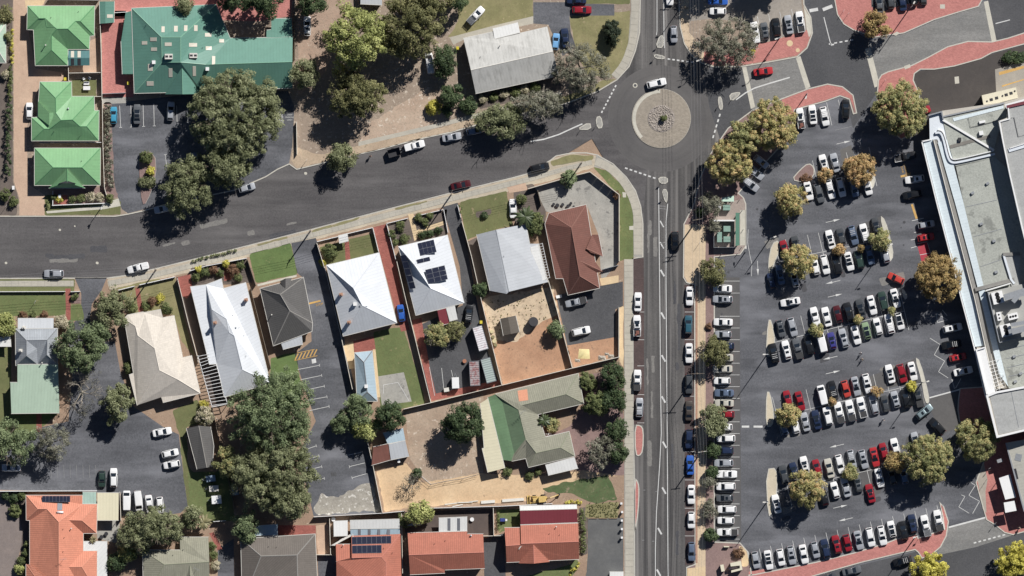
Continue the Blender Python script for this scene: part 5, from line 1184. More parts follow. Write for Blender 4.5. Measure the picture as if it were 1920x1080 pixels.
tr = thing('roof_frame', 'white lattice frame standing over the roof strip', 'frame', W(1860, 700, 5.5))
for k in range(9):
    p, q = W(1850 + k * 1.9, 679 + k * 6.5, 6.6), W(1870 + k * 1.9 * .8, 674 + k * 6.2, 6.6); m = MB(); d = q - p; m.box((p + q) / 2, (d.length, .09, .12), math.atan2(d.y, d.x)); m.obj('rail', M_white, tr)
for a, b_ in (((1850, 678), (1866, 733)), ((1858, 676), (1873, 731)), ((1865, 675), (1876, 715)), ((1871, 673), (1881, 705))):
    p, q = W(*a, 6.5), W(*b_, 6.5); m = MB(); d = q - p; m.box((p + q) / 2, (d.length, .09, .1), math.atan2(d.y, d.x)); m.obj('rail', M_white, tr)
for x, y in ((1851, 680), (1866, 731), (1871, 674), (1880, 704)): m = MB(); m.box(W(x, y, 5.3), (.1, .1, 1.3)); m.obj('post', M_white, tr)
sb = thing('shop_building', 'grey ribbed metal roof shop with two white awnings by red paving', 'building', W(1905, 890, 0))
flat(sb, 'wall', [(1889, 834), (1925, 826), (1990, 812), (1990, 940), (1919, 952)], 0, 4.6, M_wallshop)
Hs = {'root': sb, 'tris': []}
roof(Hs, dict(a=(1885, 830, .2), b=(1990, 806, .2), c=(1990, 945, .2), d=(1918, 956, .2), e=(1950, 818, .7), f=(1975, 948, .7)), ['aefd', 'ebcf'], roofmat('shop_metal', A(196, 194, 182), 'metal', .06, dirt=.4), 4.6, None, .3)
plate(Hs, 'skylight', rect(1908, 857, 12, 13, -13), M_steel); plate(Hs, 'skylight', rect(1903, 888, 6, 20, 13), M_dark)
parapet(sb, [(1885, 830), (1919, 957), (1935, 953)], 4.9, .35, .25, M_steel)
for q in ([(1872, 896), (1893, 889), (1904, 932), (1884, 936.5)], [(1881, 942), (1901, 938.5), (1905, 957), (1884, 961)]):
    flat(sb, 'awning', q, 3.6, 3.75, M_white)
for x, y in ((1874, 897), (1885, 935), (1883, 943), (1886, 959)): m = MB(); m.box(W(x, y, .12), (.12, .12, 3.5)); m.obj('post', M_white, sb)
flat(sb, 'awning', [(1868, 862), (1877, 859), (1880, 865), (1870, 868)], 3.0, 3.1, M_steel)
# ------------------------------------------------------------------ trees and plants
NR = np.random.default_rng(5)
KINDS = {  # leaf colours (low to high tint), leaf size, clump radius, leaves per clump, fullness
 'pep':    ([(.030, .034, .016), (.075, .082, .042), (.150, .155, .090)], .34, 1.0, 95, 1.0),
 'olive':  ([(.030, .034, .014), (.085, .085, .038), (.170, .160, .075)], .34, 1.0, 95, 1.0),
 'grey':   ([(.045, .045, .030), (.100, .100, .072), (.190, .185, .145)], .30, .9, 70, .85),
 'green':  ([(.026, .034, .018), (.066, .084, .042), (.130, .152, .082)], .36, 1.1, 95, 1.0),
 'dark':   ([(.012, .020, .010), (.030, .045, .020), (.070, .090, .042)], .34, 1.0, 95, 1.0),
 'lime':   ([(.060, .072, .026), (.175, .190, .066), (.350, .350, .150)], .42, 1.3, 100, 1.0),
 'plane':  ([(.050, .055, .022), (.130, .125, .052), (.215, .185, .085), (.260, .165, .085)], .30, .72, 74, .95),
 'planeg': ([(.040, .048, .020), (.105, .110, .048), (.175, .168, .078), (.240, .180, .085)], .30, .72, 74, .95),
 'planeo': ([(.070, .058, .026), (.175, .128, .058), (.250, .178, .088), (.290, .165, .085)], .29, .66, 74, .95),
 'brown':  ([(.050, .040, .018), (.130, .095, .042), (.230, .160, .070), (.200, .170, .070)], .34, .9, 85, 1.0),
 'yellow': ([(.120, .110, .020), (.300, .270, .055), (.470, .400, .100)], .34, .8, 90, 1.0),
 'blossom': ([(.090, .090, .045), (.240, .220, .150), (.420, .370, .290)], .28, .6, 80, 1.0),
 'bare':   ([(.050, .047, .038), (.080, .078, .060), (.120, .116, .092)], .22, .8, 34, .35),
 'clip':   ([(.010, .016, .010), (.022, .030, .018), (.046, .058, .034)], .24, .55, 90, 1.6),
 'shrub':  ([(.030, .040, .016), (.080, .095, .038), (.150, .165, .070)], .24, .5, 70, 1.0),
 'rust':   ([(.060, .035, .022), (.130, .075, .045), (.190, .120, .075)], .24, .5, 70, 1.0)}
for k, v in KINDS.items(): leafmat('leaves_' + k, [scl(c, {'lime': 2.0, 'pep': 2.95, 'green': 2.9, 'plane': 2.75, 'planeg': 2.65, 'planeo': 2.5, 'brown': 2.2, 'olive': 2.3, 'dark': 2.4, 'grey': 2.2}.get(k, 2.0)) for c in v[0]])
def leaf_mesh(name, cen, crad, nleaf, size, mat, seed, tints=None, up=.55):
    """clumps of small bent leaf faces: cen (n,3), crad (n)"""
    rg = np.random.default_rng(seed)
    n = len(cen); N = n * nleaf
    ci = np.repeat(np.arange(n), nleaf)
    d = rg.normal(size=(N, 3)); d[:, 2] += .35
    d /= np.linalg.norm(d, axis=1)[:, None]
    rr = crad[ci] * (rg.random(N) ** .35) * np.array(1.0)
    pos = cen[ci] + d * rr[:, None] * np.array([1.0, 1.0, .8])
    nr = d + rg.normal(size=(N, 3)) * .45; nr[:, 2] += up
    nr /= np.linalg.norm(nr, axis=1)[:, None]
    t = np.cross(nr, rg.normal(size=(N, 3))); t /= np.linalg.norm(t, axis=1)[:, None] + 1e-9
    b = np.cross(nr, t)
    s = size * (0.55 + .8 * rg.random(N))[:, None]
    v = np.empty((N, 4, 3), np.float32)
    v[:, 0] = pos - t * s * .6; v[:, 1] = pos - b * s * .38 + nr * s * .1; v[:, 2] = pos + t * s * .6; v[:, 3] = pos + b * s * .38 + nr * s * .1
    me = bpy.data.meshes.new(name)
    me.vertices.add(N * 4); me.vertices.foreach_set('co', v.ravel())
    me.loops.add(N * 4); me.loops.foreach_set('vertex_index', np.arange(N * 4, dtype=np.int32))
    me.polygons.add(N); me.polygons.foreach_set('loop_start', np.arange(0, N * 4, 4, dtype=np.int32))
    me.update()
    at = me.attributes.new('tint', 'FLOAT', 'FACE')
    ct = rg.random(n) if tints is None else tints
    at.data.foreach_set('value', np.clip(ct[ci] * .62 + rg.random(N) * .5 - .06, 0, 1).astype(np.float32))
    me.materials.append(mat)
    return me
def tree(x, y, rp, h, kind, label, sx=1.0, sy=1.0, seed=None, name=None, cat='tree', group=None, trunk=True, low=.3, bark=None, lobes=.16, zb_=Z0):
    """rp: crown radius in photo px; h: height in metres"""
    cols, ls, cr, nl, full = KINDS[kind]
    seed = int(x * 7 + y * 13) if seed is None else seed
    rg = np.random.default_rng(seed)
    r = rp * S
    cr = min(cr, r * .42)
    ls = min(ls, r * .22)
    root = thing(name or 'tree', label, cat, W(x, y, zb_), 0, group)
    # crown: clumps over a lobed dome and some inside it
    h *= 1.4 if rp >= 22 else 1.15
    n = int(max(8, full * 2.7 * r * r / (cr * cr) + 5))
    th = rg.random(n) * 2 * np.pi; ph = rg.random(3) * 6.28
    lob = 1 + lobes * (np.sin(3 * th + ph[0]) * .5 + np.sin(5 * th + ph[1]) * .35 + np.sin(8 * th + ph[2]) * .25)
    q = np.sqrt(rg.random(n))                                    # radial fraction
    rad = (r - cr * .55) * q * lob
    base, top = h * low, h - cr * .5
    dome = np.sqrt(np.clip(1 - (q * .96) ** 2.2, 0, 1))
    z = base + (top - base) * dome * (0.72 + .28 * rg.random(n)) - rg.random(n) * .25 * h * (rg.random(n) < .35)
    if r > 3.4 and kind in ('pep', 'olive', 'green', 'lime') and rp < 90:          # boughs: clumps gather into rounded masses with dark gaps between
        nb = int(8 + r * 2.4); bi = rg.integers(0, nb, n); bt = rg.choice(n, nb, replace=False); br_ = r * (.22 + .14 * rg.random(nb))
        o_ = rg.normal(size=(n, 3)); o_[:, 2] = np.abs(o_[:, 2]) * .8; o_ /= np.linalg.norm(o_, axis=1)[:, None]; o_ *= (br_[bi] * (.55 + .45 * rg.random(n)))[:, None]
        keep = rg.random(n) < .5
        bx_, by_, bz_ = np.cos(th[bt]) * rad[bt] * .9, np.sin(th[bt]) * rad[bt] * .9, z[bt] - br_ * .5
        X, Y = np.where(keep, bx_[bi] + o_[:, 0], np.cos(th) * rad), np.where(keep, by_[bi] + o_[:, 1], np.sin(th) * rad)
        z = np.where(keep, np.minimum(bz_[bi] + o_[:, 2], h), z * .92); rad = np.hypot(X, Y); th = np.arctan2(Y, X); bough = rg.random(nb)[bi]
    else: bough = None
    cen = np.stack([np.cos(th) * rad * sx, np.sin(th) * rad * sy, np.maximum(z, cr * .5)], 1)
    crad = cr * (.65 + .7 * rg.random(n))
    tn = rg.random(n) if bough is None else .45 * rg.random(n) + .55 * bough
    cm = leaf_mesh('crown', cen, crad, nl if r > 2.2 else max(40, int(nl * .75)), ls * .92, MATS['leaves_' + kind], seed + 1, tn)
    link('crown', cm, root)
    if r > 1.6 and kind not in ('bare', 'grey'):             # hidden oversized leaves added inside so that the crown casts a solid shadow
        m_ = max(6, n // 2); ci = rg.choice(n, m_); ic = cen[ci] * np.array([.86, .86, .72])
        link('shadow_core', leaf_mesh('shadow_core', ic, crad[ci] * 1.2, 26, ls * 2.0, MATS['leaves_' + kind], seed + 2), root)
    if trunk:
        b = MB(); tr = max(.06, min(.38, r * .055)); hz = h * (low + .18)
        b.tube([(0, 0, -.15), (0, 0, hz * .5), (rg.normal() * .1, rg.normal() * .1, hz)], [tr * 1.25, tr, tr * .8], 8)
        def limb(p, d, L, rad, lv):
            q = p + d * L * .5 + Vector(rg.normal(size=3)) * L * .07; e = p + d * L
            b.tube([p, q, e], [rad, rad * .8, rad * .55], 5 if lv < 2 else 4)
            if lv < (4 if kind == 'bare' else 3 if kind == 'grey' else 2):
                for _ in range(3 if lv < 2 else 2):
                    limb(e, (d + Vector(rg.normal(size=3)) * .55 + Vector((0, 0, .08))).normalized(), L * rg.uniform(.55, .8), rad * .55, lv + 1)
        for k in range(6):
            a = k * 1.047 + rg.random(); limb(Vector((0, 0, hz * .9)), Vector((math.cos(a) * sx, math.sin(a) * sy, rg.uniform(.35, .8))).normalized(), r * .42, tr * .6, 0)
        b.obj('trunk', bark or (M_pale_bark if kind in ('grey', 'bare', 'plane', 'planeg', 'planeo') else M_tree_bark), root, world=False)
    return root
T = tree
def shrub(x, y, rp, h, kind, label, sx=1.0, sy=1.0, group=None, cat='shrub', name='shrub'):
    return tree(x, y, rp, h, kind, label, sx, sy, None, name, cat, group, True, .12, None, .1)
def hedge(pts, wpx, h, kind, label, step=.55):
    cols, ls, cr, nl, full = KINDS[kind]
    q = [W(*p, 0) for p in pts]; root = thing('hedge', label, 'hedge', W(*pts[0], Z0)); cen = []
    rg = np.random.default_rng(int(pts[0][0] * 3 + pts[0][1]))
    for a, b in zip(q, q[1:]):
        L = (b - a).length; n = max(1, int(L / step)); u = (b - a).normalized(); w = Vector((-u.y, u.x, 0))
        for i in range(n):
            for _ in range(max(1, int(wpx * S / .55))):
                p = a + u * (L * (i + rg.random()) / n) + w * (rg.random() - .5) * wpx * S * .75
                cen.append((p.x - root.location.x, p.y - root.location.y, h * (.35 + .5 * rg.random())))
    cen = np.array(cen); link('foliage', leaf_mesh('foliage', cen, np.full(len(cen), .42), 34, .26, MATS['leaves_' + kind], 3), root)
    b = MB()
    for k in range(0, len(cen), max(1, len(cen) // 12)): b.tube([(cen[k][0], cen[k][1], -.1), (cen[k][0], cen[k][1], cen[k][2])], .03, 4)
    s_ = b.obj('stems', M_tree_bark, root, world=False); s_['kind'] = 'stuff'
    return root
M_frond = plain('palm_frond', (.055, .075, .028), .5, vary=.35, scale=1.5)
M_frond2 = plain('dry_palm_frond', (.22, .20, .10), .6, vary=.3, scale=1.5)
def palm(x, y, rp, h, label, n=15, mat=None):
    r = rp * S; root = thing('palm', label, 'palm', W(x, y, Z0)); rg = random.Random(int(x))
    b = MB(); b.tube([(0, 0, -.1), (0, 0, h * .6), (0, 0, h)], [.28, .2, .16], 8); b.obj('trunk', M_tree_bark, root, world=False)
    for k in range(n):
        a = 2 * math.pi * k / n + rg.uniform(-.15, .15); L = r * rg.uniform(.75, 1.08); lift = rg.uniform(.1, .7)
        u = Vector((math.cos(a), math.sin(a), 0)); w = Vector((-u.y, u.x, 0)); v = []; f = []
        st = 8
        for i in range(st + 1):
            t = i / st; c = u * L * t + Vector((0, 0, h + lift * math.sin(t * 1.7) - (t ** 2) * L * .35)); wd = L * .16 * math.sin(math.pi * min(1, t * .92 + .08)) + .02
            v += [c + Vector((0, 0, .03)), c + w * wd - Vector((0, 0, wd * .5)), c - w * wd - Vector((0, 0, wd * .5))]
            if i:
                p, q = 3 * (i - 1), 3 * i
                f += [[p, q, q + 1, p + 1], [p, p + 2, q + 2, q]]
        part('frond', v, f, mat or M_frond, root, world=False)
    return root

def bed(items, h, label, group):
    for i, (x, y, r, k) in enumerate(sorted(items)): shrub(x, y, r, h, k, f"{label}, {ORD[i]} from left", group=group)
ORD = 'first second third fourth fifth sixth seventh eighth ninth tenth'.split()
# --- north west
T(348, 12, 20, 6, 'pep', 'small olive tree leaning over the teal roof edge')
T(500, 4, 34, 9, 'dark', 'dark tree at the top edge shading the teal roof'); T(585, 2, 30, 8, 'dark', 'dark tree at the top edge above the white parked sedan'); T(440, -14, 40, 10, 'dark', 'dark tree cut by the top edge behind the teal roof')
T(444, 218, 92, 10.5, 'pep', 'largest grey green tree spreading over the teal building car park', lobes=.05)
T(352, 350, 54, 8.5, 'pep', 'grey green tree overhanging the road and a silver sedan'); T(424, 302, 56, 8.5, 'pep', 'grey green tree between the car park giant and the road')
T(665, 70, 64, 12.5, 'lime', 'bright yellow green tree in the bare yard', lobes=.12)
T(772, 44, 66, 11, 'olive', 'broad olive tree beside the bright yellow green tree'); T(800, -6, 48, 10, 'olive', 'olive tree cut by the top edge')
T(668, 180, 58, 8.5, 'olive', 'dull olive tree shaded below the bright yellow green tree', sy=.8); T(572, 138, 29, 7, 'pep', 'grey green tree beside the end of the teal roof')
T(640, 296, 30, 5.5, 'pep', 'lone rounded tree on the road verge')
T(833, 112, 28, 5, 'dark', 'dark shrub tree beside the white parked van', sy=1.25); T(847, 180, 22, 4.5, 'dark', 'dark bushy tree in the yard below the white van')
shrub(880, 198, 17, 2.6, 'dark', 'dark rounded shrub nearest the pale grey roof corner'); shrub(838, 208, 11, 2.2, 'dark', 'clipped round dark shrub beside the yellow bush'); shrub(814, 204, 15, 2.2, 'yellow', 'yellow flowering bush in the sandy yard', sy=1.3)
T(855, 4, 22, 6, 'dark', 'dark tree at the top edge beside the white ute'); T(938, 228, 46, 6, 'pep', 'grey green verge tree hanging over the parked cars', sx=1.15, sy=.72)
T(1088, 128, 56, 7, 'grey', 'sparse grey tree on the lawn by the grey roof', sy=.85); T(1010, 196, 44, 6.5, 'grey', 'thin grey street tree over the splitter island road', sx=1.2, sy=.6)
T(1148, 62, 17, 3.8, 'clip', 'clipped dense dark green oval bush on the corner lawn', sy=1.75, low=.15, lobes=.02)
bed(((905, 186, 9, 'blossom'), (925, 181, 9, 'shrub'), (945, 176, 9, 'blossom'), (966, 172, 11, 'shrub'), (985, 168, 10, 'blossom'), (1004, 162, 10, 'shrub')), 1.2, 'low flowering shrub below the pale grey roof', 'shrubs below the pale grey roof')
T(1366, 80, 60, 7, 'grey', 'sparse grey green tree on the island of the northern car park', sy=.82); T(1436, -42, 40, 8, 'pep', 'tree just beyond the top edge shading the northern island'); T(1330, -46, 34, 8, 'pep', 'tree just beyond the top edge shading the street kerb')
for i, (x, y, r) in enumerate(((12, 30, 17), (14, 70, 10))): T(x, y, r, 3.5, 'olive', ['olive bush at the top of the driveway hedge', 'smaller olive bush below the driveway hedge top'][i])
hedge([(22, 52), (23, 118)], 6, 1.3, 'yellow', 'yellow green hedge beside the pale driveway'); hedge([(20, 125), (18, 190)], 9, 1.6, 'shrub', 'leafy hedge along the pale driveway'); hedge([(17, 195), (15, 330)], 12, 2.4, 'dark', 'dark tall hedge along the driveway of the green units')
shrub(9, 365, 12, 2, 'shrub', 'round shrub at the driveway mouth'); shrub(25, 378, 10, 1.6, 'shrub', 'low shrub beside the letterbox at the driveway mouth')
shrub(10, 140, 9, 1.6, 'blossom', 'pale blossom shrub beside the driveway hedge')
hedge([(201, 198), (203, 280), (208, 352)], 15, 2.0, 'grey', 'brown grey hedge between the green units and the car park')
shrub(274, 295, 14, 2.4, 'shrub', 'largest round bush on the car park planting island', sy=.85); shrub(283, 321, 9, 1.8, 'yellow', 'yellow green round bush on the car park planting island'); shrub(274, 342, 16, 1.5, 'pep', 'flat grey bush on the car park planting island', sy=.55)
block('planting_island', [(260, 285), (290, 285), (293, 330), (275, 380), (266, 384), (261, 330)], M_pinkmulch, .26, 1)
bed(((110, 374, 7, 'yellow'), (135, 374, 8, 'shrub'), (152, 372, 9, 'shrub'), (170, 368, 10, 'blossom'), (186, 370, 9, 'blossom'), (206, 372, 9, 'shrub'), (100, 370, 6, 'shrub')), 1.3, 'small shrub in the front bed of the lowest green unit', 'front bed shrubs of the lowest green unit')
hedge([(88, 376), (90, 390)], 6, 1, 'shrub', 'short hedge at the corner of the lowest green unit')
# --- south west
T(6, 610, 27, 4.5, 'lime', 'yellow green tree at the left edge by the iron roof'); T(115, 605, 15, 3, 'blossom', 'cream blossom bush at the verandah corner'); T(153, 650, 52, 8, 'green', 'glossy dark green tree beside the iron roofed house', lobes=.1)
T(212, 582, 36, 6, 'pep', 'grey green tree at the drive entrance', sy=1.15); T(218, 757, 33, 6, 'pep', 'olive grey tree on the drive island below the cream roof', sy=1.25); T(155, 735, 40, 5.5, 'bare', 'nearly bare pale branched tree in the drive', sy=1.3)
T(18, 832, 46, 7, 'green', 'green tree at the left edge above the silver car'); T(98, 828, 37, 6, 'grey', 'sparse grey tree beside the rear car park'); T(190, 620, 22, 5, 'green', 'small leafy tree beside the cream roof corner')
bed(((43, 590, 8, 'rust'), (64, 590, 8, 'shrub'), (83, 590, 8, 'rust')), 1.3, 'round clipped bush before the white verandah', 'clipped bushes before the verandah')
shrub(242, 690, 10, 2, 'shrub', 'bright green shrub on the west wall of the cream roof house', sy=1.4); shrub(286, 565, 10, 1.2, 'rust', 'dark red shrub in the cream house bed'); shrub(313, 578, 12, 1.8, 'shrub', 'green shrub at the cream house corner'); shrub(247, 576, 11, 1.6, 'shrub', 'leafy shrub left of the brick path'); shrub(272, 574, 8, 1.2, 'shrub', 'small shrub right of the brick path'); shrub(300, 560, 9, 1.0, 'yellow', 'yellow edged shrub on the front lawn curve')
bed(((368, 520, 9, 'shrub'), (384, 512, 10, 'shrub'), (400, 506, 9, 'rust'), (412, 512, 8, 'shrub'), (438, 508, 13, 'rust'), (452, 498, 10, 'shrub'), (446, 520, 8, 'shrub'), (424, 495, 8, 'yellow'), (372, 505, 7, 'yellow')), 1.6, 'shrub in the garden bed before the long white roof', 'shrubs before the long white roof')
hedge([(362, 489), (415, 476), (445, 468)], 4, .7, 'shrub', 'low hedge along the kerb before the long white roof')
T(512, 775, 82, 11, 'green', 'huge green tree over the rear of the long white roof', lobes=.12); T(535, 868, 62, 9.5, 'pep', 'tall tree below the huge green one, beside the rubble'); T(480, 905, 52, 9, 'pep', 'dark leafy tree beside the trailers', sy=1.2); T(540, 935, 42, 8, 'pep', 'olive tree nearest the white rubble')
T(424, 865, 25, 5, 'planeg', 'yellow tipped tree beside the dark grey shed', sy=1.4); T(384, 780, 17, 3.5, 'blossom', 'pale shrub tree behind the dark grey shed', sy=1.2); shrub(382, 758, 9, 1.6, 'yellow', 'yellow flowering shrub at the pergola foot')
T(290, 985, 58, 7, 'pep', 'broad dark olive tree above the sage green roof', sx=1.1, sy=.6); T(258, 1005, 40, 6.5, 'pep', 'olive tree beside the white patio roof', sy=.75); T(362, 968, 22, 4.5, 'pep', 'small olive tree beside the palm'); palm(383, 980, 17, 3.5, 'spiky palm on the rear lawn corner', 16, M_frond2)
T(460, 985, 29, 5.5, 'green', 'green tree with bare twigs behind the grey brown roof'); T(238, 1035, 20, 4, 'lime', 'yellow green shrub tree beside the white patio'); T(218, 1055, 20, 3.5, 'dark', 'dark shrub tree below the white patio')
bed(((25, 935, 9, 'dark'), (42, 930, 9, 'shrub'), (28, 958, 14, 'shrub'), (10, 930, 8, 'dark'), (48, 1036, 8, 'shrub'), (40, 1052, 9, 'shrub'), (36, 1068, 10, 'lime'), (50, 1020, 7, 'shrub')), 1.6, 'clipped shrub in the bed along the orange roof', 'shrubs along the orange roof')
palm(175, 1012, 9, 2.6, 'small yellow palm in the paved corner', 11, M_frond2)
bed(((400, 1040, 9, 'shrub'), (403, 1060, 10, 'blossom'), (397, 1024, 8, 'shrub')), 1.4, 'flowering shrub along the sage green roof', 'shrubs along the sage green roof')
# --- middle
T(663, 770, 32, 6, 'green', 'bright green tree beside the blue grey outbuilding'); T(730, 778, 31, 6, 'dark', 'dark green tree below the concrete pad'); T(682, 806, 24, 4.5, 'lime', 'yellow green tree between two greener ones'); T(640, 795, 20, 5, 'green', 'small green tree at the tarmac edge')
T(818, 630, 26, 4, 'planeg', 'round olive yellow tree in the tarmac back yard', lobes=.05); T(853, 622, 19, 3.5, 'olive', 'smaller brownish round tree touching the olive yellow one', lobes=.05)
T(868, 790, 44, 7, 'dark', 'dark tree beside the cream verandah roof', lobes=.12); T(1041, 620, 18, 3.5, 'green', 'small bright green tree against the yard fence', sx=.9); T(900, 542, 15, 3, 'dark', 'dark bush between two houses')
palm(985, 406, 22, 4, 'fan palm between the grey roof and brown tiles', 16); shrub(977, 374, 11, 2, 'shrub', 'light green shrub beside the parked white sedan'); shrub(1003, 420, 22, 2.6, 'shrub', 'leafy shrub thicket against the brown tiled roof', sx=.8, sy=1.2)
T(1066, 336, 15, 3.2, 'green', 'bushy green tree over the corner wall'); shrub(1157, 366, 9, 1.5, 'rust', 'red leaved shrub inside the corner wall')
for i, (x, y, r, h, k) in enumerate(((1148, 706, 27, 5, 'dark'), (1100, 716, 19, 3.5, 'shrub'), (1117, 757, 25, 4.5, 'shrub'), (1150, 752, 27, 5, 'dark'), (1128, 845, 33, 4.5, 'grey'), (1156, 806, 22, 4.5, 'dark'), (1158, 846, 22, 4, 'dark'))):
    T(x, y, r, h, k, ['dark rounded tree at the top of the bark garden', 'pale shrub tree against the courtyard house end', 'light green tree in the middle of the bark garden', 'dark rounded tree by the footpath, second in the bark garden', 'spiky sparse grey tree at the bottom of the bark garden', 'dark tree by the footpath, third in the bark garden', 'lowest dark tree by the footpath in the bark garden'][i])
palm(1020, 788, 15, 3.2, 'courtyard palm beside a round bush', 13); shrub(1037, 797, 14, 2, 'planeg', 'round olive bush beside the courtyard palm')
shrub(951, 885, 9, 1.2, 'shrub', 'green shrub below the cream verandah'); shrub(993, 892, 9, 1.2, 'shrub', 'green shrub between the two verandah shadows'); shrub(1009, 885, 7, 1.0, 'shrub', 'smaller green shrub beside the white carport')
T(772, 905, 22, 3, 'bare', 'leafless fallen branch tree on the yellow sand'); shrub(782, 888, 11, 2, 'dark', 'dark shrub at the sand drive fence'); T(782, 962, 30, 4.5, 'lime', 'yellow green tree over the rear fence', sy=.8); shrub(760, 975, 16, 3, 'shrub', 'green shrub beside the small iron shed')
hedge([(1092, 955), (1094, 1036)], 11, 1.6, 'shrub', 'leafy hedge beside the terracotta and plum roof'); hedge([(1058, 940), (1092, 942)], 7, .9, 'yellow', 'yellow weeds behind the excavator'); hedge([(1068, 1078), (1086, 1056)], 8, 1.0, 'yellow', 'yellow shrub border at the lawn curve'); hedge([(935, 960), (936, 995)], 6, 1.3, 'shrub', 'narrow hedge inside the small back lawn')
bed(((735, 440, 9, 'shrub'), (752, 425, 10, 'shrub'), (758, 448, 10, 'shrub'), (741, 455, 7, 'shrub'), (786, 408, 9, 'shrub'), (797, 418, 8, 'shrub'), (806, 404, 7, 'shrub'), (792, 440, 8, 'dark'), (806, 438, 7, 'dark'), (822, 432, 8, 'dark')), 1.2, 'low shrub in the mulched garden before the solar roof', 'shrubs before the solar roof')
shrub(619, 472, 16, 2.2, 'shrub', 'round dark shrub in the walled front garden'); shrub(604, 492, 7, 1.2, 'yellow', 'small yellow shrub at the white roof corner'); shrub(908, 404, 7, .9, 'dark', 'dark shrub in the small lawn bed'); hedge([(862, 385), (866, 400)], 7, 1.2, 'shrub', 'hedge stub at the lawn corner')
T(140, 556, 8, 1.0, 'shrub', 'tiny shrub in the gravel bed by the drive', name='shrub', cat='shrub')
# --- car park and its verge
T(1687, 205, 54, 8, 'planeg', 'big plane tree at the northern corner of the shopping centre', lobes=.1); T(1642, 48, 29, 5.5, 'brown', 'brownish tree on the red plaza beside the side road')
T(1447, 235, 50, 7.5, 'plane', 'largest yellowing plane tree of the group by the roundabout'); T(1396, 262, 36, 7, 'planeg', 'greener plane tree in the middle of the roundabout group'); T(1366, 306, 44, 7.5, 'plane', 'golden plane tree nearest the street by the roundabout')
CP_T = (((1610, 318, 32, 5.5, 'planeo'), 'orange plane tree at the right end of the topmost parking row'), ((1545, 328, 15, 3.2, 'planeo'), 'small thin orange tree within the topmost parking row'), ((1482, 375, 32, 6, 'plane'), 'orange yellow plane tree left of the topmost parking row'),
        ((1497, 490, 33, 6, 'plane'), 'golden plane tree over the second parking double row'), ((1573, 468, 13, 3, 'planeo'), 'small orange sapling in the second parking double row'), ((1650, 450, 22, 4.2, 'planeg'), 'green plane tree at the right end of the second double row'), ((1614, 466, 8, 2.4, 'brown'), 'thin brown sapling in the second parking double row'),
        ((1758, 520, 48, 7.5, 'brown'), 'large brown leaved plane tree beside the shops'), ((1531, 620, 15, 3.2, 'planeg'), 'small plane tree in the third parking double row'), ((1608, 599, 9, 2.6, 'plane'), 'tiny yellow sapling in the middle of the third double row'), ((1672, 584, 9, 2.4, 'planeg'), 'tiny green sapling near the right end of the third double row'),
        ((1477, 778, 24, 5, 'plane'), 'golden plane tree at the left of the fourth double row'), ((1560, 753, 9, 2.6, 'planeo'), 'thin orange sapling in the fourth double row'), ((1645, 733, 12, 2.8, 'planeo'), 'sparse orange sapling beside a white car in the fourth row'), ((1709, 724, 10, 2.6, 'yellow'), 'yellow sapling at the right end of the fourth double row'),
        ((1512, 914, 37, 6.5, 'plane'), 'golden plane tree at the left of the fifth double row'), ((1594, 886, 16, 3.2, 'planeg'), 'small plane tree within the fifth double row'), ((1736, 860, 50, 7.5, 'planeg'), 'biggest plane tree at the right of the fifth double row'), ((1679, 868, 21, 5, 'brown'), 'brown tree touching the biggest fifth row plane'),
        ((1832, 823, 43, 7, 'planeg'), 'plane tree beside the square grey block'), ((1742, 1068, 36, 6, 'yellow'), 'yellow tree at the bottom edge on the southern road'), ((1902, 1052, 38, 6.5, 'yellow'), 'yellow tree in the bottom right corner'))
for (x, y, r, h, k), lb in CP_T: T(x, y, r, h, k, lb, zb_=0.0, lobes=.1, cat='tree', low=.28)
for i, (x, y, r, h, k) in enumerate(((1335, 508, 27, 4.5, 'olive'), (1338, 661, 31, 5, 'olive'), (1336, 790, 32, 5, 'pep'), (1330, 905, 15, 3, 'grey'), (1334, 885, 13, 2.6, 'dark'), (1332, 960, 16, 3, 'grey'), (1333, 1003, 13, 2.6, 'dark'), (1328, 945, 12, 2.4, 'grey'), (1335, 845, 15, 3, 'dark'))):
    T(x, y, r, h, k, 'olive verge tree beside the bin yard|olive verge tree between the footpath and column bays, second from the roundabout|grey green verge tree above a red car|wispy grey bush in the verge strip by a white ute|dark bush above the wispy grey one in the verge strip|wispy bush near the lower end of the verge strip|dark round bush at the bottom end of the verge strip|thin grey bush between two wispy ones in the verge strip|dark bush in the verge strip beside the navy car'.split('|')[i])
T(1332, 382, 22, 4, 'grey', 'sparse grey tree beside the green bin yard', sy=1.3); T(1338, 425, 14, 3, 'grey', 'thin grey bush against the bin yard wall', sy=1.4); shrub(1330, 612, 7, 1, 'rust', 'tiny shrub in the verge beside a white car'); shrub(1312, 398, 10, 1.5, 'dark', 'dark low bush at the power pole foot')
shrub(1385, 1036, 11, 1.4, 'rust', 'brown shrub bed behind the roadside sign'); shrub(1245, 221, 7, 1.6, 'shrub', 'small spiky shrub at the centre of the roundabout'); shrub(1900, 108, 16, 1.5, 'dark', 'dark shrubs in the bed beside the loading dock', sx=1.6, sy=.7); shrub(1410, 95, 7, .8, 'yellow', 'pale tuft on the red paving below the white ute')
shrub(1512, 334, 9, .8, 'rust', 'low dry plants on the triangular parking island', sx=1.4)
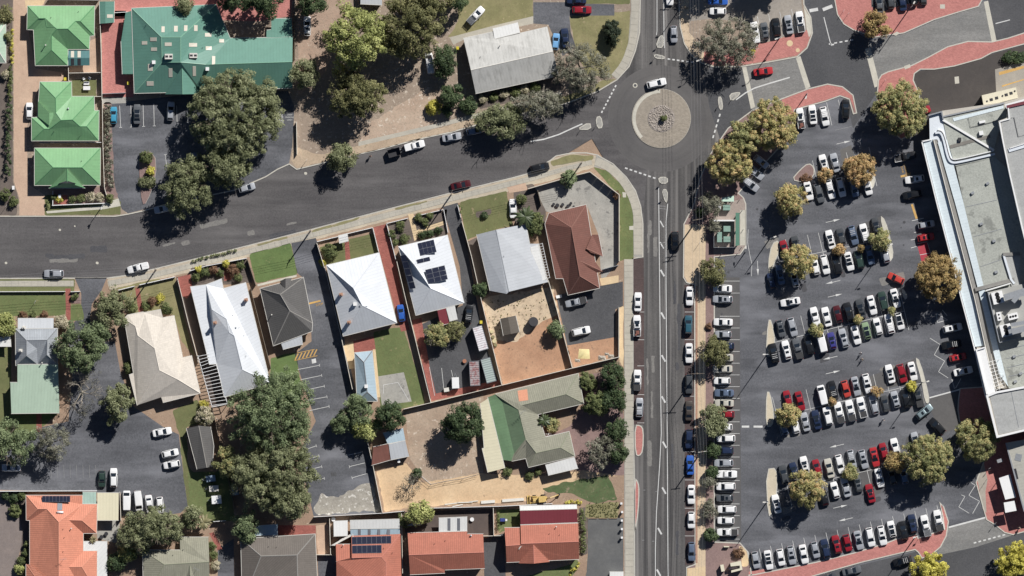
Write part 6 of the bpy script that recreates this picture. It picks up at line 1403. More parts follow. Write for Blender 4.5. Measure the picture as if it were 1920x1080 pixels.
# loose stones round the roundabout shrub and weeds, too many to count
rk = MB(); rg = random.Random(3)
for _ in range(420):
    a, d = rg.random() * 6.283, 24 * math.sqrt(rg.random()); s = rg.uniform(.1, .24)
    p = W(1240 + d * math.cos(a), 222 + d * math.sin(a), .2)
    rk.add([p + Vector((-s, -s * .7, 0)), p + Vector((s, -s * .6, 0)), p + Vector((s * .8, s, 0)), p + Vector((-s * .7, s * .8, 0)), p + Vector((rg.uniform(-.05, .05), rg.uniform(-.05, .05), s * 1.1))], [[0, 1, 4], [1, 2, 4], [2, 3, 4], [3, 0, 4]])
tag(rk.obj('gravel', ground('stone', A(206, 196, 184), A(150, 140, 130), 1.5, 3, .4)), 'pale stones scattered over the roundabout bed', 'stones', kind='stuff')
def cover(poly, n, h, kind, label, name='weeds'):
    xs = [p[0] for p in poly]; ys = [p[1] for p in poly]; cen = []; rg = random.Random(len(poly) + int(xs[0]))
    def inside(x, y):
        c = False
        for i in range(len(poly)):
            (x1, y1), (x2, y2) = poly[i - 1], poly[i]
            if (y1 > y) != (y2 > y) and x < (x2 - x1) * (y - y1) / (y2 - y1) + x1: c = not c
        return c
    while len(cen) < n:
        x, y = rg.uniform(min(xs), max(xs)), rg.uniform(min(ys), max(ys))
        if inside(x, y): cen.append(tuple(W(x, y, Z0 + .05)))
    cen = np.array(cen)
    tag(link(name, leaf_mesh(name, cen, np.full(n, h), 9, .22, MATS['leaves_' + kind], n)), label, 'plants', kind='stuff')
cover([(1100, 948), (1158, 942), (1158, 970), (1100, 970)], 160, .15, 'olive', 'dry tufts on the mown grass square', 'grass')
cover([(904, 562), (1036, 538), (1046, 590), (1000, 612), (922, 640)], 70, .12, 'olive', 'weeds in the pale rubble yard')
# ------------------------------------------------------------------ vehicles
def paint(name, c, metal=.0, rough=.32):
    return plain('paint_' + name, c, rough, metal, .6, vary=0, spec=.5)
CARC = dict(white=(.80, .80, .79), silver=(.50, .52, .55), grey=(.15, .16, .17), charcoal=(.06, .065, .07), black=(.012, .013, .015), red=(.42, .03, .035), maroon=(.07, .008, .012), darkred=(.28, .015, .025), orangered=(.50, .06, .045), blue=(.03, .11, .42),
            navy=(.018, .03, .07), steelblue=(.16, .21, .30), lightblue=(.16, .36, .62), teal=(.03, .10, .14), green=(.24, .33, .20), darkgreen=(.03, .055, .045), beige=(.50, .48, .42), brown=(.09, .075, .065), tealgrey=(.28, .36, .38), cyan=(.06, .30, .45), indigo=(.05, .05, .22))
PNT = {k: paint(k, v, .35 if k in ('silver', 'grey', 'steelblue', 'tealgrey', 'brown') else 0) for k, v in CARC.items()}
CNAME = dict(darkred='dark red', orangered='orange red', steelblue='blue grey', lightblue='light blue', darkgreen='dark green', tealgrey='teal grey', cyan='blue', brown='dark brown', charcoal='charcoal', indigo='deep blue')
M_cglass = plain('car_glass', (.014, .019, .026), .06, vary=0, spec=.7)
M_tyre = plain('tyre_rubber', (.018, .018, .019), .8, vary=0)
M_lamp = plain('lamp_lens', (.62, .64, .66), .12, vary=0, spec=.7)
M_bed = plain('tray_liner', (.035, .035, .037), .7, vary=.3)
SPEC = {  # length, width, belt height, roof height, glass base rear/front, roof rear/front, nose/tail heights
 'sedan': (4.75, 1.84, .93, 1.46, -1.68, 1.1, -.9, .12, .70, .86), 'hatch': (4.15, 1.76, .95, 1.52, -1.97, 1.02, -1.42, .08, .72, .9),
 'wagon': (4.75, 1.84, .95, 1.5, -2.24, 1.1, -1.7, .12, .72, .92), 'suv': (4.7, 1.9, 1.1, 1.76, -2.24, 1.18, -1.8, .22, .88, 1.05),
 'van': (5.0, 1.94, 1.2, 2.02, -2.42, 2.0, -2.3, 1.15, .95, 1.15), 'ute': (5.25, 1.9, 1.1, 1.76, -.8, 1.3, -.5, .35, .9, 1.1)}
def body_mesh(kind):
    L, Wd, zb, zr, br, bf, rr, rf, zn, zt = SPEC[kind]
    xs = [-L / 2, -L / 2 + .08, -L / 2 + .35, br + .1, -.4, .4, bf, L / 2 - .7, L / 2 - .25, L / 2 - .07, L / 2]
    xs = sorted(set(xs))
    v, f = [], []
    def hw(x):
        t = abs(2 * x / L); return Wd / 2 * (1 - .2 * t ** 7 - .03 * t ** 3)
    def zt_(x):
        if x >= bf: t = (x - bf) / (L / 2 - bf); return zb - (zb - zn) * (.35 * t + .65 * t ** 4) - (.22 if x > L / 2 - .05 else 0)
        if x <= br: t = (br - x) / max(.05, (L / 2 + br)); return zb + .02 - (zb + .02 - zt) * t ** 2 - (.25 if x < -L / 2 + .05 else 0)
        return zb
    prof = [(-1.0, .28), (-1.02, .55), (-.985, .88), (-.88, 1.0), (-.45, 1.03), (0, 1.04), (.45, 1.03), (.88, 1.0), (.985, .88), (1.02, .55), (1.0, .28)]
    for x in xs:
        w, z = hw(x), zt_(x)
        for py, pz in prof: v.append((x, w * py, .2 + (z - .2) * pz if pz > .3 else .2))
    n = len(prof)
    for i in range(len(xs) - 1):
        for j in range(n - 1): f.append([i * n + j, (i + 1) * n + j, (i + 1) * n + j + 1, i * n + j + 1][::-1])
    f.append(list(range(n))); f.append(list(range((len(xs) - 1) * n, len(xs) * n))[::-1])
    # cabin shell
    k = len(v); hb, hr = Wd / 2 * .87, Wd / 2 * (.86 if kind == 'van' else .70)
    cab = lambda t: ((br + (rr - br) * t), (bf + (rf - bf) * t), hb + (hr - hb) * t, zb - .02 + (zr - zb + .02) * t)
    rings = []
    for t in (0, .88, 1.0):
        a, b, w, z = cab(t)
        if t == 1.0: a += .1; b -= .1; w -= .08
        ring_ = []
        for x, y in ((a, -w * .9), (a + .12, -w), (b - .16, -w), (b, -w * .86), (b, w * .86), (b - .16, w), (a + .12, w), (a, w * .9)): ring_.append(len(v)); v.append((x, y, z))
        rings.append(ring_)
    for r0, r1 in zip(rings, rings[1:]):
        for j in range(8): f.append([r0[j], r0[(j + 1) % 8], r1[(j + 1) % 8], r1[j]])
    c = len(v); a, b, w, z = cab(1.0); v.append(((a + b) / 2, 0, z + .04))
    for j in range(8): f.append([rings[2][j], rings[2][(j + 1) % 8], c])
    return mk_mesh('body', v, f, PNT['white'], smooth=False), cab
def quad(name, pts, mat): return mk_mesh(name, pts, [[0, 1, 2, 3]], mat)
PROTO = {}
def box_mesh(name, boxes, mats):
    m = MB()
    for c, d, k in boxes: m.box(c, d, 0, k)
    return mk_mesh(name, m.v, m.f, mats, m.m)
def wheel_mesh():
    b = MB(); n = 14
    for y0, y1, r, m in ((-.1, .1, .33, 0), (-.105, .105, .2, 1)):
        v = [(r * math.cos(2 * math.pi * i / n), y, r * math.sin(2 * math.pi * i / n)) for y in (y0, y1) for i in range(n)]
        b.add(v, [[i, (i + 1) % n, n + (i + 1) % n, n + i] for i in range(n)] + [list(range(n))[::-1], list(range(n, 2 * n))], m)
    return mk_mesh('wheel', b.v, b.f, [M_tyre, M_steel], b.m)
WH = wheel_mesh()
MIR = box_mesh('mirror', [((0, 0, 0), (.16, .2, .14), 0)], [M_dark])
LMP = box_mesh('headlight', [((0, 0, 0), (.22, .34, .1), 0)], [M_lamp])
TLM = box_mesh('tail_light', [((0, 0, 0), (.1, .3, .12), 0)], [plain('tail_lens', (.25, .01, .01), .15, vary=0)])
def proto(kind):
    if kind in PROTO: return PROTO[kind]
    base = kind.split('_')[0]
    L, Wd, zb, zr, br, bf, rr, rf, zn, zt = SPEC[base]
    bm, cab = body_mesh(base)
    P = [('body', bm, (0, 0, 0), True)]
    def strip_(t0, t1, front):
        a0, b0, w0, z0 = cab(t0); a1, b1, w1, z1 = cab(t1)
        x0, x1, e = (b0, b1, .015) if front else (a0, a1, -.015)
        s = [(x0 + e, -w0 * .84, z0 + .012), (x0 + e, w0 * .84, z0 + .012), (x1 + e, w1 * .85, z1 + .012), (x1 + e, -w1 * .85, z1 + .012)]
        return s if front else s[::-1]
    P.append(('windscreen', quad('windscreen', strip_(.02, .93, True), M_cglass), (0, 0, 0), False))
    P.append(('rear_window', quad('rear_window', strip_(.14 if base != 'ute' else .3, .86, False), M_cglass), (0, 0, 0), False))
    for sgn in (1, -1):
        a0, b0, w0, z0 = cab(.1); a1, b1, w1, z1 = cab(.84)
        q = [(a0 + .32, sgn * (w0 + .014), z0), (b0 - .34, sgn * (w0 + .014), z0), (b1 - .24, sgn * (w1 + .014), z1), (a1 + .24, sgn * (w1 + .014), z1)]
        P.append(('side_window', quad('side_window', q if sgn < 0 else q[::-1], M_cglass), (0, 0, 0), False))
        for x in (L / 2 - .88, -L / 2 + .92): P.append(('wheel', WH, (x, sgn * (Wd / 2 - .14), .33), False))
        P.append(('mirror', MIR, (bf - .28, sgn * (Wd / 2 + .06), zb - .02), False))
        P.append(('headlight', LMP, (L / 2 - .17, sgn * (Wd / 2 - .34), zn - .2), False))
        P.append(('tail_light', TLM, (-L / 2 + .05, sgn * (Wd / 2 - .28), zt - .25), False))
    if base == 'ute':
        x0, x1 = -L / 2 + .07, br - .1; m_ = (x0 + x1) / 2; l_ = x1 - x0
        if kind in ('ute', 'ute_load', 'ute_cage'):
            P.append(('tray', box_mesh('tray', [((m_, 0, zb + .03), (l_ - .12, Wd - .3, .03), 0), ((m_, Wd / 2 - .13, zb - .05), (l_, .09, .2), 1), ((m_, -Wd / 2 + .13, zb - .05), (l_, .09, .2), 1), ((x0 + .04, 0, zb - .05), (.07, Wd - .28, .2), 1)], [M_bed, M_white]), (0, 0, 0), False))
            if kind == 'ute_load': P.append(('load', box_mesh('load', [((m_ + .1, -.1, zb + .06), (.9, .8, .25), 0), ((m_ - .45, .3, zb + .06), (.4, .5, .35), 0)], [plain('rust_load', (.20, .08, .06), .8, vary=.3)]), (0, 0, 0), False))
            if kind == 'ute_cage': P.append(('ladder_rack', box_mesh('ladder_rack', [((x0 + .15 + i * (l_ - .3) / 7, 0, zr - .1), (.07, Wd - .2, .06), 0) for i in range(8)] + [((m_, s * (Wd / 2 - .15), zr - .12), (l_, .06, .06), 0) for s in (-1, 1)] + [((x, s * (Wd / 2 - .15), zb), (.05, .05, zr - zb - .1), 0) for x in (x0 + .1, x1 - .1) for s in (-1, 1)], [M_steel]), (0, 0, 0), False))
        elif kind == 'ute_cover': P.append(('tonneau_cover', box_mesh('tonneau_cover', [((m_, 0, zb + .03), (l_ - .1, Wd - .26, .06), 0)], [M_bed]), (0, 0, 0), False))
        elif kind == 'ute_canopy':
            h = MB(); h.box((m_ + .05, 0, zb), (l_ - .1, Wd - .3, zr - zb - .1)); P.append(('canopy', mk_mesh('canopy', h.v, h.f, PNT['white']), (0, 0, 0), True))
    PROTO[kind] = P
    return P
ROOFZ = {k: v for k, v in SPEC.items()}
M_sunroof = quad('sunroof', [(-.45, -.4, 0), (.15, -.4, 0), (.15, .4, 0), (-.45, .4, 0)], M_cglass)
def roofpanel(base):
    L, Wd, zb, zr, br, bf, rr, rf, zn, zt = SPEC[base]; w = Wd / 2 * .58
    return quad('roof_panel', [(rr + .15, -w, zr + .045), (rf - .12, -w, zr + .045), (rf - .12, w, zr + .045), (rr + .15, w, zr + .045)], M_cglass)
RP = {}
RACK = {}
NWORD = 'first second third fourth fifth sixth seventh eighth ninth tenth eleventh twelfth thirteenth fourteenth fifteenth sixteenth seventeenth eighteenth nineteenth twentieth'.split() + ['twenty-first', 'twenty-second', 'twenty-third']
KNAME = dict(sedan='sedan', hatch='hatchback', wagon='station wagon', suv='suv', van='van', ute='ute', ute_load='loaded ute', ute_cage='ute with rack', ute_cover='ute with black tray cover', ute_canopy='ute with canopy')
NAMES = dict(sedan='sedan', hatch='hatchback', wagon='station_wagon', suv='four_wheel_drive', van='van')
def car(x, y, ang, kind, col, label, extra='', z=0.0, group=None):
    base = kind.split('_')[0]
    root = thing(NAMES.get(base, 'utility_truck'), label, 'van' if base == 'van' else 'ute' if base == 'ute' else 'car', W(x, y, z), math.radians(ang), group)
    k = R.uniform(.97, 1.03)
    root.scale = (k, R.uniform(.98, 1.02), k)
    for nm, me, loc, isbody in proto(kind):
        o = link(nm, me, root, loc)
        if isbody:
            o.material_slots[0].link = 'OBJECT'; o.material_slots[0].material = PNT[col]
    L, Wd, zb, zr, br, bf, rr, rf, zn, zt = SPEC[base]
    if 's' in extra: link('sunroof', M_sunroof, root, ((rf + rr) / 2 + .35, 0, zr + .046))
    if 'b' in extra:
        if base not in RP: RP[base] = roofpanel(base)
        link('roof_panel', RP[base], root)
    if 'r' in extra:
        if base not in RACK: RACK[base] = box_mesh('roof_rack', [((rr + (rf - rr) * t, 0, zr + .1), (.07, Wd * .68, .05), 0) for t in (.3, .5, .75)], [M_white])
        link('roof_rack', RACK[base], root)
    return root
def row(cars, phrase, group, ang, z=0.0, first='from left'):
    """cars in order along the row: (x, y, kind, colour[, extra[, angle]])"""
    cars = sorted(cars, key=(lambda c: c[0]) if first == 'from left' else (lambda c: c[1]))
    for i, c in enumerate(cars):
        x, y, kind, col = c[:4]; ex = c[4] if len(c) > 4 else ''; a = c[5] if len(c) > 5 else ang
        if not ex: ex = R.choice(['', '', '', 's', ''])
        lb = f"{CNAME.get(col, col)} {KNAME[kind]}, {NWORD[i]} {first}, {phrase}"
        car(x, y, a + R.uniform(-1.5, 1.5), kind, col, lb, ex, z, group)
w, s_, g_, k_ = 'white', 'silver', 'grey', 'black'
row([(1545, 307, 'sedan', w), (1566, 305, 'sedan', s_)], 'upper line of the topmost parking row', 'cars in the topmost parking row', 104)
row([(1516, 358, 'sedan', w, '', 284), (1536, 362, 'wagon', g_), (1557, 355, 'wagon', w, 'r'), (1577, 351, 'wagon', w), (1602, 354, 'hatch', 'steelblue'), (1627, 350, 'hatch', w)], 'lower line of the topmost parking row', 'cars in the topmost parking row', 284)
row([(1471, 466, 'hatch', 'darkred'), (1492, 458, 'hatch', 'charcoal'), (1557, 449, 'sedan', w), (1577, 444, 'hatch', 'charcoal'), (1600, 441, 'wagon', 'steelblue', 'r', 284), (1621, 437, 'suv', w, 'r'), (1643, 424, 'hatch', 'charcoal')], 'upper line of the second double row', 'cars in the second double row', 104)
row([(1447, 527, 'hatch', 'navy'), (1463, 515, 'sedan', 'steelblue', '', 100), (1490, 523, 'hatch', s_), (1529, 500, 'hatch', w), (1547, 496, 'wagon', w, '', 284), (1569, 496, 'suv', k_), (1592, 490, 'sedan', w, 'b', 284), (1611, 487, 'suv', 'darkgreen'), (1631, 478, 'sedan', 'steelblue', '', 284), (1660, 477, 'hatch', s_)], 'lower line of the second double row', 'cars in the second double row', 104)
row([(1464, 616, 'hatch', 'grey', '', 284), (1486, 613, 'wagon', s_, '', 284), (1529, 596, 'ute_canopy', w), (1550, 594, 'sedan', w), (1571, 589, 'hatch', 'maroon'), (1591, 585, 'suv', k_), (1614, 579, 'sedan', 'charcoal'), (1635, 572, 'sedan', w, '', 284), (1656, 565, 'suv', 'darkgreen'), (1679, 559, 'sedan', w, 's', 284)], 'upper line of the third double row', 'cars in the third double row', 104)
row([(1451, 662, 'suv', k_, 'r'), (1475, 656, 'wagon', w, 's'), (1496, 654, 'ute_cover', g_), (1517, 647, 'suv', k_), (1541, 642, 'van', w), (1560, 639, 'hatch', 'indigo'), (1582, 634, 'wagon', s_), (1605, 628, 'sedan', w, '', 284), (1625, 620, 'hatch', 'green', 'b'), (1646, 612, 'hatch', w), (1668, 607, 'wagon', w, 'r'), (1687, 602, 'hatch', w, 'b', 284)], 'lower line of the third double row', 'cars in the third double row', 104)
row([(1477, 748, 'hatch', 'darkred'), (1500, 752, 'sedan', 'darkred', '', 284), (1542, 741, 'van', w), (1562, 732, 'wagon', k_, 'r'), (1586, 729, 'hatch', 'orangered', '', 284), (1605, 724, 'sedan', s_, '', 284), (1626, 719, 'wagon', w, 's', 284), (1669, 701, 'sedan', w), (1691, 700, 'suv', 'darkred', '', 284), (1711, 696, 'sedan', w, '', 284)], 'upper line of the fourth double row', 'cars in the fourth double row', 104)
row([(1470, 800, 'hatch', 'steelblue'), (1491, 797, 'hatch', w), (1510, 791, 'sedan', s_), (1531, 787, 'sedan', 'navy'), (1552, 780, 'suv', w), (1574, 774, 'ute_cover', w), (1595, 770, 'ute_cover', w), (1616, 764, 'ute', w), (1639, 759, 'wagon', s_), (1660, 757, 'hatch', 'charcoal'), (1679, 749, 'hatch', s_), (1699, 747, 'suv', k_), (1722, 744, 'ute_cover', 'charcoal')], 'lower line of the fourth double row', 'cars in the fourth double row', 104)
row([(1470, 890, 'suv', 'charcoal'), (1489, 883, 'hatch', 'navy'), (1509, 873, 'sedan', w), (1532, 877, 'hatch', 'darkred'), (1555, 878, 'sedan', 'beige'), (1575, 870, 'wagon', w, '', 284), (1597, 861, 'wagon', s_, 'r', 284), (1619, 861, 'wagon', s_, '', 284), (1640, 857, 'sedan', 'red', 's', 284), (1657, 846, 'hatch', 'darkred'), (1679, 839, 'sedan', w), (1717, 826, 'hatch', s_)], 'upper line of the fifth double row', 'cars in the fifth double row', 104)
row([(1456, 945, 'sedan', w, '', 102), (1545, 933, 'hatch', k_), (1566, 919, 'hatch', w), (1586, 914, 'sedan', s_), (1609, 907, 'hatch', g_), (1632, 925, 'sedan', 'darkred', 's'), (1649, 896, 'sedan', w, '', 284), (1673, 893, 'hatch', 'charcoal'), (1695, 892, 'hatch', 'steelblue')], 'lower line of the fifth double row', 'cars in the fifth double row', 104)
row([(1417, 1050, 'hatch', s_, '', 280), (1441, 1050, 'sedan', w, 'b', 281), (1464, 1045, 'hatch', w, '', 281), (1484, 1041, 'wagon', s_, '', 281), (1507, 1039, 'sedan', w, '', 281), (1529, 1031, 'hatch', s_, '', 282), (1548, 1029, 'wagon', 'navy'), (1569, 1021, 'suv', 'darkred'), (1589, 1018, 'hatch', 'darkred', '', 282), (1610, 1013, 'sedan', s_, '', 282), (1632, 1007, 'suv', w, '', 282), (1654, 1004, 'wagon', w, 's', 282), (1672, 992, 'hatch', w, 'b'), (1694, 995, 'suv', k_, 's'), (1711, 982, 'suv', 'navy'), (1736, 986, 'ute_cage', w), (1760, 976, 'ute_cover', w)], 'bottom parking row on the red paving', 'cars in the bottom parking row', 102)
row([(1355, 541, 'sedan', w), (1355, 561, 'wagon', s_), (1356, 604, 'sedan', w), (1356, 627, 'hatch', s_), (1361, 649, 'hatch', 'navy'), (1357, 671, 'sedan', 'beige'), (1355, 692, 'sedan', 'beige'), (1354, 714, 'hatch', w), (1358, 737, 'sedan', 'steelblue'), (1358, 756, 'sedan', 'beige'), (1361, 777, 'hatch', 'darkred'), (1358, 801, 'hatch', w),
     (1361, 822, 'wagon', w), (1357, 845, 'suv', 'navy'), (1357, 868, 'wagon', s_), (1362, 889, 'ute_canopy', w, '', 0), (1361, 912, 'suv', w), (1359, 934, 'hatch', g_, 's'), (1363, 955, 'suv', w), (1361, 976, 'hatch', w), (1364, 998, 'ute_cover', w)], 'column of bays beside the verge', 'cars in the column of bays', 180, first='from top')
row([(1196, 566, 'sedan', w), (1194.5, 611, 'ute_load', w), (1195, 713, 'ute_cover', w), (1199, 764, 'wagon', s_, 'r')], 'street bays beside the slab footpath', 'cars in the western street bays', 90, first='from top')
row([(1293, 555, 'sedan', w), (1291, 609, 'suv', 'teal', '', 90), (1292, 662, 'sedan', w), (1292, 720, 'suv', 'charcoal'), (1292, 770, 'sedan', 'brown', '', 90), (1292, 823, 'suv', 'navy'), (1294, 872, 'sedan', 'blue', '', 90), (1296, 927, 'sedan', w), (1296, 975, 'hatch', w), (1297, 1034, 'wagon', 'steelblue')], 'street bays beside the sandy footpath', 'cars in the eastern street bays', 270, first='from top')
row([(1697, 294, 'ute', k_), (1715, 336, 'wagon', w, '', 190), (1710, 365, 'suv', k_, '', 190), (1737, 421, 'hatch', s_), (1736, 445, 'hatch', 'red'), (1786, 615, 'suv', w, 's'), (1784, 646, 'suv', k_, 'r', 190), (1796, 670, 'hatch', 'red'), (1806, 696, 'sedan', w)], 'bays against the shopping centre wall', 'cars against the shopping centre', 12, first='from top')
row([(1416, 61, 'ute_canopy', w), (1434, 58, 'hatch', g_, 's'), (1456, 51, 'suv', k_), (1479, 46, 'sedan', s_), (1500.5, 41, 'ute', w)], 'bays on the northern island above red paving', 'cars on the northern island', 98, .125)
row([(1649, 8, 'sedan', g_), (1670, 1, 'hatch', 'charcoal'), (1692, 2, 'sedan', 'navy'), (1712, -6, 'suv', k_), (1731, -7, 'hatch', 'charcoal')], 'bays at the top edge above red paving', 'cars above the red plaza', 95, .125)
row([(1501, 222, 'ute_load', w, '', 97), (1524, 215, 'sedan', w, 'b', 97), (1546, 218, 'wagon', w, 'r', 282), (1586, 204, 'suv', k_, '', 88)], 'bays under the red paved island by the plane trees', 'cars below the red paved island', 97)
row([(1427, 303, 'hatch', s_), (1417, 323, 'sedan', s_), (1407, 345, 'wagon', s_, 'r')][::-1], 'angled bays under the golden plane tree', 'cars in the angled bays', -40)
for a in ((1680, 522, 155, 'hatch', 'orangered', 'orange red hatchback driving up the aisle near the brown plane tree'), (1482, 566, 190, 'sedan', 'white', 'white sedan with sunroof driving in the aisle left of the car park'), (1733, 772, 38, 'suv', 'tealgrey', 'teal grey car turning at the end of the fourth double row'), (1757, 799, 135, 'suv', 'black', 'black car turning beside the biggest plane tree'),
          (1231, 156, 14, 'wagon', 'white', 'white car driving round the top of the roundabout'), (1263.5, 64, 272, 'hatch', 'silver', 'silver hatchback driving toward the roundabout from the top'), (1256, -8, 270, 'sedan', 'white', 'white car cut by the top edge on the street'), (1266, 452, 272, 'suv', 'black', 'black car with pale roof window driving down the street'), (1431, 134, 8, 'sedan', 'red', 'red sedan driving on the grey paved side road'),
          (864, 347, 12, 'sedan', 'maroon', 'maroon sedan parked at the kerb before the solar roof'), (1012, 314, 12, 'suv', 'black', 'black four wheel drive parked at the kerb near the corner'), (259, 502, 195, 'ute_canopy', 'white', 'white ute parked at the kerb before the cream roof'), (101, 513, 180, 'wagon', 'silver', 'silver wagon parked at the kerb near the drive entrance'), (307, 391, 192, 'sedan', 'silver', 'silver sedan parked on the road under the grey green tree'),
          (463, 352, 16, 'hatch', 'silver', 'pale silver car emerging from the grey green tree by the road'), (777, 273, 15, 'ute_canopy', 'white', 'white ute towing a cage trailer beside the verge'), (847, 257, 10, 'sedan', 'silver', 'silver car at the kerb under the verge tree'), (890, 245, 12, 'hatch', 'steelblue', 'blue grey car hidden by the verge tree'), (1692, 1052, 195, 'suv', 'black', 'black car parked at the kerb below the red paving'), (1597, 1070, 13, 'sedan', 'grey', 'dark grey car parked near the bottom edge'), (1553, 1082, 13, 'hatch', 'charcoal', 'charcoal car cut by the bottom edge'), (1916, 1043, 15, 'hatch', 'silver', 'silver car under the yellow corner tree')):
    car(*a[:5], a[5], 's' if 'sunroof' in a[5] or 'window' in a[5] or 'teal' in a[5] else 'r' if a[0] == 1692 else '', .02)
for a in ((213, 216, 90, 'hatch', 'cyan', 'blue hatchback in the first bay below the teal building'), (257, 214, 90, 'sedan', 'grey', 'grey car with dark roof in the bay beside the blue hatchback'), (320, 208, 86, 'wagon', 'silver', 'pale silver car in the bay nearest the giant tree'), (55, 208, 90, 'hatch', 'white', 'white car shaded beside the middle green unit'), (364, 302, 90, 'hatch', 'steelblue', 'blue grey car hidden under the giant tree'),
          (576, 49, 90, 'wagon', 'white', 'white wagon with dark roof window on the bare yard'), (892, 29, 47, 'ute_cage', 'white', 'white ute with tray rack on the dry lawn'), (806, 119, 98, 'van', 'white', 'white van beside the dark shrub tree'), (1081, 0, 180, 'sedan', 'navy', 'dark car cut by the top edge beside the red sedan'), (1091, 18.5, 0, 'wagon', 'darkred', 'red car on the corner driveway'), (1042, 78, 84, 'hatch', 'lightblue', 'light blue hatchback beside the grey roof'), (1060, 71, 96, 'sedan', 'navy', 'dark blue car beside the light blue hatchback'),
          (1346, 2, 0, 'sedan', 'blue', 'blue car at the top edge above the sparse island tree'), (1346, 21, 180, 'hatch', 'white', 'white hatchback above the sparse island tree'), (962, 391, 92, 'sedan', 'white', 'white sedan on the lawn driveway beside the palm'), (752, 587, 97, 'hatch', 'blue', 'bright blue hatchback on the red brick driveway'), (879, 589, 83, 'suv', 'black', 'black car with roof bars beside the solar roof house'), (1080, 566, 193, 'ute_cover', 'silver', 'silver ute below the brown tiled roof'), (1089.5, 621, 13, 'suv', 'white', 'white four wheel drive on the tarmac yard'),
          (304, 810, 11, 'sedan', 'white', 'white car uppermost by the grass strip of the rear car park'), (319, 850, 13, 'hatch', 'white', 'white hatchback, upper of the close pair by the dark shed'), (322, 871, 190, 'hatch', 'white', 'white hatchback, lower of the close pair by the dark shed'), (21, 877, 180, 'sedan', 'silver', 'silver car at the left edge under the green tree'), (191, 898, 270, 'hatch', 'darkgreen', 'dark hatchback beside the white wagon in the rear car park'), (213, 896, 90, 'suv', 'white', 'white wagon beside the dark hatchback in the rear car park'),
          (237.5, 939, 90, 'van', 'white', 'white van, first of four below the rear car park'), (259.5, 939, 276, 'van', 'white', 'white van, second of four below the rear car park'), (280, 946, 277, 'sedan', 'white', 'white sedan, third of four below the rear car park'), (300, 947, 275, 'hatch', 'white', 'small white hatchback, last of four below the rear car park'), (1730, 208, 20, 'hatch', 'darkred', 'dark red car almost hidden by the big corner plane tree')):
    car(*a[:5], a[5], 's' if 'roof window' in a[5] else 'b' if 'dark roof' in a[5] else 'r' if 'bars' in a[5] else '', Z0 + .03 if a[0] < 1200 else .125 if a[0] < 1700 else .02)
# ------------------------------------------------------------------ fences and walls
def fence(pts, label, h=1.8, mat=M_fence, step=2.4, t=.07, name='fence', cat='fence', post=False, zb_=Z0):
    root = thing(name, label, cat, W(*pts[0], zb_))
    q = [W(*p, zb_) for p in pts]
    for a, b in zip(q, q[1:]):
        L = (b - a).length; n = max(1, round(L / step)); an = math.atan2((b - a).y, (b - a).x)
        me = None
        for i in range(n):
            c = a + (b - a) * ((i + .5) / n)
            if me is None:
                m = MB(); l = L / n - .03
                m.box((0, 0, -.05), (l, t * .5, h)).box((0, 0, h - .06), (l, max(t, .13), .06)).box((-l / 2 + .04, 0, -.05), (.06, t * .9, h + .02))
                me = mk_mesh('panel', m.v, m.f, mat, m.m)
            link('panel', me, root, c - q[0], an)
        if post:
            for i in range(n + 1):
                m = MB(); c = a + (b - a) * (i / n) - q[0]; m.box((c.x, c.y, -.05), (.14, .14, h + .14)); m.obj('post', mat, root, world=False)
    return root
fence([(188, 44), (190, 100), (191.5, 188)], 'pale boundary fence between the green units and red paving'); fence([(129, 137), (189, 136)], 'short pale fence between the two upper green units'); fence([(128.5, 124), (129, 152)], 'short pale fence beside the upper green unit pergola')
fence([(213, 24), (249, 22)], 'pale fence closing the red yard beside the small teal shed', 1.6, M_white); fence([(191, 176), (236, 174)], 'open rail fence at the bottom of the red yard', 1.2, M_steel); fence([(178, 181), (190, 181)], 'short fence beside the courtyard lawn'); fence([(90, -1), (186, 0)], 'white fence at the top edge behind the upper green unit', 1.8, M_white)
fence([(553, -20), (553, 112)], 'dark fence between the teal building and the bare yard', 1.8, M_fence_dk); fence([(556, 228), (557, 290)], 'pale fence at the tarmac car park exit', 1.2); fence([(192, 186), (193, 268), (196, 352), (200, 366)], 'pale fence behind the brown grey hedge', 1.6); fence([(74, 268), (190, 267)], 'white fence between the two lower green units', 1.5, M_white)
fence([(98, 385), (196, 381)], 'low white front wall of the lowest green unit', .9, M_white, 2.4, .18, 'garden_wall', 'wall', True); fence([(99, 358), (99, 385)], 'short white side wall of the lowest green unit', .9, M_white, 2.4, .15, 'garden_wall', 'wall')
fence([(-20, 547), (122, 546.5)], 'white rail fence before the front lawn', .9, M_white, 3.0, .08, 'rail_fence', 'fence', True); fence([(133, 547), (150, 546.5)], 'short white rail fence beside the drive', .9, M_white, 2.4, .08, 'rail_fence', 'fence', True)
fence([(222, 544), (252, 536.5)], 'low white pier wall left of the brick path', .9, M_white, 1.8, .16, 'garden_wall', 'wall', True); fence([(262, 534), (328, 519)], 'low white pier wall before the dry lawn', .9, M_white, 1.8, .16, 'garden_wall', 'wall', True)
fence([(333, 522), (352, 600), (370, 668), (372, 680)], 'tall pale fence beside the cream roof house', 1.8); fence([(398, 764), (412, 830), (425, 880), (440, 955)], 'pale fence between the trailers and the big trees', 1.8, M_fence_dk)
fence([(356, 508), (385, 499), (463, 484)], 'low white wall before the long white roof', 1.0, M_white, 2.0, .14, 'garden_wall', 'wall'); fence([(464, 486), (480, 535)], 'dark side fence between the long white roof and green lawn', 1.5, M_fence_dk); fence([(470, 540), (508, 690)], 'dark fence between the long white roof and charcoal tiles', 1.8, M_fence_dk)
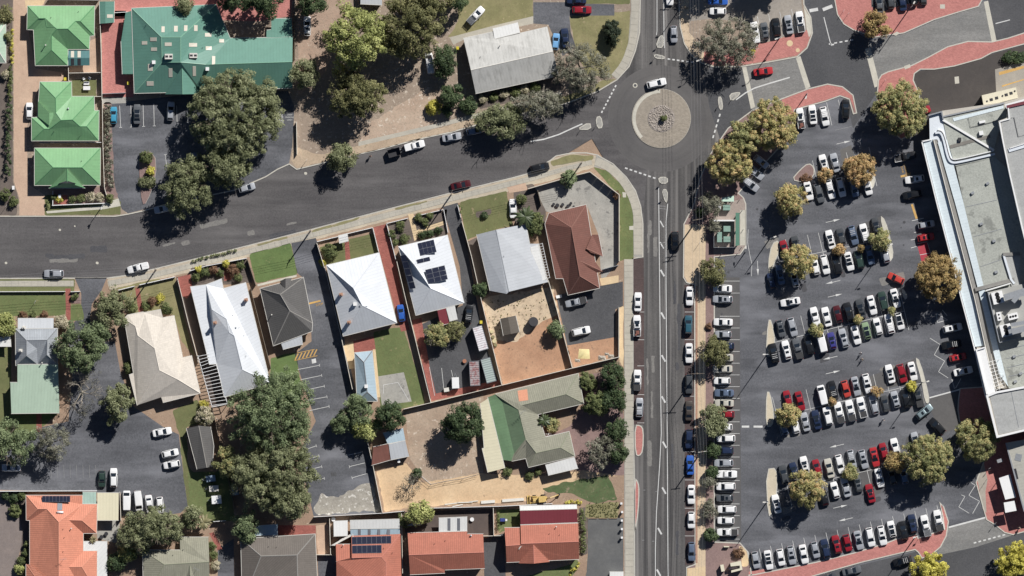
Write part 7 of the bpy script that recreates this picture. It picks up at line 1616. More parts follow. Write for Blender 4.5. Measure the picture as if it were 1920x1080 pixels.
fence([(595, 453), (636, 443)], 'low white wall left of the flat garden canopy', 1.0, M_white, 1.8, .14, 'garden_wall', 'wall', True); fence([(652, 438), (698, 427)], 'low white wall right of the flat garden canopy', 1.0, M_white, 1.8, .14, 'garden_wall', 'wall', True); fence([(699, 427), (710, 472)], 'white side fence beside the red brick driveway', 1.3, M_white)
fence([(594, 455), (611, 510), (640, 632), (661, 730)], 'tall pale fence between the tarmac drive and white roofed house', 2.0); fence([(684, 805), (700, 875), (717, 961)], 'tall pale fence between the tarmac car park and sand drive', 1.9)
fence([(725, 419), (765, 409)], 'low white wall left of the cream path', .8, M_white, 1.8, .12, 'garden_wall', 'wall'); fence([(776, 406), (831, 393)], 'low white wall right of the cream path', .8, M_white, 1.8, .12, 'garden_wall', 'wall'); fence([(725, 420), (738, 470), (742, 486)], 'white side fence of the mulched garden', 1.2, M_white); fence([(832, 393), (840, 436)], 'short white fence beside the dark drive', .8, M_white)
fence([(744, 490), (770, 600), (808, 755)], 'long pale fence between the back lawn and tarmac yard', 1.8); fence([(757, 767), (808, 755), (942, 722), (1074, 690), (1162, 669)], 'very long pale fence crossing behind the back yards', 1.8)
fence([(858, 384), (864, 408)], 'short white fence at the lawn corner', 1.0, M_white); fence([(866, 415), (884, 480), (902, 560), (941, 722)], 'tall pale fence between the dark drive and sandy yard', 1.9); fence([(1027, 522), (1044, 580), (1073, 690)], 'tall pale fence between the sandy yard and tarmac yard', 1.9); fence([(1008, 356), (1015, 385)], 'short dark fence beside the palm garden', 1.5, M_fence_dk)
fence([(990, 354), (1063, 333), (1106, 322), (1161, 365), (1161, 490)], 'cream corner wall around the concrete yard', 1.9, M_render, 2.4, .2, 'garden_wall', 'wall'); fence([(1160.5, 576), (1160.5, 669)], 'cream wall beside the slab footpath', 1.7, M_render, 2.4, .2, 'garden_wall', 'wall'); fence([(1130, 505), (1160, 497)], 'thin gate fence across the concrete yard', 1.3, M_steel)
fence([(588, 969), (717, 962), (760, 958)], 'white rear fence below the tarmac car park', 1.7, M_white); fence([(795, 953), (940, 949), (1036, 944)], 'white rear fence below the sand drive', 1.8, M_white); fence([(618, 972), (620, 1040)], 'side fence left of the white shed', 1.8); fence([(753, 962), (755, 1075)], 'fence between the two terracotta houses', 1.8); fence([(925, 952), (926, 1004)], 'fence between the paved yard and small lawn', 1.8); fence([(906, 1005), (944, 1004)], 'gate fence across the dark side drive', 1.6)
fence([(-20, 921), (182, 920)], 'white wall above the orange roof', 1.6, M_white, 2.4, .18, 'garden_wall', 'wall'); fence([(225, 922), (227, 976)], 'side fence between the cream carport and vans', 1.7); fence([(400, 978), (424, 976)], 'short white fence below the trailers', 1.6, M_white); fence([(592, 1040), (622, 1040)], 'gate beside the grey brown roof', 1.6)
ch = thing('chain_fence', 'light rail fence between the rubble yard and sand drive', 'fence', W(790, 895, Z0))
CF = [(790, 893), (808, 908), (836, 902), (868, 897), (898, 889)]
for a, b in zip(CF, CF[1:]):
    m = MB(); p, q = W(*a, Z0), W(*b, Z0)
    for z in (.15, .7, 1.25): m.tube([p + Vector((0, 0, z)), q + Vector((0, 0, z))], .03, 5)
    m.tube([p, p + Vector((0, 0, 1.35))], .04, 6); m.tube([q, p + Vector((0, 0, 1.25))], .02, 5); m.obj('panel', M_steel, ch)

# ------------------------------------------------------------------ poles, lamps and wires
M_pole = plain('timber_pole', A(132, 118, 104), .85, vary=.2)
def lamp(x, y, h, label, a=200, arms=1, z=0.0):
    root = thing('street_lamp', label, 'lamp post', W(x, y, z)); b = MB(); b.tube([(0, 0, 0), (0, 0, h * .5), (0, 0, h)], [.14, .11, .07], 8); b.obj('pole', M_steel, root, world=False)
    for k in range(arms):
        t = math.radians(a + 180 * k); u = Vector((math.cos(t), math.sin(t), 0)); b = MB(); b.tube([(0, 0, h - .1), u * .8 + Vector((0, 0, h + .1))], .04, 6); b.obj('arm', M_steel, root, world=False)
        b = MB(); b.box(u * 1.05 + Vector((0, 0, h + .05)), (.7, .32, .12), t); b.obj('lamp_head', M_offwhite, root, world=False)
for x, y, h, a, lb in ((1707, 14, 11.5, 60, 'tall lamp post on the red plaza at the top'), (1461, 72, 11.2, 200, 'tall lamp post on the red paving of the northern island'), (1439, 664, 11.3, 180, 'tall car park lamp left of the third double row'), (1439, 940, 11.5, 180, 'tall car park lamp left of the fifth double row'), (1661, 461, 11, 20, 'tall car park lamp at the right end of the second double row'), (1729, 717, 11.5, 20, 'tall car park lamp on the strip ending the fourth double row'), (1719, 1003, 11.3, 200, 'tall lamp post on the red paving of the bottom row'), (1513, 176, 5.5, 250, 'short lamp post on the red paved island'), (1315, 112, 6.2, 200, 'street lamp at the northern island kerb'), (1444, 447, 9, 20, 'car park lamp beside the cream strip of the second double row'), (1290, -6, 9.5, 200, 'street lamp at the top edge beside the street'), (1398, 478 - 6, 4, 90, 'short lamp at the corner of the bin yard'), (194, 383, 4.5, 250, 'short lamp post before the lowest green unit')):
    lamp(x, y, h, lb, a, z=Z0 if (x < 1320 or x in (1707, 1461, 1513, 1719, 1729)) else 0.02)
PT = {}
def ppole(x, y, h, label, a, arms=1, wd=2.2):
    root = thing('power_pole', label, 'power pole', W(x, y, Z0)); b = MB(); b.tube([(0, 0, -.1), (0, 0, h)], [.19, .13], 10); b.obj('pole', M_pole, root, world=False)
    t = math.radians(a); u = Vector((math.cos(t), math.sin(t), 0)); tops = []
    for k in range(arms):
        z = h - .3 - k * 1.1; b = MB(); b.box(Vector((0, 0, z)), (wd, .11, .12), t); b.obj('crossarm', M_offwhite if x > 1295 and y > 700 else M_pole, root, world=False)
        for s in (-.46, -.16, .16, .46):
            b = MB(); b.tube([u * wd * s + Vector((0, 0, z + .12)), u * wd * s + Vector((0, 0, z + .34))], [.05, .035], 6); b.obj('insulator', M_offwhite, root, world=False)
            if k == 0: tops.append(W(x, y, Z0) + u * wd * s + Vector((0, 0, z + .34)))
    PT[(x, y)] = tops
    return root
ppole(1307, 412, 10.5, 'power pole with stacked crossarms beside the bin yard', 10, 2, 2.6); ppole(1307, 700, 10, 'power pole with white crossarm beside the sandy footpath', 2, 1, 3.2); ppole(1316, 846, 9.5, 'power pole between the dark and navy verge bushes', 8, 1, 2.2); ppole(1303, 1130, 10, 'power pole beyond the bottom edge', 0); ppole(1300, -60, 10.5, 'power pole beyond the top edge', 0)
ppole(292, 506, 8.2, 'power pole on the verge before the cream roof', 75); ppole(582, 433, 8.3, 'power pole on the verge before the tarmac drive', 72); ppole(846, 365, 8.6, 'power pole on the verge before the dark drive', 72); ppole(1090, 306, 8.3, 'power pole on the corner verge', 60); ppole(-40, 528, 8.2, 'power pole beyond the left edge', 85)
M_wire = plain('power_wire', A(150, 150, 150), .5, .4, vary=0)
def wires(a, b, label, sag=.6):
    root = thing('power_line', label, 'wire', (PT[a][0] + PT[b][0]) / 2)
    for p, q in zip(PT[a], PT[b]):
        m = MB(); m.tube([p + (q - p) * t - Vector((0, 0, 4 * sag * t * (1 - t))) for t in [i / 8 for i in range(9)]], .022, 4); m.obj('wire', M_wire, root)
wires((1300, -60), (1307, 412), 'power wires crossing beside the roundabout'); wires((1307, 412), (1307, 700), 'power wires along the sandy footpath, upper span'); wires((1307, 700), (1316, 846), 'power wires along the sandy footpath, middle span', .3); wires((1316, 846), (1303, 1130), 'power wires along the sandy footpath, lowest span')
wires((-40, 528), (292, 506), 'power wires over the road at the left'); wires((292, 506), (582, 433), 'power wires over the verge before the long white roof'); wires((582, 433), (846, 365), 'power wires over the verge before the solar roof'); wires((846, 365), (1090, 306), 'power wires over the verge towards the corner')

# ------------------------------------------------------------------ signs, bollards, bins
def signpost(x, y, label, a=0, h=2.2, col=None, z=0.13, sz=(.6, .6)):
    root = thing('road_sign', label, 'sign', W(x, y, z)); b = MB(); b.tube([(0, 0, -.05), (0, 0, h)], .035, 6); b.obj('post', M_steel, root, world=False)
    b = MB(); b.box((0, 0, h - sz[1]), (sz[0], .03, sz[1]), math.radians(a)); b.obj('sign_plate', col or M_white, root, world=False)
for x, y, a, lb in ((1231, 103, 10, 'keep left sign on the northern splitter island'), (1123, 228, 70, 'keep left sign on the western splitter island'), (1243, 338, 5, 'keep left sign on the southern splitter island'), (1352, 192, 80, 'keep left sign on the eastern splitter island'), (1247, 366, 5, 'sign on the pointed southern splitter island'), (1093, 237, 70, 'sign on the pointed western splitter island'), (1237, 80, 10, 'sign on the pointed northern splitter island'), (1378, 178, 70, 'sign on the pointed eastern splitter island')): signpost(x, y, lb, a)
for x, y, a, lb in ((1591, 25, 60, 'white sign board on the red plaza corner'), (1582, 20, 60, 'small sign at the red plaza kerb'), (1866, 981, 40, 'sign at the corner of the shop footway'), (1724, 1008, 10, 'small sign beside the tall lamp on the bottom red paving'), (1768, 948, 60, 'sign at the tip of the bottom red paving'), (1444, 100, 20, 'small sign at the northern island kerb'), (1660, 150, 60, 'small sign on the paved footway nose'), (575, 300, 70, 'dark sign on the verge corner'), (177, 408, 10, 'small sign at the kerb of the lowest green unit'), (12, 386, 60, 'tall sign at the driveway mouth'), (1312, 455, 60, 'small sign on the sandy footpath'), (1855, 878, 40, 'small sign on the shop footway ramp')): signpost(x, y, lb, a)
for x, y, a, lb in ((66, 566, 60, 'for sale board on the front lawn'), (246, 551, 60, 'white board in the garden beside the brick path')): signpost(x, y, lb, a, 2.2, M_white, Z0, (.9, 1.5))
for i, (x, y) in enumerate(((1165, 944), (1166.5, 960), (1166, 976), (1166, 992), (1166, 1008))):
    b = MB(); b.box((0, 0, -.05), (.42, .42, 1.2)).box((0, 0, 1.15), (.5, .5, .08)); o = b.obj('bollard', M_white, world=False); o.location = W(x, y, Z0); tag(o, f'white square bollard, {NWORD[i]} from top beside the slab footpath', 'bollard', 'white bollards beside the footpath')
for i in range(5):
    b = MB(); b.tube([(0, 0, -.05), (0, 0, .55)], .08, 8); o = b.obj('timber_bollard', M_timber, world=False); o.location = W(1107 + i * 12.5, 942 - i * .4, Z0); tag(o, f'short timber post, {NWORD[i]} from left above the mown grass square', 'post', 'timber posts above the mown grass')
for i in range(3):
    b = MB(); b.box((0, 0, 0), (1.9, .14, .2)); o = b.obj('wheel_stop', M_timber, world=False); o.location = W(1112 + i * 19, 972, Z0 + .02); tag(o, f'low timber rail, {NWORD[i]} from left at the edge of the worn tarmac', 'rail', 'timber rails at the worn tarmac')
def wbin(x, y, lid, label):
    root = thing('wheelie_bin', label, 'bin', W(x, y, Z0 + .02)); b = MB(); b.add([(-.24, -.28, 0), (.24, -.28, 0), (.24, .28, 0), (-.24, .28, 0), (-.3, -.36, .95), (.3, -.36, .95), (.3, .36, .95), (-.3, .36, .95)], [[0, 1, 5, 4], [1, 2, 6, 5], [2, 3, 7, 6], [3, 0, 4, 7]]); b.obj('body', plain('bin_green', (.03, .08, .045), .5), root, world=False)
    b = MB(); b.box((0, 0, .95), (.64, .76, .08)); b.obj('lid', lid, root, world=False)
M_lid = plain('yellow_lid', (.60, .50, .05), .5)
for x, y, lb in ((122, 148, 'yellow lidded bin between the upper green units'), (241, 156, 'yellow lidded bin at the corner of the teal building'), (902, 604, 'yellow lidded bin above the white container'), (858, 90, 'yellow lidded bin beside the pale grey roof'), (565, 643, 'yellow lidded bin behind the charcoal tiled house')): wbin(x, y, M_lid, lb)
M_gbin = plain('green_steel', A(136, 176, 158, .75), .5, vary=.1)
def dumpster(x, y, wpx, dpx, h, label, slots=0):
    root = thing('dumpster', label, 'bin', W(x, y, Z0 + .02)); b = MB(); w_, d_ = wpx * S, dpx * S; b.box((0, 0, .1), (w_ * .94, d_ * .94, h)); b.obj('body', M_gbin, root, world=False)
    n = max(1, slots)
    for k in range(n): b = MB(); b.box((0, d_ * ((k + .5) / n - .5), h + .1), (w_, d_ / n - .05, .08)); b.obj('lid', M_gbin, root, world=False)
for a in ((1362.5, 389, 13.5, 11, 1.3, 'green dumpster with pale lids in the upper bin yard', 2), (1363, 429, 13, 11, 1.4, 'green dumpster uppermost in the walled bin yard', 1), (1349, 444.5, 9, 19.5, 1.5, 'tall green dumpster at the left of the bin yard', 1), (1363, 448.5, 13, 11, 1.4, 'green dumpster with split lid at the right of the bin yard', 2)): dumpster(*a)
sh = thing('shelter', 'green shelter roof with white front at the top of the bin yard', 'shelter', W(1365, 374, Z0))
b = MB(); b.prism([(W(x, y).x, W(x, y).y) for x, y in ((1353, 371), (1376, 367), (1376, 378), (1353, 378))], 2.3, 2.45); b.obj('roof', plain('pale_mint', A(206, 236, 214), .5), sh)
for x, y in ((1354, 377), (1375, 377), (1375, 369)): b = MB(); b.box(W(x, y, Z0), (.1, .1, 2.2)); b.obj('post', M_steel, sh)
by = thing('bin_enclosure', 'walled bin enclosure with white wall and long green roof screen', 'enclosure', W(1360, 440, Z0))
for a, b_, h, m, n in (((1338, 413.5), (1377, 413.5), 2.3, M_white, 'wall'), ((1338.5, 414), (1338.5, 464), 1.8, M_steel, 'rail'), ((1338, 464), (1380, 463.5), 1.8, M_steel, 'rail')):
    p, q = W(*a, Z0), W(*b_, Z0); c = MB(); c.box((p + q) / 2, ((q - p).length, .35 if m is M_white else .08, h), math.atan2((q - p).y, (q - p).x)); c.obj(n, m, by)
b = MB(); b.prism([(W(x, y).x, W(x, y).y) for x, y in ((1379, 399), (1386.5, 399), (1386.5, 460), (1379, 461))], 1.9, 2.3); b.obj('screen_roof', plain('dark_green_steel', A(92, 140, 118), .5), by)
for y in (402, 430, 458): b = MB(); b.box(W(1383, y, Z0), (.12, .5, 1.8)); b.obj('post', M_steel, by)
for i, (x, y) in enumerate(((1387, 374), (1392, 394), (1394, 430), (1391, 463), (1383, 475), (1353, 476))):
    b = MB(); b.tube([(0, 0, -.05), (0, 0, 1.0)], .07, 8); o = b.obj('steel_bollard', M_steel, world=False); o.location = W(x, y, Z0); tag(o, f'thin steel bollard, {NWORD[i]} from top around the bin yard', 'bollard', 'bollards around the bin yard')
b = MB(); b.box((0, 0, 0), (.55, 1.4, 1.5)).box((0, 0, 1.5), (.6, 1.45, .06)); o = b.obj('utility_cabinet', M_white, world=False); o.location = W(1349.5, 387, Z0); tag(o, 'white cabinet beside the upper dumpster', 'cabinet')
b = MB(); b.box((0, 0, 0), (.75, 1.6, 1.4), .2).box((0, 0, 1.4), (.82, 1.68, .07), .2); o = b.obj('utility_cabinet', M_cream, world=False); o.location = W(1354.5, 1065, Z0); tag(o, 'cream cabinet on the mulch beside the roadside sign', 'cabinet')
sg = thing('roadside_sign', 'large cream box sign on the mulch at the car park corner', 'sign', W(1380, 1063, Z0))
for q, h, n in (([(1369, 1056), (1389, 1051.5), (1392, 1068), (1371, 1073.5), (1371, 1069.5), (1387, 1065.5), (1387, 1060), (1370, 1062)], 2.2, 'sign_frame'),):
    b = MB(); b.prism([(W(x, y).x, W(x, y).y) for x, y in q], 0, h); b.obj(n, M_cream, sg)
b = MB(); b.prism([(W(x, y).x, W(x, y).y) for x, y in ((1366, 1064.5), (1387, 1060.5), (1387, 1065), (1367, 1068))], 0, 1.2); b.obj('sign_panel', plain('mauve_panel', A(186, 166, 176), .6), sg)
b = MB(); b.box((0, 0, 0), (1.3, .25, .9)); o = b.obj('notice_board', M_cream, world=False); o.location = W(1362, 1025, Z0); tag(o, 'low cream notice board on the mulch', 'board')
for i, (x, y) in enumerate(((1846, 906), (1851, 898), (1842, 912))): signpost(x, y, f'thin post, {NWORD[i]} of three on the crossing ramp', 40, 1.3, M_steel, .13, (.1, .3))

# ------------------------------------------------------------------ trailers, containers, machines
def container(x, y, a, mat, label, L=6.06, Wd=2.44, h=2.6):
    root = thing('shipping_container', label, 'container', W(x, y, Z0 + .03), math.radians(a))
    b = MB(); b.box((0, 0, 0), (L, Wd, h - .05)); b.obj('body', mat, root, world=False)
    v, f = [], []; n = 44
    for i in range(n + 1):
        z = h + (.03 if i % 4 in (1, 2) else -.02); xx = -L / 2 + .08 + (L - .16) * i / n; v += [(xx, -Wd / 2 + .06, z), (xx, Wd / 2 - .06, z)]
        if i: f.append([2 * i - 2, 2 * i, 2 * i + 1, 2 * i - 1])
    part('roof_sheet', v, f, mat, root, world=False)
    for s in (-1, 1): b = MB(); b.box((0, s * (Wd / 2 - .04), h - .1), (L, .1, .16)); b.obj('top_rail', M_alu, root, world=False)
    for s in (-1, 1): b = MB(); b.box((s * (L / 2 - .06), 0, h - .1), (.14, Wd, .17)); b.obj('end_rail', M_alu, root, world=False)
def patchy(name, c1, c2, thr=.5):
    m, t, b_ = nt(name); f = noise(t, .9, 6, .75, coords(t)); t.links.new(mixc(t, ramp(t, f, thr, thr + .1), c1, c2), b_.inputs['Base Color']); b_.inputs['Roughness'].default_value = .6; MATS[name] = m; return m
container(901, 634, 106, patchy('flaking_white', A(228, 224, 226), A(176, 130, 138), .54), 'flaking white shipping container below the yellow lidded bin'); container(890, 700, 93, patchy('flaking_rust', A(170, 160, 160), A(150, 98, 98), .46), 'rusty red grey shipping container, left of the lower pair'); container(916, 694, 105, patchy('flaking_grey', A(168, 182, 176), A(150, 120, 108), .6), 'grey green shipping container, right of the lower pair')
def trailer(x, y, a, label, L=2.4, Wd=1.6, h=1.0, mat=None, cover=True, hitch=True, zz=Z0 + .03):
    root = thing('trailer', label, 'trailer', W(x, y, zz), math.radians(a)); b = MB()
    if cover: b.box((0, 0, .45), (L, Wd, h - .45)); b.box((0, 0, h), (L - .1, Wd - .1, .06))
    else:
        b.box((0, 0, .45), (L, Wd, .06))
        for s in (-1, 1): b.box((0, s * Wd / 2, .45), (L, .06, h - .45)); b.box((s * L / 2, 0, .45), (.06, Wd, h - .45))
    b.obj('box', mat or M_white, root, world=False)
    for s in (-1, 1): o = link('wheel', WH, root, (-.1, s * (Wd / 2 + .1), .33))
    if hitch:
        b = MB(); b.tube([(L / 2, .4, .5), (L / 2 + 1.0, 0, .5)], .04, 6).tube([(L / 2, -.4, .5), (L / 2 + 1.0, 0, .5)], .04, 6); b.obj('drawbar', M_steel, root, world=False)
M_tarp = plain('blue_grey_tarp', A(156, 178, 200), .6, vary=.2)
trailer(395, 897.5, 187, 'blue grey covered trailer, uppermost of three on the grass', 2.3, 1.5, 1.2, M_tarp); trailer(401, 916, 184, 'pale boxy trailer, middle of three on the grass', 2.3, 1.5, 1.3, M_offwhite); trailer(406, 937, 184, 'white enclosed trailer, lowest of three on the grass', 2.4, 2.0, 1.9, M_white); trailer(441, 921, 100, 'pale trailer shaded under the big trees', 1.9, 1.5, 1.2, M_tarp)
trailer(739, 286, 15, 'dark cage trailer hitched behind the white ute', 3.0, 1.9, 1.6, M_dark, False, zz=.02); trailer(854, 718, 92, 'white pod caravan in the tarmac back yard', 2.7, 1.75, 1.8, M_white); trailer(837, 731, 10, 'small box trailer beside the white pod caravan', 1.3, 1.0, .8, M_offwhite)
b = MB(); b.disc((0, 0, -.02), 1.2, 2.0, 28).disc((0, 0, 1.98), 1.05, .12, 28); o = b.obj('water_tank', plain('tank_plastic', A(74, 72, 74), .5), world=False); o.location = W(1000, 603.5, Z0); tag(o, 'round dark water tank in the sandy back yard', 'tank')
for i, (x, y, r) in enumerate(((922, 622, 3.6), (924, 632, 3.4), (927, 640, 4.4), (929, 647, 3.4))):
    b = MB(); b.disc((0, 0, 0), r * S, .5, 12).disc((0, 0, .5), r * S * .75, .12, 12); o = b.obj('drum', [M_cream, M_olive][i % 2] if False else plain('dusty_drum' + str(i % 2), [A(210, 196, 150), A(140, 132, 92)][i % 2], .8), world=False); o.location = W(x, y, Z0); tag(o, f'low round tub, {NWORD[i]} from top beside the brown shed', 'tub', 'tubs beside the brown shed')
# excavator loader
M_cat = plain('machine_yellow', A(226, 190, 106), .5, vary=.15)
ex = thing('excavator', 'yellow backhoe loader parked against the white rear fence', 'excavator', W(1012, 936, Z0), math.radians(4))
def bx(name, boxes, mat, root):
    m = MB()
    for c, d in boxes: m.box(c, d)
    return m.obj(name, mat, root, world=False)
bx('chassis', [((0, 0, .55), (3.6, 1.2, .5)), ((-.9, 0, 1.05), (1.4, .95, .45))], M_cat, ex); bx('cab', [((.5, 0, 1.05), (1.3, 1.35, 1.3))], M_cglass, ex); bx('cab_roof', [((.5, 0, 2.35), (1.5, 1.5, .12))], M_cat, ex)
bx('bucket', [((-2.7, 0, .25), (.7, 2.2, .08)), ((-2.4, 0, .3), (.1, 2.2, .7))], M_cat, ex)
for s in (-1, 1):
    m = MB(); m.tube([(-.6, s * .75, 1.3), (-1.7, s * .75, 1.15), (-2.4, s * .75, .5)], .12, 6); m.obj('loader_arm', M_cat, ex, world=False)
    for x, r in ((-1.3, 1.0), (.9, 1.35)): o = link('wheel', WH, ex, (x, s * .95, .33 * r * 1.3)); o.scale = (r * 1.3, 1.5, r * 1.3)
m = MB(); m.tube([(1.6, 0, 1.0), (2.6, .2, 2.0), (4.0, .55, 1.5)], .14, 6); m.obj('boom', M_cat, ex, world=False); m = MB(); m.tube([(4.0, .55, 1.5), (4.6, .75, .9)], .11, 6); m.obj('dipper', M_cat, ex, world=False); bx('digging_bucket', [((4.7, .8, .35), (.6, .5, .55))], M_dark, ex)
for x, y, L, lb in ((962, 937.5, 5.3, 'white painted beam lying right along the rear fence'), (915, 941, 3.4, 'white painted beam lying left along the rear fence')):
    b = MB(); b.box((0, 0, 0), (L, .7, .35), .07); o = b.obj('beam', M_offwhite, world=False); o.location = W(x, y, Z0 + .02); tag(o, lb, 'beam')
for i, (x, y, a, L) in enumerate(((850, 944, .12, 4.2), (872, 942, .03, 3.6), (858, 948, .2, 2.6), (888, 940, .1, 2.2))):
    b = MB(); b.box((0, 0, 0), (L, .22, .15), a); o = b.obj('plank', M_offwhite, world=False); o.location = W(x, y, Z0 + .03 + .16 * (i % 2)); tag(o, f'loose white plank, {NWORD[i]} of the pile by the rear fence', 'plank', 'planks by the rear fence')
b = MB(); b.add([(-1.5, -1.1, 0), (1.5, -1.2, 0), (1.3, 1.2, 0), (-1.2, 1.3, 0), (-.4, -.2, .75), (.5, .2, .7)], [[0, 1, 5, 4], [1, 2, 5], [2, 3, 4, 5], [3, 0, 4]]); o = b.obj('sand_pile', ground('yellow_sand', A(242, 224, 162), A(230, 208, 146), .5, 2.5, .2), world=False, smooth=True); o.location = W(1095, 664, Z0); tag(o, 'heap of yellow sand in the small dirt yard', 'heap')
for i, (x, y, s) in enumerate(((1129, 671, 1.0), (1146, 668, .8), (1083, 676, .7), (1138, 664, .6))):
    b = MB(); rr_ = random.Random(i); b.add([(-s, -s * .5, 0), (s, -s * .6, 0), (s * .8, s * .5, 0), (-s * .9, s * .6, 0), (-.2 * s, 0, s * .6), (.4 * s, .1, s * .45)], [[0, 1, 5, 4], [1, 2, 5], [2, 3, 4, 5], [3, 0, 4]]); o = b.obj('rubbish_pile', M_white_rubble, world=False); o.location = W(x, y, Z0); tag(o, f'rubbish heap, {["largest by the back fence", "against the cream wall", "beside the yellow sand", "smallest by the back fence"][i]}', 'heap')
# outdoor furniture
tb = thing('garden_table', 'white garden table on the courtyard lawn', 'table', W(162.5, 165, Z0)); bx('table_top', [((0, 0, .7), (1.7, .95, .05))], M_white, tb)
for x in (-.7, .7):
    for y in (-.35, .35): bx('leg', [((x, y, 0), (.06, .06, .7))], M_white, tb)
bn = thing('garden_bench', 'white garden bench above the courtyard table', 'bench', W(162, 156, Z0)); bx('seat', [((0, 0, .42), (1.35, .75, .06))], M_white, bn); bx('backrest', [((0, .36, .45), (1.35, .06, .4))], M_white, bn)
for x in (-.6, .6): bx('leg', [((x, 0, 0), (.06, .6, .42))], M_white, bn)
for i, (x, y, a) in enumerate(((157, 147.5, 30), (167.5, 146.5, -30))):
    c = thing('garden_chair', ['white garden chair nearer the green unit wall', 'white garden chair nearer the boundary fence'][i], 'chair', W(x, y, Z0), math.radians(a), 'courtyard chairs'); bx('seat', [((0, 0, .4), (.55, .55, .05))], M_white, c); bx('backrest', [((0, .26, .42), (.55, .05, .5))], M_white, c)
    for u in (-.22, .22):
        for v in (-.22, .22): bx('leg', [((u, v, 0), (.05, .05, .4))], M_white, c)
bq = thing('barbecue', 'blue covered barbecue on the small back lawn', 'barbecue', W(942, 975, Z0)); m = MB(); m.add([(-.7, -.45, .1), (.7, -.45, .1), (.7, .45, .1), (-.7, .45, .1), (-.5, -.35, 1.0), (.5, -.35, 1.05), (.5, .35, 1.05), (-.5, .35, 1.0)], [[0, 1, 5, 4], [1, 2, 6, 5], [2, 3, 7, 6], [3, 0, 4, 7], [4, 5, 6, 7]]); m.obj('cover', plain('blue_cover', A(60, 76, 150), .5, vary=.25), bq, world=False); bx('side_shelf', [((.95, 0, .75), (.45, .5, .05))], M_white, bq)
for s in (-.5, .5): bx('leg', [((s, 0, 0), (.06, .6, .2))], M_dark, bq)
for x, y, lb, m in ((199, 1001, 'round dark planter on the paved corner', M_dark), (190, 1007, 'small dark pot beside the round planter', M_dark), (871, 677, 'round terracotta planter beside the rusty container', plain('terracotta_pot', A(180, 120, 90), .8)), (885, 974, 'white round tub on the paved yard', M_white), (625, 974, 'white round drum beside the rear fence', M_white)):
    b = MB(); b.tube([(0, 0, 0), (0, 0, .55), (0, 0, .6)], [.32, .48, .5], 14); o = b.obj('planter', m, world=False); o.location = W(x, y, Z0 + .02); tag(o, lb, 'planter')
for x, y, lb in ((1034, 815, 'white bath tub in the courtyard'), (1053, 556, 'white drum behind the brown tiled house')):
    b = MB(); b.box((0, 0, 0), (1.3, .65, .45), .2).box((0, 0, .45), (1.4, .72, .05), .2); o = b.obj('bath_tub', M_white, world=False); o.location = W(x - 5, y, Z0 + .02); tag(o, lb, 'tub')
for x, y, lb in ((25, 352, 'white letterbox pillar at the driveway mouth'), (112, 368, 'white statue on the small front patio'), (748, 815, 'white satellite dish below the rusty shed')):
    b = MB(); b.box((0, 0, 0), (.5, .8, 1.3)).box((0, 0, 1.3), (.6, .9, .1)); o = b.obj('letterbox', M_white, world=False); o.location = W(x, y if y < 800 else 864, Z0); tag(o, lb.replace('satellite dish below the rusty shed', 'box standing below the rusty shed').replace('statue', 'pedestal'), 'letterbox')
mc = thing('garden_pots', 'cluster of dark pots and tools behind the brown tiled roof', 'pots', W(1045, 385, Z0))
for dx, dy, r in ((0, 0, .5), (1.3, .2, .4), (2.6, -.2, .45), (3.3, .5, .35), (4.0, -.3, .3), (-.9, .3, .35)): m = MB(); m.tube([(dx, dy, 0), (dx, dy, .5)], [r * .7, r], 10); m.obj('pot', M_dark, mc, world=False)

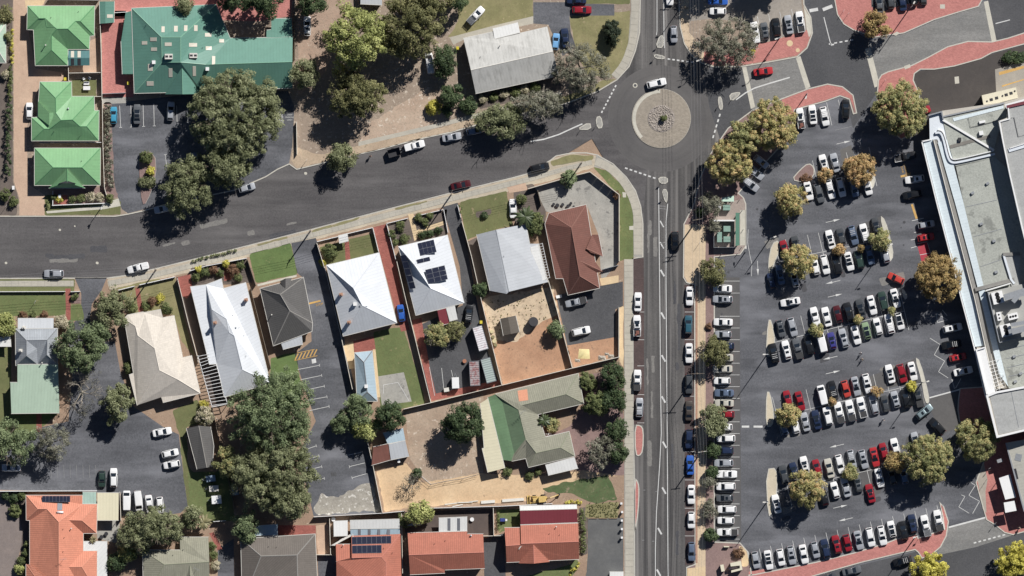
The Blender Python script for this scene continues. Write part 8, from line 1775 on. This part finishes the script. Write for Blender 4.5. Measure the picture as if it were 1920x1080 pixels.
# ------------------------------------------------------------------ people
M_skin = plain('skin', (.42, .26, .19), .6, vary=0); M_hair = plain('hair', (.03, .022, .018), .6, vary=.2)
def person(x, y, a, label, top, legs, stride=.28, z=.02, held=None):
    root = thing('person', label, 'person', W(x, y, z), math.radians(a))
    J = dict(pel=(0, 0, .95, .15), ch=(.03, 0, 1.28, .16), nk=(.04, 0, 1.46, .065), hd=(.07, 0, 1.62, .10), cr=(.06, 0, 1.72, .075), hl=(0, .1, .9, .10), hr=(0, -.1, .9, .10), kl=(stride * .6, .1, .5, .065), kr=(-stride * .3, -.1, .5, .065), al=(stride, .1, .08, .045), ar=(-stride, -.1, .1, .045), tl=(stride + .16, .1, .04, .04), tr=(-stride + .14, -.1, .05, .04),
             sl=(.03, .2, 1.38, .07), sr=(.03, -.2, 1.38, .07), el=(-.1, .27, 1.12, .05), er=(.14, -.27, 1.13, .05), wl=(-.02, .28, .88, .035), wr=(.34, -.24, 1.02, .035), fl=(.03, .28, .78, .03), fr=(.43, -.22, 1.03, .03))
    E = 'pel-ch ch-nk nk-hd hd-cr pel-hl pel-hr hl-kl hr-kr kl-al kr-ar al-tl ar-tr ch-sl ch-sr sl-el sr-er el-wl er-wr wl-fl wr-fr'.split()
    def grow(name, edges, mat, extra=0.0):
        ks = []
        for e in edges:
            for k in e.split('-'):
                if k not in ks: ks.append(k)
        me = bpy.data.meshes.new(name); me.from_pydata([J[k][:3] for k in ks], [[ks.index(i) for i in e.split('-')] for e in edges], [])
        me.materials.append(mat); o = link(name, me, root)
        md = o.modifiers.new('skin', 'SKIN')
        for i, k in enumerate(ks):
            sv = me.skin_vertices[0].data[i]; sv.radius = (J[k][3] + extra,) * 2; sv.use_root = (i == 0)
        sb_ = o.modifiers.new('sub', 'SUBSURF'); sb_.levels = 1; sb_.render_levels = 1
        return o
    grow('body', E, M_skin)
    grow('shirt', 'ch-pel ch-sl ch-sr sl-el sr-er'.split(), top, .018); grow('trousers', 'pel-hl pel-hr hl-kl hr-kr kl-al kr-ar'.split(), legs, .016)
    h = MB(); c = Vector((.045, 0, 1.66))
    v = []; n = 10
    for i in range(4):
        t = i / 4 * math.pi / 2
        for j in range(n): u = 2 * math.pi * j / n; v.append(c + Vector((math.cos(u) * math.cos(t), math.sin(u) * math.cos(t), math.sin(t) * 1.0)) * .125)
    v.append(c + Vector((0, 0, .13))); f = [[i * n + j, i * n + (j + 1) % n, (i + 1) * n + (j + 1) % n, (i + 1) * n + j] for i in range(3) for j in range(n)] + [[3 * n + j, 3 * n + (j + 1) % n, 4 * n] for j in range(n)]
    part('hair', v, f, M_hair, root, world=False, smooth=True)
    for s in (-1, 1): bx('shoe', [((J['al' if s > 0 else 'ar'][0] + .06, s * .1, -.01), (.27, .1, .1))], M_dark, root)
cl = lambda n, c: plain('cloth_' + n, c, .8, vary=.1)
person(1614.5, 663, 150, 'person in pale shirt walking the aisle, upper of the pair', cl('white', (.7, .7, .68)), cl('denim', (.06, .08, .13))); person(1617, 674, 150, 'person in grey top walking the aisle, lower of the pair', cl('stone', (.5, .47, .42)), cl('tan', (.38, .32, .25)))
person(1656, 787, 20, 'person in white top walking below the fourth double row', cl('white', (.7, .7, .68)), cl('blue', (.12, .2, .3))); person(1912, 990, 200, 'person in beige walking on the red paving at the border', cl('beige', (.55, .46, .38)), cl('tan', (.38, .32, .25)), z=.13); person(694, 293, 60, 'person in dark clothes walking on the road beside the trailer', cl('black', (.02, .02, .022)), cl('black', (.02, .02, .022)))
